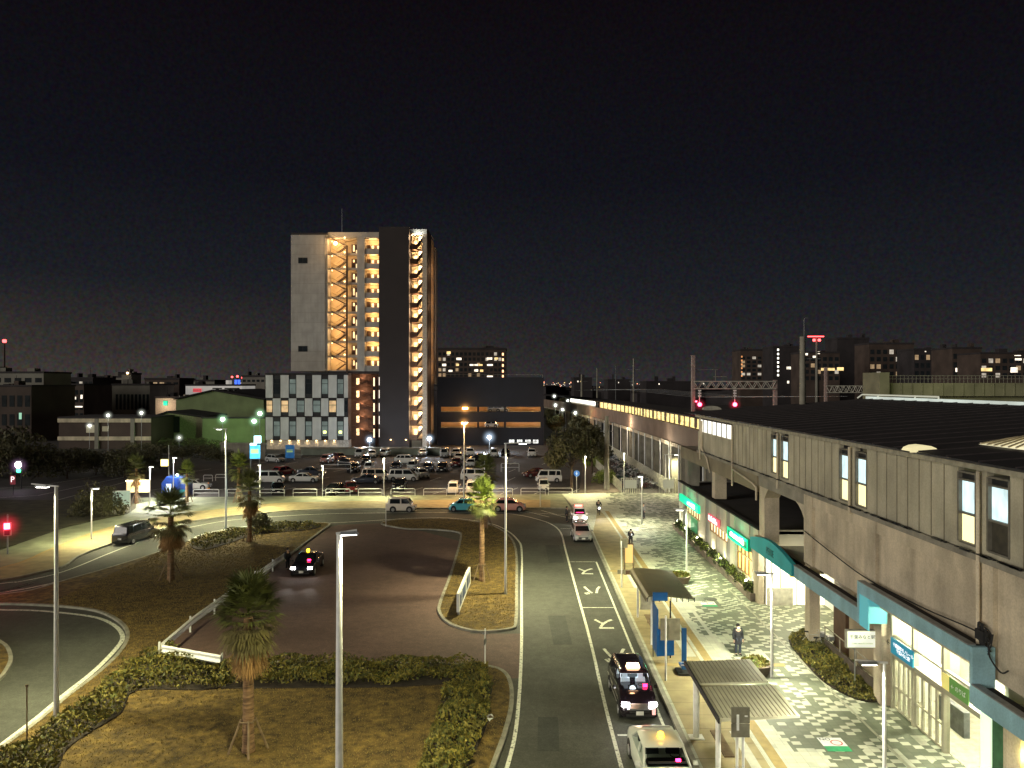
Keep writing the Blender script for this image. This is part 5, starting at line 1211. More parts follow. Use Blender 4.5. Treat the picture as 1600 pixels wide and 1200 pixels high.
bb = empty('booth', P(272, 777), rad(8), 'blue tarpaulin covered booth with white panel', 'booth')
s_ = MB(); s_.rings([[(-1.6, y, 0), (1.7, y, 0), (1.7, y, 1.7), (1.0, y, 2.5), (-1.0, y, 2.7), (-1.6, y, 1.9)] for y in (0, 2.4)]); s_.build('cover', mat('blue_tarp', (.008, .045, .26), .5, 0, .3, 1.5, .3), bb)
MB().bx(-1.0, -.35, -.08, -.02, .3, 1.8).build('panel', emat('booth_white', (.7, .85, 1), .8), bb)
MB().bx(.2, 1.7, -.1, -.02, .2, 1.0).build('skirt', mat('teal_cloth', (.02, .2, .22), .7), bb)
light('POINT', P(279, 781, 3.6), 170, (.85, .95, 1), .15, name='booth_light')
MB().ball((.5, -.3, 3.0), .16).build('lamp', emat('booth_lamp', (.85, .93, 1), 16), bb)
tc_ = empty('traffic_cone', P(325.5, 764, 0), 0, 'orange traffic cone by the glaring white car', 'traffic cone')
MB().cyl((0, 0, .05), (0, 0, .95), .22, .04, 10).build('cone', emat('cone_orange', (1, .35, .05), .5), tc_); MB().box((0, 0, .03), (.55, .55, .05)).build('base', M_black, tc_)
for i, (px, py, w_, h0, h1, c_, st) in enumerate(((398.5, 752, 1.5, 3.5, 5.6, (.1, .6, 1), 1.6), (448 + 5, 719, 1.7, .4, 3.0, (.02, .12, .3), .5))):
    e_ = empty('lit_board', P(px, py), 0, ['bright cyan-blue illuminated price board at car park entrance', 'dark blue standing board with yellow lines against the annexe'][i], 'sign board')
    MB().bx(-w_ / 2, w_ / 2, -.15, .15, h0, h1).build('board', emat('board%d' % i, c_, st, .4, 1.3), e_)
    MB().bx(-w_ / 2, -w_ / 2 + .12, -.1, .1, 0, h0).bx(w_ / 2 - .12, w_ / 2, -.1, .1, 0, h0).build('leg', M_grey, e_)
    if i == 0:
        MB().bx(-.1, .9, -.18, .12, 5.9, 7.0).build('top_box', emat('top_box', (.55, .95, 1), 4), e_); MB().bx(-.6, .6, -.2, -.16, 4.3, 5.0).build('symbol', emat('board_yel', (.6, 1, .4), 1.2), e_)
        MB().bx(-.7, .2, -.17, .1, 5.6, 5.85).build('lamp', emat('board_lamp', (.8, 1, 1), 8), e_); light('POINT', P(398, 756, 4.5), 250, (.4, .8, 1), .3, name='board_light')
    else: MB().bx(-.6, .6, -.2, -.16, 1.6, 1.75).bx(-.6, .6, -.2, -.16, 1.95, 2.05).build('symbol', emat('board_yel2', (.5, .7, .1), .6), e_)
# car park floodlights (blue-white)
for i, (px, py, D, pw) in enumerate(((577.5, 687, 168, 2200), (671, 685, 168, 2200), (764.5, 683, 170, 3800))):
    h_ = ZY(py, D); p = XD(px, D); e_ = empty('floodlight', p, 0, ['blue-white floodlight left of the black tower slab', 'blue-white floodlight right of the tower stairs', 'brightest blue-white floodlight before the parking garage'][i], 'floodlight', 'car park floodlights')
    MB().cyl((0, 0, 0), (0, 0, h_), .06, .05, 8).build('pole', M_grey, e_); MB().ball((0, -.2, h_), .42, 10).build('lamp', emat('flood_white', (.85, .93, 1), 22), e_)
    glare_ball(e_, (0, 0, h_), 2.4 if i == 2 else 1.8, 'glare_blue%d' % (i // 2), (.6, .78, 1), 3.6)
    light('POINT', p + Vector((0, -2.6, h_)), pw, (.75, .87, 1), .3, name='floodlight_light')
# inner lot small posts
for i, (a, b, y) in enumerate(((783, 811, 737), (505, 548, 739))): pipe_rail(a, b, y, ['low grey rail inside the car park, right', 'low grey rail inside the car park, left'][i], 1.4, 'rails inside the car park')
# traffic signals at left
ts = empty('traffic_signal', P(12, 868), rad(20), 'pedestrian signal glowing red at the left edge', 'traffic signal')
MB().cyl((0, 0, 0), (0, 0, 3.6), .07, .06, 8).build('post', M_grey, ts); MB().bx(-.28, .28, -.2, .05, 1.75, 2.9).build('housing', mat('signal_housing', (.5, .35, .33), .5), ts)
MB().bx(-.22, .22, -.26, -.21, 2.35, 2.85).build('red_lens', emat('red_lens', (1, .04, .08), 30), ts); MB().bx(-.2, .2, -.24, -.21, 1.82, 2.25).build('dark_lens', M_black, ts)
glare_ball(ts, (0, -.3, 2.6), 1.7, 'glare_red', (1, .02, .06), 3.4)
light('POINT', P(12, 868, 2.7) + Vector((0, -1.0, 0)), 80, (1, .03, .08), .2, name='red_signal_light')
t2 = empty('traffic_signal', XD(30, 110), 0, 'distant traffic signal showing white and green above the parking sign', 'traffic signal')
MB().cyl((.3, 0, 0), (.3, 0, 4.4), .07, .06, 8).build('post', M_dark, t2); MB().bx(-.55, .55, -.15, .1, 2.6, 4.1).build('housing', M_dark, t2)
MB().ball((0, -.2, 3.45), .42, 10, 0, 1.2).build('white_lamp', emat('white_pink', (1, .8, 1), 14), t2); MB().ball((.05, -.2, 2.6), .3).build('green_lamp', emat('green_lens', (.05, 1, .3), 6), t2)
light('POINT', P(530, 1326, 9.75) + Vector((0.5, -1.3, -.3)), 1500, (1, .98, .9), 0.2, name='pole_fill_light')  # added light without a fixture, brightens the near lamp pole
glare_ball(t2, (0, -.2, 3.3), 1.7, 'glare_violet', (.75, .4, .8), 1.6)
light('POINT', XD(30, 107, 3.2), 120, (.9, .6, 1), .3, name='signal_light')
ps = empty('parking_sign', XD(20, 104), 0, 'small parking sign with a white letter P on red', 'sign')
MB().cyl((0, .1, 0), (0, .1, 3.0), .04, .04, 8).build('post', M_dark, ps); MB().bx(-.35, .35, -.05, .05, 1.4, 2.6).build('panel', emat('p_panel', (.3, .02, .04), .3), ps)
text('P', 'letter', 1.1, emat('p_letter', (1, .85, .85), 1.6), ps, facing_my((0, -.07, 2.05)))
# faint road and lines beyond the lawn at left
for k in range(3): tag(MB().ribbon([P(-150, 800 - k * 14), P(60, 789 - k * 15), P(200, 752 - k * 8)], .14, -.008).build('lane_line', M_line), kind='structure')
block('fence_wall', 'pale low parapet with railing beside the annexe in the green-lit yard', 345, 414, 694.5, 152, .3, M_conc, roof=M_conc, cat='wall')

# ================================================================== station
X0 = 16.5
st_ = empty('station_building', Vector((X0, 25, 0)), 0, 'elevated railway station with ribbed beige walls, lit windows and a black roof', 'station')
def SB(name, x0, x1, y0, y1, z0, z1, m, parent=st_, tagp=None):
    o = MB().bx(x0 - X0, x1 - X0, y0 - 25, y1 - 25, z0, z1).build(name, m, parent); return o
# windows along the platform wall (distance ranges, z ranges)
wins = [(50.3, 48.9, 9.25, 11.75), (48.4, 47.1, 9.15, 11.75), (39.6, 38.4, 9.1, 11.7), (37.7, 36.5, 9.1, 11.7), (28.9, 27.8, 9.15, 11.75), (27.1, 25.9, 9.15, 11.75)]
segs = []; y = 71.0
WP = mat('station_panel', (0,), 1)
gaps = sorted([(b, a) for a, b, *_ in wins]) + [(59.6, 70.8)]
gaps.sort(); y = 14.0
for a, b in gaps:
    SB('wall_panel', X0 - .12, X0 + .12, y, a - .03, 8.95, 11.95, WP); 
    yy = y + .9
    rb = MB()
    while yy < a - .3:
        rb.bx(-.135, -.12, yy - 25, yy + .05 - 25, 8.97, 11.93); yy += .93
    if rb.v: rb.build('panel_joint', mat('joint_dark', (.17, .15, .1), .8), st_)
    y = b + .03
SB('wall_panel', X0 - .12, X0 + .12, 59.6, 71, 8.95, 10.65, WP)
ypw = [emat('window_cool', (.62, .82, .85), 1.15, .35, .9, (1, 3, 1.5)), emat('window_warm', (1, .9, .5), 1.25, .15, .6)]
for i, (b, a, z0, z1) in enumerate(wins):
    zm = z0 + (z1 - z0) * .42
    f_ = MB(); 
    for yy in (a, b): f_.bx(-.14, .1, yy - .05 - 25, yy + .05 - 25, z0, z1)
    for zz in (z0, zm, z1 - .28, z1): f_.bx(-.13, .09, a + .05 - 25, b - .05 - 25, zz - .035, zz + .035)
    fr = f_.build('window', mat('window_frame', (.14, .13, .1), .6), st_)
    last = i == 5
    SB('upper_pane', X0 + .0, X0 + .04, a + .05, b - .05, zm + .03, z1 - .3, ypw[0], fr)
    SB('lower_pane', X0 + .0, X0 + .04, a + .05, b - .05, z0 + .03, zm - .03, mat('blind_dark', (.05, .045, .03), .8) if last else ypw[1], fr)
    SB('head_panel', X0 + .0, X0 + .03, a + .05, b - .05, z1 - .24, z1, M_dark, fr)
# joined boarded panels right of the last window, wall beneath windows
for (b, a, z0, z1) in wins: SB('sill_panel', X0 - .12, X0 + .12, a - .03, b + .03, 8.95, z0 - .04, WP); 
# glazed strip at far end
gz = SB('glazed_strip', X0 - .02, X0 + .04, 59.7, 70.8, 10.68, 11.75, emat('frosted_white', (1, .97, .85), 1.35, .3, .8, (1, 3, 1)))
for k in range(8): SB('mullion', X0 - .1, X0 - .03, 59.8 + k * 1.55, 59.88 + k * 1.55, 10.66, 11.8, M_grey)
SB('eave', X0 - .3, X0 + .4, 14, 71.3, 11.95, 12.15, mat('eave_trim', (.3, .28, .2), .7))
SB('roof_rim', X0 - .35, X0 + .3, 14, 71.3, 12.15, 12.24, M_dark)
SB('base_band', X0 - .25, X0 + .1, 14, 71, 8.7, 8.94, M_conc)
# debris and cables on the ledge
cb = MB(); R2 = random.Random(5)
for k in range(120):
    yy = R2.uniform(20, 69); cb.box((-.3, yy - 25, 8.98), (.1, R2.uniform(.1, .7), R2.uniform(.03, .1)))
cb.build('ledge_cables', M_dark, st_)
# black roof, pitched gently up to the far side
rf = MB(); rf.rings([[(x - X0, yy, z) for x, z in ((X0 - .3, 12.24), (25, 12.9), (34, 13.55), (34, 13.35), (25, 12.6), (X0 - .3, 12.16))] for yy in (14 - 25, 76 - 25)]); rfo = rf.build('roof', M_roofdk, st_)
rs_ = MB()
for k in range(30):
    yy = 15 - 25 + k * 2.05
    for (xa, za, xb_, zb2) in ((X0 - .3, 12.24, 25, 12.9), (25, 12.9, 34, 13.55)): rs_.rings([[(x - X0, yy + d_, z + u) for x, z, u in ((xa, za, -.02), (xb_, zb2, -.02), (xb_, zb2, .05), (xa, za, .05))] for d_ in (0, .06)])
rs_.build('roof_seam', mat('roof_seam', (.045, .037, .038), .6), st_)
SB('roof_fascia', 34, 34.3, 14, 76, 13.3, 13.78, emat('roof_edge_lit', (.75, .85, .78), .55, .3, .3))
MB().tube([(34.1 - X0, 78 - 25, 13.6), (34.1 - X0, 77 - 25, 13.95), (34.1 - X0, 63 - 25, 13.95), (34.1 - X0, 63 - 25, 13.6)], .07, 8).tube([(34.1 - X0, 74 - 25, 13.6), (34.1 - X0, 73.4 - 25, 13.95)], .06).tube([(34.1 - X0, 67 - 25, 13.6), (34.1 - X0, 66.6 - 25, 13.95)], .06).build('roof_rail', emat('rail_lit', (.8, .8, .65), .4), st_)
def roofD(px, py): return 3.975 / ((py - 600) / F + .075 * (px - 813) / F)
def dome(px, py, s, col_, D=None):
    D = D or roofD(px, py); p = XD(px, D, ZY(py, D)); o = MB(); rr = []
    for k in range(7):
        t = math.pi * k / 6; rr.append([(s * math.cos(t), yy, s * .42 * math.sin(t)) for yy in (-.35, .35)])
    for k in range(6): o.quad((*rr[k][0],), (*rr[k + 1][0],), (*rr[k + 1][1],), (*rr[k][1],)); o.quad(rr[k + 1][0], rr[k][0], (rr[k][0][0], -.35, -.05), (rr[k + 1][0][0], -.35, -.05))
    q = o.build('skylight', col_, st_); q.location = p - Vector((X0, 25, 0))
dome(1437, 704, .58, emat('skylight_lit', (.9, .8, .45), .8))
dome(1112, 640, .9, mat('skylight_dim', (.4, .38, .3), .6), 75)
# open lit light-well in the roof
lw_ = MB(); q = [XD(px, roofD(px, py), ZY(py, roofD(px, py)) + .07) - Vector((X0, 25, 0)) for px, py in ((1529, 697), (1600, 706), (1660, 713), (1660, 674), (1600, 685))]
lw_.add(q, [(0, 1, 2, 3, 4)]); lw_.build('light_well', emat('light_well_glow', (.85, .78, .5), .9, .4, 1.2, (4, .3, 1)), st_)
bw = MB()
for i in range(6):
    t = i / 6; a_ = q[0].lerp(q[1], t * .95 + .05); b_ = q[4].lerp(q[3], t); bw.cyl(a_ + Vector((0, 0, .05)), a_.lerp(b_, .85) + Vector((0, 0, .05)), .04, .04, 5)
bw.build('light_well_bar', M_beige, st_)
# drain pipes
for y_, zt, zb_ in ((49.0 - .35, 11.9, 8.4), (38.05, 11.9, 8.6), (27.4, 11.9, 4.7), (59.0, 11.8, 7.2), (69.5, 11.9, 8.2)):
    MB().cyl((-.28, y_ - 25, zt), (-.28, y_ - 25, zb_), .07, .07, 8).build('drain_pipe', M_beige, st_, smooth=True)
MB().tube([(-.28, 59 - 25, 8.5), (-.28, 54 - 25, 8.1), (-.28, 53 - 25, 7.9), (-.28, 53 - 25, 7.0)], .07, 8).build('drain_pipe', M_beige, st_)
for k in range(3): MB().tube([(-.28, 69.5 - k * .35 - 25, 11.7), (-.28, 69.5 - k * .35 - 25, 9.3), (-.28, 67 - 25, 8.6 - k * .1), (-.28, 66 - 25, 7.4)], .05, 6).build('drain_pipe', M_beige, st_)
# lower beige mass
SB('lower_wall', X0 + .05, X0 + 14, 14, 44.5, 4.7, 8.69, M_beige)
for (y0, y1) in ((43.3, 44.55), (35.6, 36.6), (26.8, 27.7), (18, 19)): SB('pilaster', X0 - .12, X0 + .04, y0, y1, 4.75, 8.69, M_beige)
for (y0, y1) in ((36.6, 43.3), (27.7, 35.6)): SB('wall_haunch', X0 - .07, X0 + .04, y0, y1, 8.1, 8.69, M_beige)
pr = MB(); arc = []
for k in range(9):
    t = k / 8; arc.append((44.5 + 2.6 * (1 - math.cos(t * math.pi / 2)), 6.2 + 1.9 * math.sin(t * math.pi / 2)))
poly = arc + [(52.8 - .9, 8.1), (52.0, 7.5), (52.0, 8.69), (44.5, 8.69)]
poly2 = [(a - 25, b) for a, b in arc] + [(51.2 - 25, 8.1), (52.1 - 25, 7.3), (52.1 - 25, 8.69), (44.5 - 25, 8.69)]
pr.rings([[(x, a, b) for a, b in poly2] for x in (.0, 1.0)]); pr.build('portal_beam', M_beige, st_)
SB('column', X0, X0 + 1.0, 52.1, 53.2, 0, 8.69, M_beige); SB('column', X0 + .6, X0 + 1.6, 67.6, 68.7, 4.9, 8.69, M_beige); SB('column', X0 + .3, X0 + 1.4, 77, 78.4, 0, 8.69, M_conc)
SB('floor_slab', X0 - .05, X0 + 14, 44.6, 76.9, 8.0, 8.68, M_conc)
SB('edge_beam', X0 - .15, X0 + .25, 53.2, 78.5, 7.55, 8.69, mat('edge_beam', (.2, .17, .11), .8, 0, .2, .5))
SB('inner_wall', X0 + 8, X0 + 8.3, 44.5, 100, 0, 8, mat('dark_inner', (.04, .035, .035), .9, 0, .4, .4))
for k in range(5): MB().cyl((1.2 + k * .8, 45 - 25, 7.6), (1.2 + k * .8, 76 - 25, 7.6), .08, .08, 6).build('service_pipe', M_grey, st_)
# overhead cable on the beige wall
cp_ = [Vector((-.25, 44.2 - 25, 6.6)), Vector((-.3, 40 - 25, 6.2)), Vector((-.3, 36 - 25, 5.9)), Vector((-.3, 31 - 25, 6.0)), Vector((-.3, 27.2 - 25, 6.2)), Vector((-.35, 26.6 - 25, 5.6)), Vector((-.35, 26 - 25, 5.3)), Vector((-.35, 25.6 - 25, 5.5))]
MB().tube(crom(cp_, 5), .028, 6).build('cable', M_black, st_)
jb = MB(); R3 = random.Random(3)
for k in range(14): jb.tube(crom([Vector((-.35, 2.0 + R3.uniform(-.6, .4), 6.1 + R3.uniform(-.5, .5))) for _ in range(3)], 3), .025, 5)
jb.box((-.3, 2.1, 6.2), (.25, .5, .35)).build('cable_coil', M_black, st_)
# teal canopies ---------------------------------------------------------
cn = empty('entrance_canopy', Vector((15.7, 40, 0)), 0, 'stepped teal canopy along the station entrance front', 'canopy')
def CB(name, x0, x1, y0, y1, z0, z1, m): return MB().bx(x0 - 15.7, x1 - 15.7, y0 - 40, y1 - 40, z0, z1).build(name, m, cn)
CB('fascia', 15.62, 15.82, 35.75, 44.0, 3.95, 4.65, M_teal); CB('roof_deck', 15.83, 16.4, 35.8, 44.3, 4.2, 4.55, M_roofdk)
CB('fascia', 15.62, 15.82, 26.9, 35.6, 5.35, 5.9, M_teal); CB('roof_deck', 15.83, 16.37, 26.9, 35.6, 5.4, 5.8, M_roofdk)
CB('step_panel', 15.6, 15.84, 35.6, 35.75, 3.95, 5.9, M_teal); CB('light_panel', 15.9, 16.9, 35.55, 35.62, 3.95, 5.3, emat('cyan_panel', (.12, .5, .55), .5)); CB('light_panel', 15.64, 15.7, 34.7, 35.59, 3.9, 5.34, emat('cyan_panel', (0,), 1))
CB('step_panel', 15.62, 16.4, 26.7, 26.88, 3.95, 5.9, M_teal); CB('fascia', 15.62, 15.82, 14, 26.7, 3.9, 4.6, M_teal); CB('roof_deck', 15.83, 16.35, 14, 26.7, 4.1, 4.5, M_roofdk)
CB('rim', 15.58, 15.86, 35.8, 44, 4.65, 4.7, M_grey); CB('rim', 15.58, 15.86, 26.9, 35.6, 5.9, 5.95, M_grey); CB('rim', 15.58, 15.86, 14, 26.7, 4.6, 4.65, M_grey)
ar = MB(); pts = []
for k in range(13):
    t = k / 12; yy = 44.2 + 8.0 * t; pts.append((yy, 4.66 + .52 * math.sin(math.pi * t)))
prof = [(44.2, 3.95)] + pts + [(52.2, 3.95)]
ar.rings([[(x, a - 40, b) for a, b in prof] for x in (-.15, .1)]); arch = ar.build('arch_fascia', M_tealdk, cn)
text('PERIE', 'lettering', .62, mat('teal_letter', (.005, .09, .1), .5), arch, facing_mx((-.17, 48.0 - 40, 4.5)))
ct = MB(); ct.rings([[(x, a - 40, b + .02) for a, b in pts] for x in (-.2, .95)], cap0=False, cap1=False)
CB('roof_deck', 15.82, 16.45, 44.4, 52.2, 4.3, 4.5, M_roofdk)
# glazed station entrance (x = 17.2)
ge = empty('station_entrance', Vector((17.2, 31, 0)), 0, 'brightly lit glazed station entrance with white framed doors', 'entrance')
def GE(name, x0, x1, y0, y1, z0, z1, m, par=None): return MB().bx(x0 - 17.2, x1 - 17.2, y0 - 31, y1 - 31, z0, z1).build(name, m, par or ge)
M_fr = mat('entrance_frame', (.42, .4, .28), .5, 0, .1, 2)
for y_ in (35.5, 33.6, 31.2, 28.4): GE('mullion', 17.05, 17.3, y_ - .09, y_ + .09, .12, 5.6, M_fr)
GE('transom', 17.06, 17.28, 28.5, 35.4, 2.55, 2.75, M_fr); GE('transom', 17.08, 17.26, 28.5, 35.4, 3.42, 3.5, M_fr)
for (y0, y1) in ((33.7, 35.4), (31.3, 33.5)):
    n = 4
    for k in range(n):
        a = y0 + (y1 - y0) * k / n; b = y0 + (y1 - y0) * (k + 1) / n
        d_ = MB(); 
        for (p0, p1, q0, q1) in ((a + .01, a + .07, .14, 2.5), (b - .07, b - .01, .14, 2.5)): d_.bx(-.06, .02, p0 - 31, p1 - 31, q0, q1)
        for zz in (.2, 1.15, 2.46): d_.bx(-.06, .02, a + .07 - 31, b - .07 - 31, zz - .04, zz + .04)
        dd = d_.build('door', M_fr, ge); GE('pane', 17.17, 17.18, a + .07, b - .07, .2, 2.45, M_glass, dd)
for (y0, y1) in ((33.7, 35.4), (31.3, 33.5), (28.5, 31.1)): GE('glass_pane', 17.16, 17.17, y0, y1, 3.5, 5.5, M_glass)
GE('glass_pane', 17.16, 17.17, 28.5, 31.1, .2, 2.5, M_glass)
M_int = mat('interior_wall', (.75, .72, .6), .7, 0, .1, .5)
GE('interior_wall', 20.6, 20.8, 27.6, 36.4, .1, 5.5, M_int); GE('interior_wall', 17.3, 20.6, 36.2, 36.4, .1, 5.5, M_int); GE('interior_wall', 17.3, 20.6, 27.4, 27.6, .1, 5.5, M_int)
GE('interior_floor', 17.3, 20.6, 27.6, 36.2, .05, .13, mat('hall_floor', (.5, .47, .36), .3)); GE('interior_ceiling', 17.3, 20.6, 27.6, 36.2, 5.4, 5.5, M_int)
for k in range(5): GE('ceiling_light', 17.9, 20.2, 28.4 + k * 1.75, 28.75 + k * 1.75, 5.3, 5.38, emat('hall_tube', (1, .97, .85), 6))
for (y0, y1, z0, z1, c_) in ((32.2, 33.2, 3.4, 4.6, (.5, .1, .15)), (33.9, 34.9, 3.0, 4.5, (.25, .4, .35)), (31.5, 32.5, 0.2, 2.2, (.55, .4, .3)), (29.2, 30.2, .3, 2.2, (.2, .25, .15)), (34.5, 35.3, .2, 2.1, (.1, .1, .1))):
    GE('poster', 20.5, 20.59, y0, y1, z0, z1, mat('poster%d' % int(y0 * 10), c_, .6, 0, .5, 3))
for (x_, y_) in ((18.6, 33.4), (18.9, 30)): GE('ticket_gate', x_, x_ + .25, y_ - 1, y_ + 1, .13, 1.2, mat('gate_metal', (.3, .32, .32), .4, .4))
for k in range(3): light('POINT', Vector((18.9, 29 + k * 2.8, 4.7)), 2500, (1, .97, .72), .35, name='hall_light')
GE('fascia_back', 16.36, 17.3, 26.9, 35.6, 5.56, 5.7, M_int); light('POINT', Vector((16.5, 28.3, 5.1)), 120, (.95, 1, .9), .1, name='soffit_light')
GE('soffit_lamp', 16.2, 16.5, 28.0, 28.3, 5.2, 5.32, emat('soffit_lamp', (.95, 1, .95), 16))
for (nm, y0, y1, z0, z1, c_, txt, ts_) in (('green_sign', 29.3, 30.6, 2.8, 3.4, (.12, .28, .06), '← のりば', .24),):
    q = GE('green_sign', 16.98, 17.03, y0, y1, z0, z1, emat('green_sign_face', c_, .5)); text(txt, 'lettering', ts_, M_white, q, facing_mx((-.24, (y0 + y1) / 2 - 31, 3.1)))
GE('yellow_tab', 16.98, 17.03, 30.6, 31.1, 2.8, 3.4, emat('yel_tab', (.8, .7, .2), .7))
q = GE('blue_sign', 16.96, 17.03, 33.4, 35.35, 2.72, 3.42, emat('blue_sign_face', (.01, .2, .3), .8))
text('千葉都市モノレール\n千葉みなと駅', 'lettering', .2, emat('sign_letter', (1, 1, 1), 1.2), q, facing_mx((-.26, 34.2 - 31, 3.07)))
text('←', 'lettering', .4, M_dark, q, facing_mx((-.26, 35.55 - 31, 3.1)))
# far opening with frontal glazing
M_shopw = emat('shop_wall', (1, .95, .68), 2.6, .12, .7)
GE('shop_back', 16.6, 20.5, 52.0, 52.09, .12, 4.0, M_shopw)
for x_ in (16.9, 17.5, 18.6, 19.4): GE('shop_mullion', x_, x_ + .06, 51.9, 51.99, .12, 3.9, M_fr)
GE('shop_base', 16.6, 18.3, 51.7, 51.89, .12, 1.3, mat('shop_base', (.5, .48, .38), .6)); GE('shop_side', 20.5, 20.7, 45, 52, .12, 4.0, M_int)
GE('shop_mark', 18.1, 18.6, 51.82, 51.9, 2.0, 2.8, emat('shop_mark', (1, .6, .1), .9))
GE('passage_ceiling', 16.5, 20.5, 44.6, 51.9, 4.0, 4.1, M_int); GE('pier', 16.5, 17.1, 44.0, 44.7, .1, 4.6, M_beige); GE('pier', 16.1, 16.6, 52.1, 53.2, .1, 4.6, M_beige)
for k in range(2): light('POINT', Vector((17.3, 46.8 + k * 3.4, 3.5)), 480, (1, .95, .72), .3, name='passage_light')
# side bay between the two openings (dark passage, railing, wall)
GE('side_wall', 17.9, 18.1, 36.5, 44, .1, 4.6, mat('side_wall', (.3, .24, .16), .8, 0, .25, .8)); GE('low_wall', 16.95, 17.1, 36.5, 43, .1, .75, mat('dark_lowwall', (.06, .045, .035), .8))
GE('orange_panel', 17.75, 17.88, 36.6, 38.6, .9, 2.4, mat('orange_panel', (.5, .22, .08), .7))
GE('dark_door', 17.7, 17.89, 42, 43.6, .1, 3.6, M_brown)
for k in range(4): MB().cyl((16.98 - 17.2, 37 + k * 2 - 31, .75), (16.98 - 17.2, 37 + k * 2 - 31, 1.5), .03, .03, 6).build('rail_post', M_conc, ge)
MB().tube([(16.98 - 17.2, 36.6 - 31, 1.5), (16.98 - 17.2, 43 - 31, 1.5)], .03).build('handrail', M_conc, ge)
GE('pier', 16.7, 17.4, 35.7, 36.5, .1, 5.4, M_beige)
# right edge: yellowish bays under the canopy
GE('white_jamb', 16.6, 17.1, 27.3, 27.9, .1, 4.0, emat('jamb_white', (.8, 1, .7), .9)); GE('green_panel', 16.6, 16.75, 26.2, 27.2, .1, 4.2, mat('green_panel', (.03, .1, .04), .7))
GE('pier', 16.3, 17, 25.2, 26.1, .1, 4.2, M_beige); GE('yellow_wall', 17.2, 17.4, 19, 25.2, .1, 4.2, mat('yellow_wall', (.5, .38, .05), .8)); 
ylw = empty('shop_sign', Vector((16.6, 23.4, 0)), 0, 'glowing yellow shop sign cut by the right photo edge', 'shop sign'); MB().bx(-.1, .1, -.7, .7, 2.6, 3.5).build('panel', emat('yellow_sign', (1, .9, .05), 2.2), ylw)
light('POINT', Vector((16.3, 25.0, 2.9)), 60, (1, .9, .3), .2, name='sign_light')
MB().cyl((16.35 - 17.2, 25.9 - 31, 4), (16.35 - 17.2, 25.9 - 31, .1), .06, .06, 8).build('drain_pipe', M_beige, ge)
# station name sign, facing along the street
sn = empty('station_sign', Vector((16.1, 36.45, 0)), 0, 'white illuminated station name sign with grey lettering under the canopy step', 'sign')
MB().bx(-.74, .74, -.1, .1, 2.55, 3.4).build('frame', mat('sign_frame', (.25, .24, .2), .5), sn)
fc = MB().bx(-.69, .69, -.13, -.1, 2.6, 3.35).build('face', emat('sign_face', (.82, .85, .68), .8, .08, 1), sn)
text('千葉みなと駅', 'lettering', .2, M_dark, fc, facing_my((0, -.135, 3.08))); text('CHIBA-MINATO STATION', 'lettering', .085, M_grey, fc, facing_my((0, -.135, 2.78)))
MB().cyl((-.3, 0, 2.55), (-.3, 0, 1.0), .03, .03, 6).build('bracket', M_grey, sn)

# ------------------------------------------------------------------ store with planters
sh = empty('station_shop', Vector((16.5, 66, 0)), 0, 'long low shop with striped pale wall panels, green signs and yellow windows', 'shop')
SH = lambda name, x0, x1, y0, y1, z0, z1, m, par=None: MB().bx(x0 - 16.5, x1 - 16.5, y0 - 66, y1 - 66, z0, z1).build(name, m, par or sh)
tones = [mat('shop_panel%d' % i, c_, .7, 0, .08, .6) for i, c_ in enumerate(((.5, .47, .36), (.34, .32, .27), (.43, .42, .35), (.25, .24, .21)))]
holes = [(70.5, 76.6, 2.35, 3.06), (61.4, 67.0, 2.3, 3.06), (54.9, 58.6, 1.1, 3.0)]
y = 53.3; k = 0; pat = [0, 1, 0, 2, 1, 0, 3, 0, 2, 1, 0, 2, 3, 0]
while y < 80:
    wd_ = [1.1, .9, 1.4, 1.0, 1.5, 1.2][k % 6]; y2 = min(80, y + wd_); m_ = tones[pat[k % 14]]; xx = 16.5 - (.06 if pat[k % 14] == 0 else 0)
    hs = [(max(a, y), min(b, y2), z0, z1) for a, b, z0, z1 in holes if a < y2 and b > y]
    if not hs: SH('wall_panel', xx, 16.7, y, y2 - .02, .12, 4.9, m_)
    else:
        a, b, z0, z1 = hs[0]
        SH('wall_panel', xx, 16.7, y, y2 - .02, z1, 4.9, m_); SH('wall_panel', xx, 16.7, y, y2 - .02, .12, z0, m_)
        if a > y: SH('wall_panel', xx, 16.7, y, a, z0, z1, m_)
        if b < y2: SH('wall_panel', xx, 16.7, b, y2, z0, z1, m_)
    y = y2; k += 1
SH('parapet_cap', 16.4, 16.8, 53.2, 80.1, 4.9, 5.0, M_roofdk); SH('roof', 16.8, 24, 53.3, 80, 4.6, 4.8, M_roofdk); SH('end_wall', 16.71, 24, 53.3, 53.5, .12, 4.9, tones[1]); SH('far_wall', 16.71, 24, 79.8, 80, .12, 4.9, tones[1])
for i, (a, b, z0, z1) in enumerate(holes):
    gm = emat('shop_window%d' % i, [(1, .8, .45), (1, .85, .55), (1, .72, .22)][i], [1.1, 1.3, 1.5][i], .2, .8)
    fr = SH('window', 16.62, 16.66, a, b, z0, z1, gm); n = [6, 6, 4][i]
    f_ = MB()
    for q_ in range(n + 1): yy = a + (b - a) * q_ / n - 66; f_.bx(-.0, .1, yy - .05, yy + .05, z0, z1)
    for zz in ([z0, z1] if i < 2 else [z0, 2.35, z1]): f_.bx(-.01, .09, a - 66, b - 66, zz - .05, zz + .05)
    f_.build('window_frame', mat('bronze_frame', (.2, .12, .05), .5), sh)
    for q_ in range(3): light('POINT', Vector((16.0, a + (b - a) * (q_ + .5) / 3, (z0 + z1) / 2)), 22 if i < 2 else 40, (1, .8, .4), .2, name='window_light')
SH('green_film', 16.42, 16.45, 71.5, 74.2, .9, 2.3, mat('green_film', (.05, .3, .15), .6))
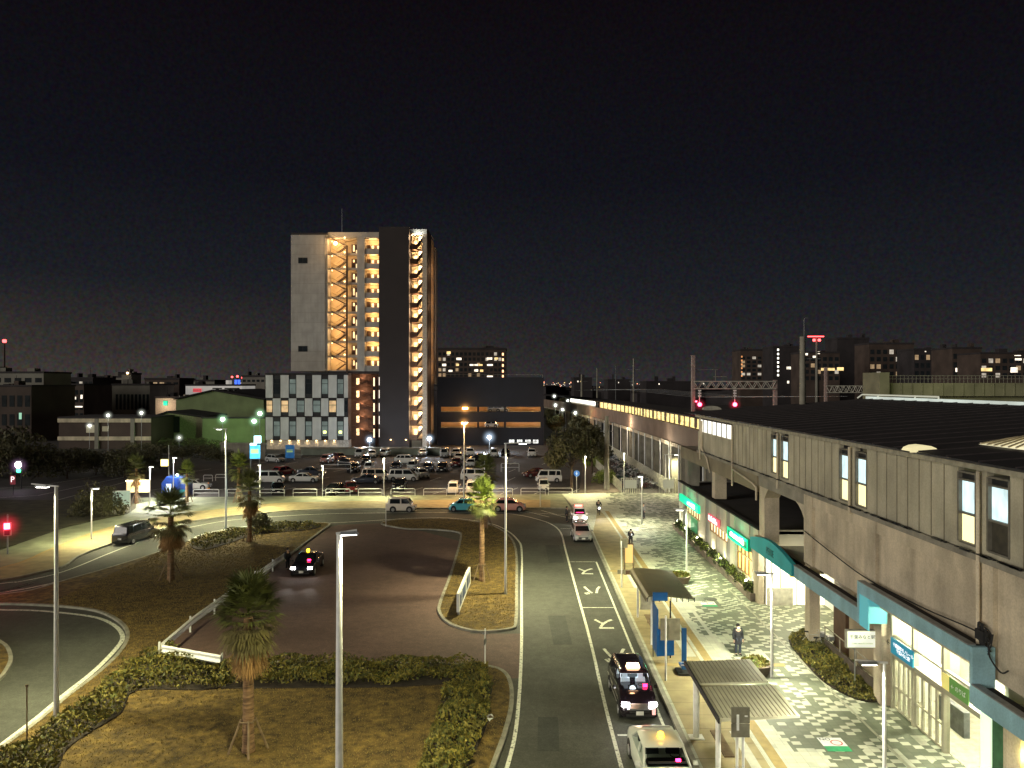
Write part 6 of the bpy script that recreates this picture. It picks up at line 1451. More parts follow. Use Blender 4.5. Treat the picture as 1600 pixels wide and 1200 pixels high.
M_gsign = emat('green_box', (0, .8, .38), 1.1, .1, 1); M_gl = emat('sign_white_letter', (.9, 1, 1), 3.0); M_yl = emat('sign_cream', (1, .85, .5), 3.0); M_gd = emat('green_box_dark', (.0, .22, .1), .6)
def shop_sign(label, y0, y1, z0, z1, kind):
    e_ = empty('shop_sign', Vector((16.3, (y0 + y1) / 2, 0)), 0, label, 'shop sign'); l_ = (y1 - y0) / 2
    if kind == 'pink':
        MB().bx(-.02, .1, -l_, l_, z0, z1).build('panel', emat('pink_panel', (.85, .12, .18), .7), e_)
        t_ = MB(); R4 = random.Random(8); yy = l_ - .3
        while yy > -l_ + .3: t_.bx(-.08, -.03, yy - .28, yy, z0 + .12, z1 - R4.uniform(.05, .25)); yy -= .42
        t_.build('lettering', emat('pink_letter', (1, .72, .75), 1.8), e_); return
    MB().bx(-.1, .12, -l_, l_, z0, z1).build('panel', M_gsign if kind == 'a' else M_gd, e_)
    if kind == 'b': MB().bx(-.14, -.1, -l_, l_, z1 - .2, z1).bx(-.14, -.1, -l_, l_, z0, z0 + .12).bx(-.14, -.1, l_ - .12, l_, z0, z1).bx(-.14, -.1, -l_, -l_ + .12, z0, z1).build('border', M_gsign, e_)
    t_ = MB(); R4 = random.Random(4 if kind == 'a' else 9); a = (l_ * .05 if kind == 'a' else l_ * .68); yy = a; hh = (z1 - z0)
    while yy > -l_ * (.55 if kind == 'a' else .35):
        w_ = R4.uniform(.16, .3); t_.bx(-.16, -.11, yy - w_, yy, z0 + hh * .35, z0 + hh * R4.uniform(.62, .8)); yy -= w_ + .05
    t_.build('lettering', M_gl, e_)
    MB().bx(-.17, -.11, yy - .55, yy - .05, z0 + hh * .3, z0 + hh * .7).bx(-.17, -.11, yy - .35, yy - .2, z0 + hh * .7, z0 + hh * .85).build('emblem', M_yl, e_)
    light('POINT', Vector((15.6, (y0 + y1) / 2, (z0 + z1) / 2)), 110, (.1, 1, .45), .3, name='sign_light')
shop_sign('green illuminated shop sign at the far end with white and cream lettering', 70.3, 78.4, 3.15, 3.85, 'a')
shop_sign('small pink-red glowing shop sign between the two green ones', 63.3, 66.8, 3.18, 3.8, 'pink')
shop_sign('larger framed green shop sign nearest the teal arch', 54.9, 60.2, 3.05, 3.88, 'b')
def foliage(e_, c, rx, ry, rz_, n, s, m, name='plant'):
    l_ = MB()
    for _ in range(n):
        d = Vector((R.gauss(0, 1), R.gauss(0, 1), abs(R.gauss(0, 1)))).normalized() * R.uniform(.5, 1.05); leafquad(l_, (c[0] + d.x * rx, c[1] + d.y * ry, c[2] + d.z * rz_), s * R.uniform(.6, 1.4), R.random() < .3)
    return l_.build(name, [m, M_frondlit], e_)
pl = empty('planter', Vector((16.1, 66, .12)), 0, 'long stone planter along the shop wall', 'planter')
MB().bx(-.35, -.22, -13.2, 13.5, 0, .5).bx(-.22, .3, -13.2, -13.05, 0, .5).bx(-.22, .3, 13.35, 13.5, 0, .5).build('stone_edge', mat('planter_stone', (.16, .13, .1), .9, 0, .3, 2, .3), pl); MB().bx(-.22, .3, -13.05, 13.35, 0, .36).build('soil', mat('soil', (0,)), pl)
M_bush = mat('bush_leaf', (.04, .05, .015), .6, 0, .5, 2)
for i, y_ in enumerate((-12, -9.6, -7.5, -5.0, -3.4, -1.2, 1.2, 3.2, 5.4, 7.7, 9.8, 12)):
    e_ = empty('planter_bush', Vector((16.1, 66 + y_, .48)), 0, 'leafy bush in the stone planter by the shop, ' + ordn(i) + ' from the near end', 'bush', 'bushes in the shop planter')
    foliage(e_, (0, 0, 0), .42, .85, .75, 420, .11, M_bush, 'foliage'); MB().cyl((0, 0, -.15), (0, 0, .3), .04, .02, 6).build('stem', M_bark, e_)
for i, y_ in enumerate((-10.9, -3.9, -.2, 4.3, 9.2, 13)):
    p = Vector((16.15, 66 + y_, .9)); e_ = empty('garden_spotlight', p, 0, 'small white garden spotlight in the planter, ' + ordn(i) + ' from the near end', 'spotlight', 'planter spotlights')
    MB().cyl((0, 0, -.45), (0, 0, .0), .02, .02, 6).build('stem', M_dark, e_); MB().ball((0, 0, .04), .1, 8).build('lamp', emat('garden_lamp', (1, 1, .85), 14), e_)
    light('POINT', p + Vector((-.15, 0, .25)), 42, (1, .95, .7), .08, name='garden_light')
for i, (px, py) in enumerate(((1062, 910), (1180, 1052))):
    e_ = empty('round_planter', P(px, py, .12), 0, ['dark bowl planter with low plants beside a lamp post', 'bowl planter beside the mid-plaza lamp post behind the shelter roof'][i], 'planter')
    MB().cyl((0, 0, 0), (0, 0, .55), .62, .85, 20).build('bowl', mat('planter_stone', (0,)), e_, smooth=True); foliage(e_, (0, 0, .5), .75, .75, .35, 420, .1, M_hedge, 'plants')

# ------------------------------------------------------------------ viaduct and far platform
vi = empty('railway_viaduct', W(20, 101, 0), 0, 'long elevated railway viaduct curving away with a yellow-lit platform', 'viaduct'); vo = vi.location
M_vd = mat('viaduct_concrete', (.17, .12, .09), .9, 0, .25, .3)
path_ = [W(x, d) for x, d in ((17.2 + 4.6, 77), (22.2, 101), (21.9, 125), (21.4, 149), (19.4, 190), (16.4, 230), (11.5, 275), (5, 320))]
pp = crom(path_, 8)
def vline(off): 
    out = []
    for i, p in enumerate(pp):
        a = pp[max(0, i - 1)]; b = pp[min(len(pp) - 1, i + 1)]; d = (b - a).normalized(); out.append(Vector((p.x + d.y * off - vo.x, p.y - d.x * off - vo.y, 0)))
    return out
MB().ribbon(vline(5), 10, 7.0, 8.4).build('deck', M_vd, vi); MB().ribbon(vline(.1), .3, 8.4, 9.5).build('parapet', M_vd, vi)
wl = emat('platform_glow', (1, .78, .3), 1.15, .65, .9, (1.5, 1.5, 6)); whi = emat('platform_white', (1, .97, .85), 2.4, .35, .7, (1.2, 1.2, 2))
vv = vline(.7); cut = int(len(vv) * .56)
MB().ribbon(vv[:cut], .2, 9.5, 10.75).build('lit_platform', wl, vi); MB().ribbon(vline(3), 6, 10.85, 11.05).build('platform_roof', M_roofdk, vi)
ps_ = MB()
for i, p in enumerate(vline(.45)[:cut]):
    ps_.cyl((p.x, p.y, 9.4), (p.x, p.y, 10.85), .09, .09, 5)
    if i % 3 == 0: ps_.box((p.x, p.y, 10.2), (.1, 1.3, 1.1))
ps_.build('platform_posts', M_vd, vi)
tn = empty('train', vo, 0, 'far train standing at the end of the lit platform, white windows', 'train')
tv = vline(.6); MB().ribbon(tv[cut:cut + 9], .5, 9.3, 11.0).build('body', M_white, tn); MB().ribbon(vline(.25)[cut:cut + 9], .12, 9.9, 10.7).build('windows_lit', whi, tn)
fr_ = MB(); outer = vline(-.25)
for i in range(len(outer) - 1):
    for q_ in range(5):
        p = outer[i].lerp(outer[i + 1], q_ / 5)
        if (i * 5 + q_) % 2 == 0: fr_.box((p.x, p.y, 6.75), (.15, .9, .5))
fr_.build('drip_fringe', mat('fringe', (.6, .5, .36), .8), vi)
for i in range(2, 44, 2):
    p = vline(.4)[i]; MB().box((p.x, p.y, 3.5), (.9, .9, 7.0)).build('pier', M_conc, vi)
    MB().cyl((p.x - .8, p.y - .6, 0), (p.x - .8, p.y - .6, 7), .08, .08, 6).build('drain_pipe', M_white, vi)
light('POINT', W(20.3, 140, 8), 900, (1, .75, .5), .4, name='viaduct_light'); light('POINT', W(19.5, 108, 6.2), 900, (1, .9, .7), .4, name='viaduct_light'); light('POINT', W(15, 185, 7), 1200, (1, .4, .15), .5, name='sodium_light')
# bicycle parking -------------------------------------------------------
fn = empty('picket_fence', W(21.2, 104.6), 0, 'pale picket fence running back beside the bicycle park', 'fence')
a_, b_ = Vector((0, 0, 0)), W(20.6, 178) - W(21.2, 104.6); f_ = MB()
for i in range(190):
    p = a_.lerp(b_, i / 189); f_.box((p.x, p.y, 1.15), (.05, .14, 1.9))
f_.build('pickets', mat('fence_paint', (.5, .48, .36), .6), fn); MB().ribbon([a_, b_], .06, 2.02, 2.1).ribbon([a_, b_], .06, .3, .38).build('rails', mat('fence_paint', (0,)), fn)
def gate(px0, px1, label):
    a, b = P(px0, 771, .1), P(px1, 771, .1); L_ = b.x - a.x; e_ = empty('fence_gate', (a + b) / 2, TH, label, 'gate')
    m_ = mat('gate_white', (.7, .7, .55), .6); f_ = MB()
    for i in range(int(L_ / .25) + 1): f_.bx(-L_ / 2 + i * .25 - .03, -L_ / 2 + i * .25 + .03, -.03, .03, 0, 2.1)
    f_.bx(-L_ / 2, L_ / 2, -.04, .04, 2.05, 2.12).build('pickets', m_, e_); MB().bx(-L_ * .32, L_ * .32, -.1, -.05, .7, 1.9).build('board', emat('gate_board', (.75, .75, .55), .25), e_)
gate(971, 1000, 'white picket gate with notice board, left of bicycle park opening'); gate(1030, 1058, 'white picket gate with notice board, right of bicycle park opening')
f2 = empty('hedge_fence', P(957, 760, 0), 0, 'pale fence along the footpath in front of the bicycle park', 'fence'); f_ = MB()
q0, q1 = P(971, 771) - P(957, 760), P(925, 725) - P(957, 760)
for i in range(70): p = q0.lerp(q1, i / 69); f_.box((p.x, p.y, .8), (.06, .1, 1.5))
f_.build('pickets', mat('fence_paint', (0,)), f2)
def bicycle(loc, rz, label, frame_m, group=None, detail=True, cat='bicycle'):
    e_ = empty('bicycle', loc, rz, label, cat, group)
    for y_ in (-.52, .52):
        t = [Vector((0, y_ + .33 * math.cos(a), .34 + .33 * math.sin(a))) for a in [i * math.pi / 7 for i in range(15)]]
        w_ = MB().tube(t, .02, 5)
        for k in range(4): a = k * math.pi / 4; w_.cyl((0, y_ - .32 * math.cos(a), .34 - .32 * math.sin(a)), (0, y_ + .32 * math.cos(a), .34 + .32 * math.sin(a)), .004, .004, 3)
        w_.build('wheel', M_dark, e_)
    f_ = MB()
    for a, b in (((0, .52, .34), (0, .12, .3)), ((0, .12, .3), (0, .25, .85)), ((0, .12, .3), (0, -.35, .75)), ((0, .2, .7), (0, -.35, .8)), ((0, -.52, .34), (0, -.38, .95)), ((0, .52, .34), (0, .22, .7))): f_.cyl(a, b, .018, .018, 6)
    f_.build('frame', frame_m, e_); MB().tube([(-.28, -.25, 1.0), (-.2, -.38, 1.0), (.2, -.38, 1.0), (.28, -.25, 1.0)], .015, 6).build('handlebar', M_chrome, e_)
    MB().box((0, .27, .9), (.15, .26, .06), 0, 0, .7).build('saddle', M_black, e_)
    MB().bx(-.17, .17, -.75, -.45, .72, .95).build('basket', M_grey, e_)
    return e_
cols = [mat('bike_silver', (.4, .42, .42), .3, .6), mat('bike_blue', (.05, .12, .2), .4), mat('bike_dark', (.05, .05, .05), .4), mat('bike_red', (.2, .03, .03), .4), mat('bike_green', (.05, .2, .16), .4)]
protos = [bicycle(P(980 + i * 9, 763), rad(70 + 6 * i), 'parked %s bicycle in the crowded bicycle park' % ['silver', 'dark blue', 'black', 'dark red', 'green'][i], cols[i], 'bicycles in the bicycle park, ' + ['silver', 'blue', 'black', 'red', 'green'][i]) for i in range(5)]
for i in range(120):
    row = i % 6; py = 764 - (i // 6) * 2.6; k = (771 - py)
    px = 1003 + (row - 2.5) * 9.5 * (1 - k / 90) - k * .72 + R.uniform(-2, 2); c_ = R.choice(protos)
    dup(c_, P(px, py), rad(R.uniform(60, 110)) + (math.pi if R.random() < .5 else 0))
bicycle(P(1268, 1012), rad(70), 'silver bicycle leaning in the shrub bed by the station wall', mat('bike_pale', (.5, .5, .45), .4)); bicycle(P(1282, 1021), rad(100), 'dark bicycle beside the silver one at the station wall', cols[2])
# utility poles and catenary --------------------------------------------
def upole(px, py, ytop, label, r=.2, m=M_conc, arms=(), cat='utility pole'):
    p = P(px, py); D = F * H / (py - 600.); h_ = ZY(ytop, D); e_ = empty('utility_pole', p, 0, label, cat); MB().cyl((0, 0, 0), (0, 0, h_), r, r * .65, 10).build('pole', m, e_)
    for (z, l_) in arms: MB().bx(-l_, l_, -.05, .05, h_ - z, h_ - z + .1).build('crossarm', M_grey, e_)
    return e_
upole(948, 766, 650, 'concrete pole beside the yellow-lit bush', .42, M_conc, ((1, 1.2), (2.2, .9)))
upole(990, 690, 560, 'rail-side mast crossing in front of the lit platform, nearest', .3, M_conc, ((3, 1.6), (6, 1.2)))
upole(933, 660, 575, 'rail-side mast in front of the far train', .35, M_conc, ((4, 2),)); upole(909, 655, 585, 'thick twin mast left of the far train', .6, M_conc, ((3, 2.5),)); upole(962, 672, 570, 'slim rail-side mast between two thicker ones', .15, M_grey, ((3, 1.4),))
mm1 = empty('concrete_mast', XD(1254, 74), 0, 'tall concrete mast with thin antenna rising behind the station roof', 'mast')
MB().cyl((0, 0, 0), (0, 0, ZY(526, 74)), .38, .26, 12).build('pole', M_conc, mm1, smooth=True); MB().tube([(.15, 0, ZY(526, 74)), (.15, 0, ZY(499, 74)), (.25, 0, ZY(497, 74)), (.5, 0, ZY(497, 74))], .04, 6).build('antenna', M_grey, mm1)
MB().bx(.2, 1.7, -.04, .04, ZY(561, 74), ZY(560, 74)).build('bracket', M_grey, mm1)
def truss(name, label, pxa, pxb, D, ya, yb, ends=True):
    c = (pxa + pxb) / 2; e_ = empty(name, XD(c, D), TH, label, 'gantry'); X = lambda px: (px - c) / F * D; z0, z1 = ZY(yb, D), ZY(ya, D); t = MB(); n = 9
    for y_ in (-.4, .4):
        t.cyl((X(pxa), y_, z0 + .3), (X(pxb), y_, z0 + .3), .07, .07, 6); t.cyl((X(pxa), y_, z1), (X(pxb), y_, z1), .07, .07, 6)
        for i in range(n):
            xa = X(pxa) + (X(pxb) - X(pxa)) * i / n; xb = X(pxa) + (X(pxb) - X(pxa)) * (i + .5) / n; xc = X(pxa) + (X(pxb) - X(pxa)) * (i + 1) / n
            t.cyl((xa, y_, z1), (xb, y_, z0 + .3), .045, .045, 5); t.cyl((xb, y_, z0 + .3), (xc, y_, z1), .045, .045, 5)
    t.build('truss', mat('gantry_steel', (.55, .53, .45), .5, .2), e_)
    for px in (pxa, pxb):
        MB().bx(X(px) - .2, X(px) + .2, -.3, .3, 0, z1 + (3.4 if px == pxa and ends else .2)).build('column', mat('gantry_column', (.3, .22, .2), .7), e_)
    return e_, X, z0, z1
gt_, X, z0, z1 = truss('signal_gantry', 'steel signal gantry spanning the tracks beyond the station roof', 1083, 1211, 100, 596, 611)
MB().bx(X(1083), X(1122), -.05, .05, ZY(578, 100), ZY(577.3, 100)).bx(X(1115), X(1135), -.05, .05, ZY(589, 100), ZY(588, 100)).cyl((X(1118), 0, z1), (X(1118), 0, ZY(577, 100)), .05, .05, 6).build('crossarm', M_bg4, gt_)
truss('catenary_gantry', 'fainter catenary gantry right of the tall concrete mast', 1290, 1372, 140, 603, 616)
for i, px in enumerate((1093, 1148)):
    e_ = empty('rail_signal', XD(px, 99.5), 0, ['red railway signal, left one under the gantry', 'red railway signal, right one under the gantry'][i], 'railway signal', 'red railway signals')
    z_ = ZY(632, 99.5); MB().bx(-.04, .04, -.04, .04, z_, ZY(611, 99.5)).build('hanger', M_white, e_); MB().cyl((0, -.0, z_), (0, .12, z_), .62, .62, 16).build('back_plate', M_dark, e_)
    MB().ball((0, -.12, z_), .27, 10).build('red_lens', emat('rail_red', (1, .05, .1), 20), e_)
    if i == 0: MB().ball((-.45, -.12, z_ + .4), .12, 8).build('marker_lens', emat('rail_red', (1,), 1), e_)
    for k in range(3): MB().bx(-.2, .2, -.12, -.05, z_ + 1.0 + k * .35, z_ + 1.2 + k * .35).build('marker', M_white, e_)
    glare_ball(e_, (0, 0, z_), 1.15, 'glare_red2', (1, .03, .09), 2.6)
    light('POINT', XD(px, 97.6, z_), 12, (1, .04, .12), .2, name='rail_signal_light')
# overhead wires
owr = empty('overhead_wire', XD(1148, 100), 0, 'overhead railway wires strung from the gantries', 'overhead wire'); 
q = MB()
for k in range(5): q.tube([Vector((k * 2 - 4, -25, 13.8)), Vector((k * 2 - 4, 5, 13.2)), Vector((k * 2 - 7, 60, 13.9)), Vector((k * 2 - 13, 120, 13.2))], .02, 4)
q.build('wires', M_grey, owr)
# elevated wall on the right behind the station
ew = empty('elevated_wall', XD(1500, 125), TH, 'long greenish elevated wall with railings beyond the station roof', 'wall')
EX = lambda px: (px - 1500) / F * 125; M_ew = mat('elevated_concrete', (.2, .19, .12), .9, 0, .25, .3)
MB().bx(EX(1385), EX(1680), 0, 4, ZY(619, 125), ZY(598.5, 125)).bx(EX(1370), EX(1385), -1, 5, 0, ZY(582, 125)).bx(EX(1385), EX(1680), 1, 3, 0, ZY(619, 125)).build('wall', M_ew, ew)
er = MB()
for i in range(46): er.bx(EX(1388 + i * 6.2), EX(1388 + i * 6.2) + .05, -.0, .05, ZY(598.5, 125), ZY(587, 125))
er.tube([(EX(1388), 0, ZY(587, 125)), (EX(1670), 0, ZY(587, 125))], .05, 5).tube([(EX(1388), 0, ZY(592, 125)), (EX(1670), 0, ZY(592, 125))], .04, 5).build('railing', M_bg4, ew)
jj = MB()
for i in range(18): jj.bx(EX(1392 + i * 16), EX(1392 + i * 16) + .12, -.12, -.01, ZY(618, 125), ZY(599, 125))
jj.build('rib', M_ew, ew); light('POINT', XD(1500, 112, 16), 900, (.9, 1, .5), .5, name='yard_wall_light'); light('POINT', XD(1590, 112, 16), 700, (.9, 1, .5), .5, name='yard_wall_light')

# ------------------------------------------------------------------ shelters and stop furniture
s1 = empty('bus_shelter', Vector((7.45, 46.5, .12)), 0, 'bus shelter with dark curved roof over the kerb, farther one', 'bus shelter')
r_ = MB(); prof = [(-.35, 2.62), (-.32, 2.8), (-.2, 2.93), (.1, 2.97), (.8, 2.93), (1.6, 2.86), (2.35, 2.78)]
r_.rings([[(x, yy, z) for x, z in prof] + [(x, yy, z - .06) for x, z in prof[::-1]] for yy in (-3.1, 3.4)])
ro = r_.build('roof', mat('shelter_roof', (.11, .095, .05), .45, .2, .15, 1), s1); rb_ = MB()
for i in range(9): rb_.bx(-.3 + i * .33, -.26 + i * .33, -3.14, -3.1, 2.6, 2.84)
rb_.build('roof_rib', M_dark, ro)
for y_ in (-2.6, 2.6): MB().cyl((.05, y_, 0), (.05, y_, 2.88), .07, .07, 10).build('post', M_pole, s1, smooth=True)
for y_ in (-2.4, 0, 2.4): MB().box((1.0, y_, 2.76), (2.3, .08, .1)).build('rafter', M_dark, s1)
MB().bx(.2, 1.15, 2.55, 2.65, .5, 2.2).build('side_panel', mat('shelter_panel', (.5, .48, .36), .5), s1); MB().bx(.3, .7, -1.5, 1.6, .42, .48).bx(.45, .55, -1.3, -1.2, 0, .42).bx(.45, .55, 1.3, 1.4, 0, .42).build('bench', M_stake, s1)
s2 = empty('bus_shelter', Vector((7.4, 31, .12)), 0, 'bus shelter with pale ribbed flat roof nearest the viewer', 'bus shelter')
r_ = MB(); r_.rings([[(x, yy, z) for x, z in ((-.15, 2.72), (2.75, 2.84), (2.75, 2.76), (-.15, 2.6))] for yy in (-3.0, -.1)]); r_.rings([[(x, yy, z) for x, z in ((-.15, 2.72), (2.65, 2.84), (2.65, 2.76), (-.15, 2.6))] for yy in (.25, 2.75)])
M_rib = mat('ribbed_roof', (.6, .58, .42), .45, .1, .12, 1.2); ro = r_.build('roof', M_rib, s2); rb_ = MB()
for i in range(17):
    x = -.05 + i * .165; zz = 2.725 + (x + .15) / 2.9 * .12
    rb_.bx(x, x + .028, -2.98, -.12, zz - .01, zz + .014)
    if i < 16: rb_.bx(x, x + .028, .27, 2.73, zz - .01, zz + .014)
rb_.build('roof_rib', mat('roof_rib_dark', (.27, .25, .16), .6), ro); MB().bx(-.1, 2.7, -.1, .25, 2.6, 2.66).build('gutter', mat('gutter', (.25, .23, .12), .6), s2); MB().bx(-.22, -.16, -3.05, 2.8, 2.55, 2.76).build('edge_trim', M_black, s2)
for y_ in (1.4, -2.2): MB().cyl((0, y_, 0), (0, y_, 2.65), .13 if y_ > 0 else .1, .13 if y_ > 0 else .1, 12).bx(-.3, .3, y_ - .25, y_ + .25, 0, .04).build('post', M_pole, s2, smooth=True)
for y_ in (-1.6, 1.4): MB().box((1.25, y_, 2.6), (2.7, .1, .12)).build('rafter', M_grey, s2)
MB().bx(.5, .9, -1.2, 1.1, .42, .48).build('bench', M_stake, s2)
bs = empty('bus_stop_sign', Vector((7.75, 27.2, .12)), 0, 'grey two-part bus stop board on a post in front of the near shelter', 'bus stop sign')
MB().cyl((-.1, 0, 0), (-.1, 0, 3.4), .05, .05, 8).cyl((.12, 0, 0), (.12, 0, 3.0), .05, .05, 8).build('post', M_pole, bs)
MB().bx(-.32, .32, -.1, -.04, 2.95, 3.5).bx(-.32, .32, -.1, -.04, 2.45, 2.92).build('board', mat('board_grey', (.2, .19, .14), .6), bs); MB().bx(-.14, -.06, -.13, -.1, 2.7, 3.25).bx(.14, .24, -.13, -.1, 3.18, 3.22).build('bracket', M_white, bs)
MB().ribbon([Vector((.05 + .3 * math.cos(t), -.02, 0)) for t in (0, 3.14)], .02, .2, .22).build('foot', M_grey, bs)
b2 = empty('bus_stop_sign', Vector((7.3, 38.6, .12)), 0, 'white stop post with square grey board beside the blue kiosk', 'bus stop sign')
MB().cyl((0, 0, 0), (0, 0, 3.25), .05, .05, 8).build('post', M_white, b2, smooth=True); MB().bx(-.25, .72, .06, .12, 2.0, 3.1).build('board', mat('board_pale', (.3, .29, .2), .6), b2)
kx = empty('blue_kiosk', Vector((7.25, 41.3, .12)), 0, 'tall blue banner stand with rounded blue top plate', 'banner stand')
M_bl = mat('banner_blue', (.008, .095, .3), .45, 0, .15, 1.2); MB().bx(-.05, .75, .5, .6, 3.1, 3.55).build('top_plate', M_bl, kx)
MB().bx(-.03, .03, -.7, .7, .5, 3.0).build('banner', M_bl, kx); MB().add([(-.05, -.7, .5), (.9, -.5, .5), (.9, -.5, 1.5), (-.05, -.7, 2.0)], [(0, 1, 2, 3), (3, 2, 1, 0)]).build('banner', M_bl, kx)
MB().bx(1.0, 1.24, -2.0, -1.9, .3, 2.4).bx(1.0, 1.24, -1.9, -1.2, .3, .4).build('side_banner', M_bl, kx); MB().bx(.94, 1.31, -2.03, -2.0, .5, .56).bx(.94, 1.31, -2.03, -2.0, .66, .7).build('white_stripe', M_white, kx)
MB().cyl((.9, .5, 0), (.9, .5, 3.1), .04, .04, 8).cyl((0, .7, 0), (0, .7, 3.1), .04, .04, 8).bx(.8, 1.4, -2.1, -1.2, 0, .12).build('frame', M_dark, kx)
b3 = empty('bus_stop_sign', Vector((7.4, 56.2, .12)), 0, 'thin white stop post with pale board before the orange timetable', 'bus stop sign')
MB().cyl((0, 0, 0), (0, 0, 3.4), .05, .05, 8).build('post', M_white, b3); MB().bx(-.1, .45, .0, .06, 2.9, 3.6).bx(-.3, .3, -.02, .05, 1.0, 1.3).build('board', mat('board_pale', (0,)), b3)
b4 = empty('timetable_board', Vector((8.5, 60.2, .12)), 0, 'orange-framed timetable board standing in front of the waiting pedestrian', 'timetable board')
MB().bx(-.3, .3, -.03, .03, .9, 2.3).build('board', emat('timetable', (.8, .5, .2), .35), b4); MB().tube([(-.33, 0, 0), (-.33, 0, 2.4), (.33, 0, 2.4), (.33, 0, 0)], .04, 6).build('frame', M_brown, b4); MB().bx(-.4, .4, -.2, .2, 0, .3).build('foot', M_brown, b4)
mh = empty('manhole_cover', P(1110, 936, .123), 0, 'round manhole cover in the pavers beside the sticker', 'manhole cover'); MB().cyl((0, 0, 0), (0, 0, .012), .45, .45, 24).build('lid', mat('cast_iron', (.08, .08, .06), .6, .5, .3, 12), mh)

# ================================================================== people
def skin_obj(name, verts, edges, m, parent, sub=2):
    me = bpy.data.meshes.new(name); me.from_pydata([v[0] for v in verts], edges, []); me.materials.append(m)
    o = bpy.data.objects.new(name, me); COL.objects.link(o); o.parent = parent
    o.modifiers.new('skin', 'SKIN'); 
    if not me.skin_vertices: 
        bpy.context.view_layer.objects.active = o
    for i, v in enumerate(verts):
        sv = me.skin_vertices[0].data[i]; r = v[1]; sv.radius = (r, r) if not isinstance(r, tuple) else r; sv.use_root = (i == 0)
    o.modifiers['skin'].use_smooth_shade = True
    s_ = o.modifiers.new('sub', 'SUBSURF'); s_.levels = sub; s_.render_levels = sub
    return o
def person(loc, rz, label, coat, trousers, pose='stand', mask=False, long_coat=False, h=1.7, base=.12, hat=None):
    k = h / 1.7; e_ = empty('person', Vector((loc.x, loc.y, loc.z + base)), rz, label, 'person'); e_.scale = (k, k, k)
    st = .0; kneeL = kneeR = 0; ft = (0, 0)
    if pose == 'walk': ft = (-.28, .26)
    sit = pose == 'ride'
    hipz = .92
    J = {}
    J['pelvis'] = (0, 0, hipz); J['waist'] = (0, 0, 1.06); J['chest'] = (0, .0 if not sit else -.08, 1.28); J['neck'] = (0, -.01 if not sit else -.13, 1.45); J['head'] = (0, -.02 if not sit else -.16, 1.52); J['crown'] = (0, -.01 if not sit else -.15, 1.63)
    for s_, n_, f_ in ((1, 'r', ft[0]), (-1, 'l', ft[1])):
        J['hip' + n_] = (.1 * s_, 0, .88)
        if sit: J['knee' + n_] = (.12 * s_, -.38, .72 if s_ > 0 else .82); J['ank' + n_] = (.12 * s_, -.22, .3 if s_ > 0 else .42); J['toe' + n_] = (.12 * s_, -.38, .26 if s_ > 0 else .38)
        else: J['knee' + n_] = (.11 * s_, f_ * .45 - .03, .49); J['ank' + n_] = (.11 * s_, f_, .09 + (abs(f_) * .1 if f_ > 0 else 0)); J['toe' + n_] = (.125 * s_, f_ - .17, .04)
        J['sho' + n_] = (.19 * s_, J['chest'][1], 1.4)
        if pose == 'phone': J['elb' + n_] = (.25 * s_, -.04, 1.12); J['wri' + n_] = (.09 * s_, -.27, 1.2)
        elif sit: J['elb' + n_] = (.28 * s_, -.3, 1.18); J['wri' + n_] = (.25 * s_, -.52, 1.06)
        elif pose == 'walk': J['elb' + n_] = (.25 * s_, .1 * s_, 1.12); J['wri' + n_] = (.25 * s_, -.05 + .2 * s_, .9)
        else: J['elb' + n_] = (.26 * s_, .02, 1.12); J['wri' + n_] = (.26 * s_, -.06, .86)
    order = ['pelvis', 'waist', 'chest', 'neck', 'head', 'crown', 'hipr', 'kneer', 'ankr', 'toer', 'hipl', 'kneel', 'ankl', 'toel', 'shor', 'elbr', 'wrir', 'shol', 'elbl', 'wril']
    rad_ = dict(pelvis=(.14, .1), waist=(.13, .09), chest=(.16, .105), neck=.052, head=.085, crown=.075, hipr=.085, kneer=.058, ankr=.042, toer=.035, hipl=.085, kneel=.058, ankl=.042, toel=.035, shor=.06, elbr=.04, wrir=.028, shol=.06, elbl=.04, wril=.028)
    idx = {n: i for i, n in enumerate(order)}; V = [(J[n], rad_[n]) for n in order]
    E = [(idx[a], idx[b]) for a, b in (('pelvis', 'waist'), ('waist', 'chest'), ('chest', 'neck'), ('neck', 'head'), ('head', 'crown'), ('pelvis', 'hipr'), ('hipr', 'kneer'), ('kneer', 'ankr'), ('ankr', 'toer'), ('pelvis', 'hipl'), ('hipl', 'kneel'), ('kneel', 'ankl'), ('ankl', 'toel'), ('chest', 'shor'), ('shor', 'elbr'), ('elbr', 'wrir'), ('chest', 'shol'), ('shol', 'elbl'), ('elbl', 'wril'))]
    # hands: palm, four fingers, thumb; nose
    for n_, s_ in (('r', 1), ('l', -1)):
        wv = Vector(J['wri' + n_]); d = (wv - Vector(J['elb' + n_])).normalized(); sd = d.cross(Vector((0, 1, 0.2))).normalized()
        p0 = len(V); V.append((tuple(wv + d * .06), (.034, .018))); E.append((idx['wri' + n_], p0))
        for q_ in range(4):
            b = wv + d * .085 + sd * (.022 * (q_ - 1.5)); f1 = len(V); l_ = (.06, .075, .07, .052)[q_]
            V.append((tuple(b), .009)); V.append((tuple(b + d * l_ * .6), .008)); V.append((tuple(b + d * l_ + Vector((0, -.02, 0))), .007)); E += [(p0, f1), (f1, f1 + 1), (f1 + 1, f1 + 2)]
        f1 = len(V); V.append((tuple(wv + d * .045 - sd * .045 * s_), .01)); V.append((tuple(wv + d * .085 - sd * .06 * s_), .008)); E += [(p0, f1), (f1, f1 + 1)]
    hd = Vector(J['head']); V.append((tuple(hd + Vector((0, -.1, .03))), .012)); E.append((idx['head'], len(V) - 1))
    skin_obj('body', V, E, M_skin, e_)
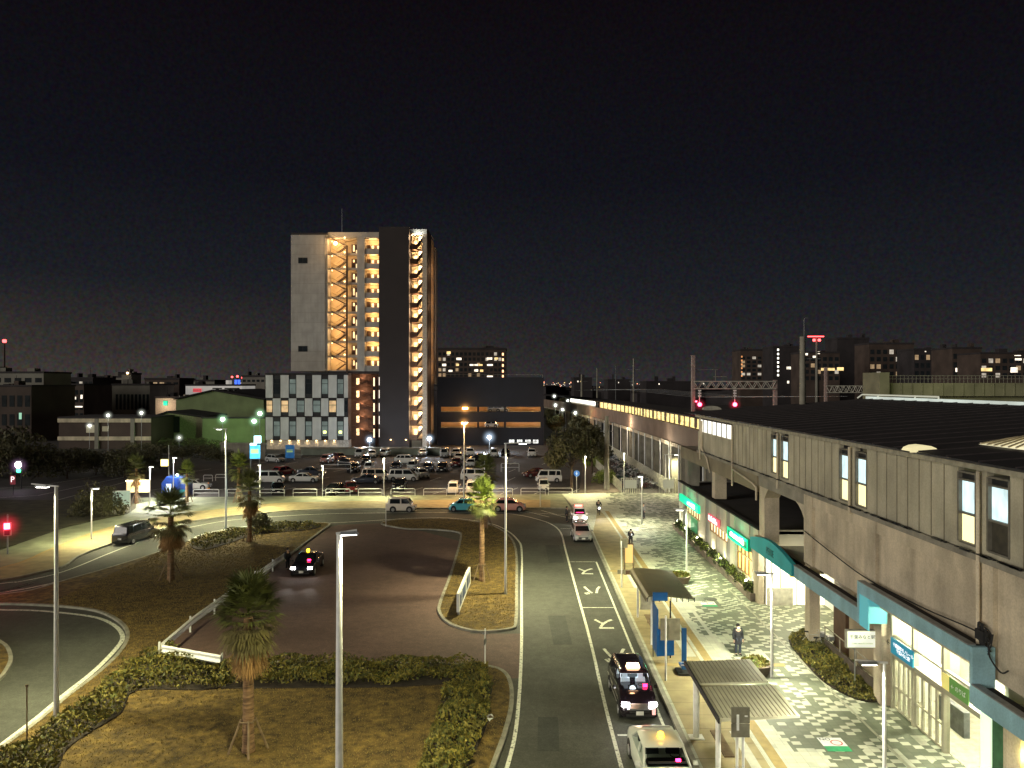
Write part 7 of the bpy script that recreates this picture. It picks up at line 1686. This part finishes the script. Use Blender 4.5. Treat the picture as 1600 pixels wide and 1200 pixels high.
    def sub(names, grow, extra=(), m=None, nm='jacket'):
        ii = {n: i for i, n in enumerate(names)}; VV = [(J[n], tuple(x + grow for x in (rad_[n] if isinstance(rad_[n], tuple) else (rad_[n],) * 2))) for n in names]
        al = [(order[a], order[b]) for a, b in E if a < 20 and b < 20]; EE = [(ii[a], ii[b]) for a, b in al if a in ii and b in ii]
        return skin_obj(nm, VV, EE, m, e_)
    sub(['waist', 'pelvis', 'chest', 'shor', 'elbr', 'wrir', 'shol', 'elbl', 'wril'], .03, m=coat)
    if long_coat:
        c_ = MB(); c_.rings([[(a * math.cos(t), b * math.sin(t), z) for t in [i * math.pi / 6 for i in range(12)]] for a, b, z in ((.235, .17, .62), (.22, .16, .85), (.19, .14, 1.1))]); c_.build('coat_skirt', coat, e_, smooth=True)
    sub(['pelvis', 'hipr', 'kneer', 'ankr', 'hipl', 'kneel', 'ankl'], .016, m=trousers, nm='trousers')
    for n_ in 'rl': a, t = Vector(J['ank' + n_]), Vector(J['toe' + n_]); skin_obj('shoe', [((a + Vector((0, .03, -.03)))[:], .045), ((a.lerp(t, .6))[:], .045), ((t + Vector((0, -.03, 0)))[:], .035)], [(0, 1), (1, 2)], M_black, e_, 1)
    c_ = Vector(J['crown']); hr = MB(); hr.ball((c_.x, c_.y + .012, c_.z - .02), .108, 12, 0, .95); hr.ball((c_.x, c_.y + .045, c_.z - .075), .085, 10, 0, .9); hr.build('hair', hat or M_hair, e_, smooth=True)
    ey = MB()
    for s_ in (-1, 1): ey.ball((hd.x + .032 * s_, hd.y - .088, hd.z + .045), .011, 6)
    ey.build('eyes', M_black, e_); MB().box((hd.x, hd.y - .086, hd.z - .028), (.045, .01, .012)).build('mouth', mat('lips', (.3, .1, .08), .6), e_)
    for s_ in (-1, 1): MB().ball((hd.x + .088 * s_, hd.y, hd.z + .03), .02, 6).build('ear', M_skin, e_)
    if mask: MB().box((hd.x, hd.y - .075, hd.z - .012), (.125, .075, .085), 0, 0, .85).build('face_mask', M_white, e_)
    if pose == 'phone': MB().box((0, J['wrir'][1] - .09, J['wrir'][2] + .06), (.07, .012, .14)).build('phone', emat('phone_screen', (.8, .95, 1), 2.5), e_)
    return e_
C_bk, C_nv, C_gr, C_wh = mat('coat_black', (.015, .016, .022), .7), mat('trousers_navy', (.03, .04, .07), .8), mat('coat_grey', (.12, .12, .12), .8), mat('coat_white', (.6, .58, .5), .8)
person(P(1153, 1027), rad(8), 'pedestrian in black padded coat and white face mask in mid plaza', C_bk, C_nv, 'stand', True, True, 1.74, hat=M_hair)
person(P(985.5, 858), rad(5), 'pedestrian in black looking at a phone behind the timetable board', C_bk, C_bk, 'phone', True, h=1.72)
person(P(1006, 812), rad(-60), 'pedestrian in dark grey jacket beside the short plaza lamp post', C_gr, C_bk, 'stand', h=1.75)
person(P(929, 755), rad(10), 'pedestrian in pale top walking on the footpath by the bushes', C_wh, C_bk, 'walk', h=1.68)
person(P(885.5, 816), rad(70), 'driver in black suit standing left of the red-lit taxi', C_bk, C_bk, 'stand', h=1.75, base=0)
person(P(449, 890), rad(60), 'driver in black standing beside the dark yard taxi', C_bk, C_bk, 'stand', h=1.75, base=0)
person(P(233, 838), rad(110), 'pedestrian in dark clothes standing behind the black minivan', C_gr, C_bk, 'stand', h=1.65)
cyc = P(935, 805); bicycle(cyc + Vector((0, 0, .12)), rad(5), 'bicycle with bright front lamp ridden toward the viewer', cols[2])
person(cyc + Vector((0, .05, .12)), rad(5), 'cyclist in black jacket riding toward the viewer', C_bk, C_bk, 'ride', h=1.65, base=.0)
bl_ = MB().ball((0, 0, 0), .09, 8).build('bicycle_lamp', emat('bike_lamp', (1, 1, 1), 20)); bl_.location = cyc + Vector((0, -.95, .95)); tag(bl_, 'bright white lamp on the front of the cyclist bicycle', 'lamp')
light('SPOT', cyc + Vector((0, -1.1, 1.0)), 260, (1, 1, .95), .03, cyc + Vector((.1, -4.5, 0)), 26, .6, 'bicycle_light')
# the jotted bag of litter near the shrub bed
lt = empty('paper_litter', P(763, 1124, .12), 0, 'scrap of white paper on the grass beside the shrub bed', 'litter'); q = MB()
for k in range(5): q.add([(R.uniform(-.25, .25), R.uniform(-.25, .25), R.uniform(0, .15)) for _ in range(4)], [(0, 1, 2, 3)])
q.build('paper', M_white, lt)
S.cycles.sampling_pattern = 'AUTOMATIC' if False else S.cycles.sampling_pattern
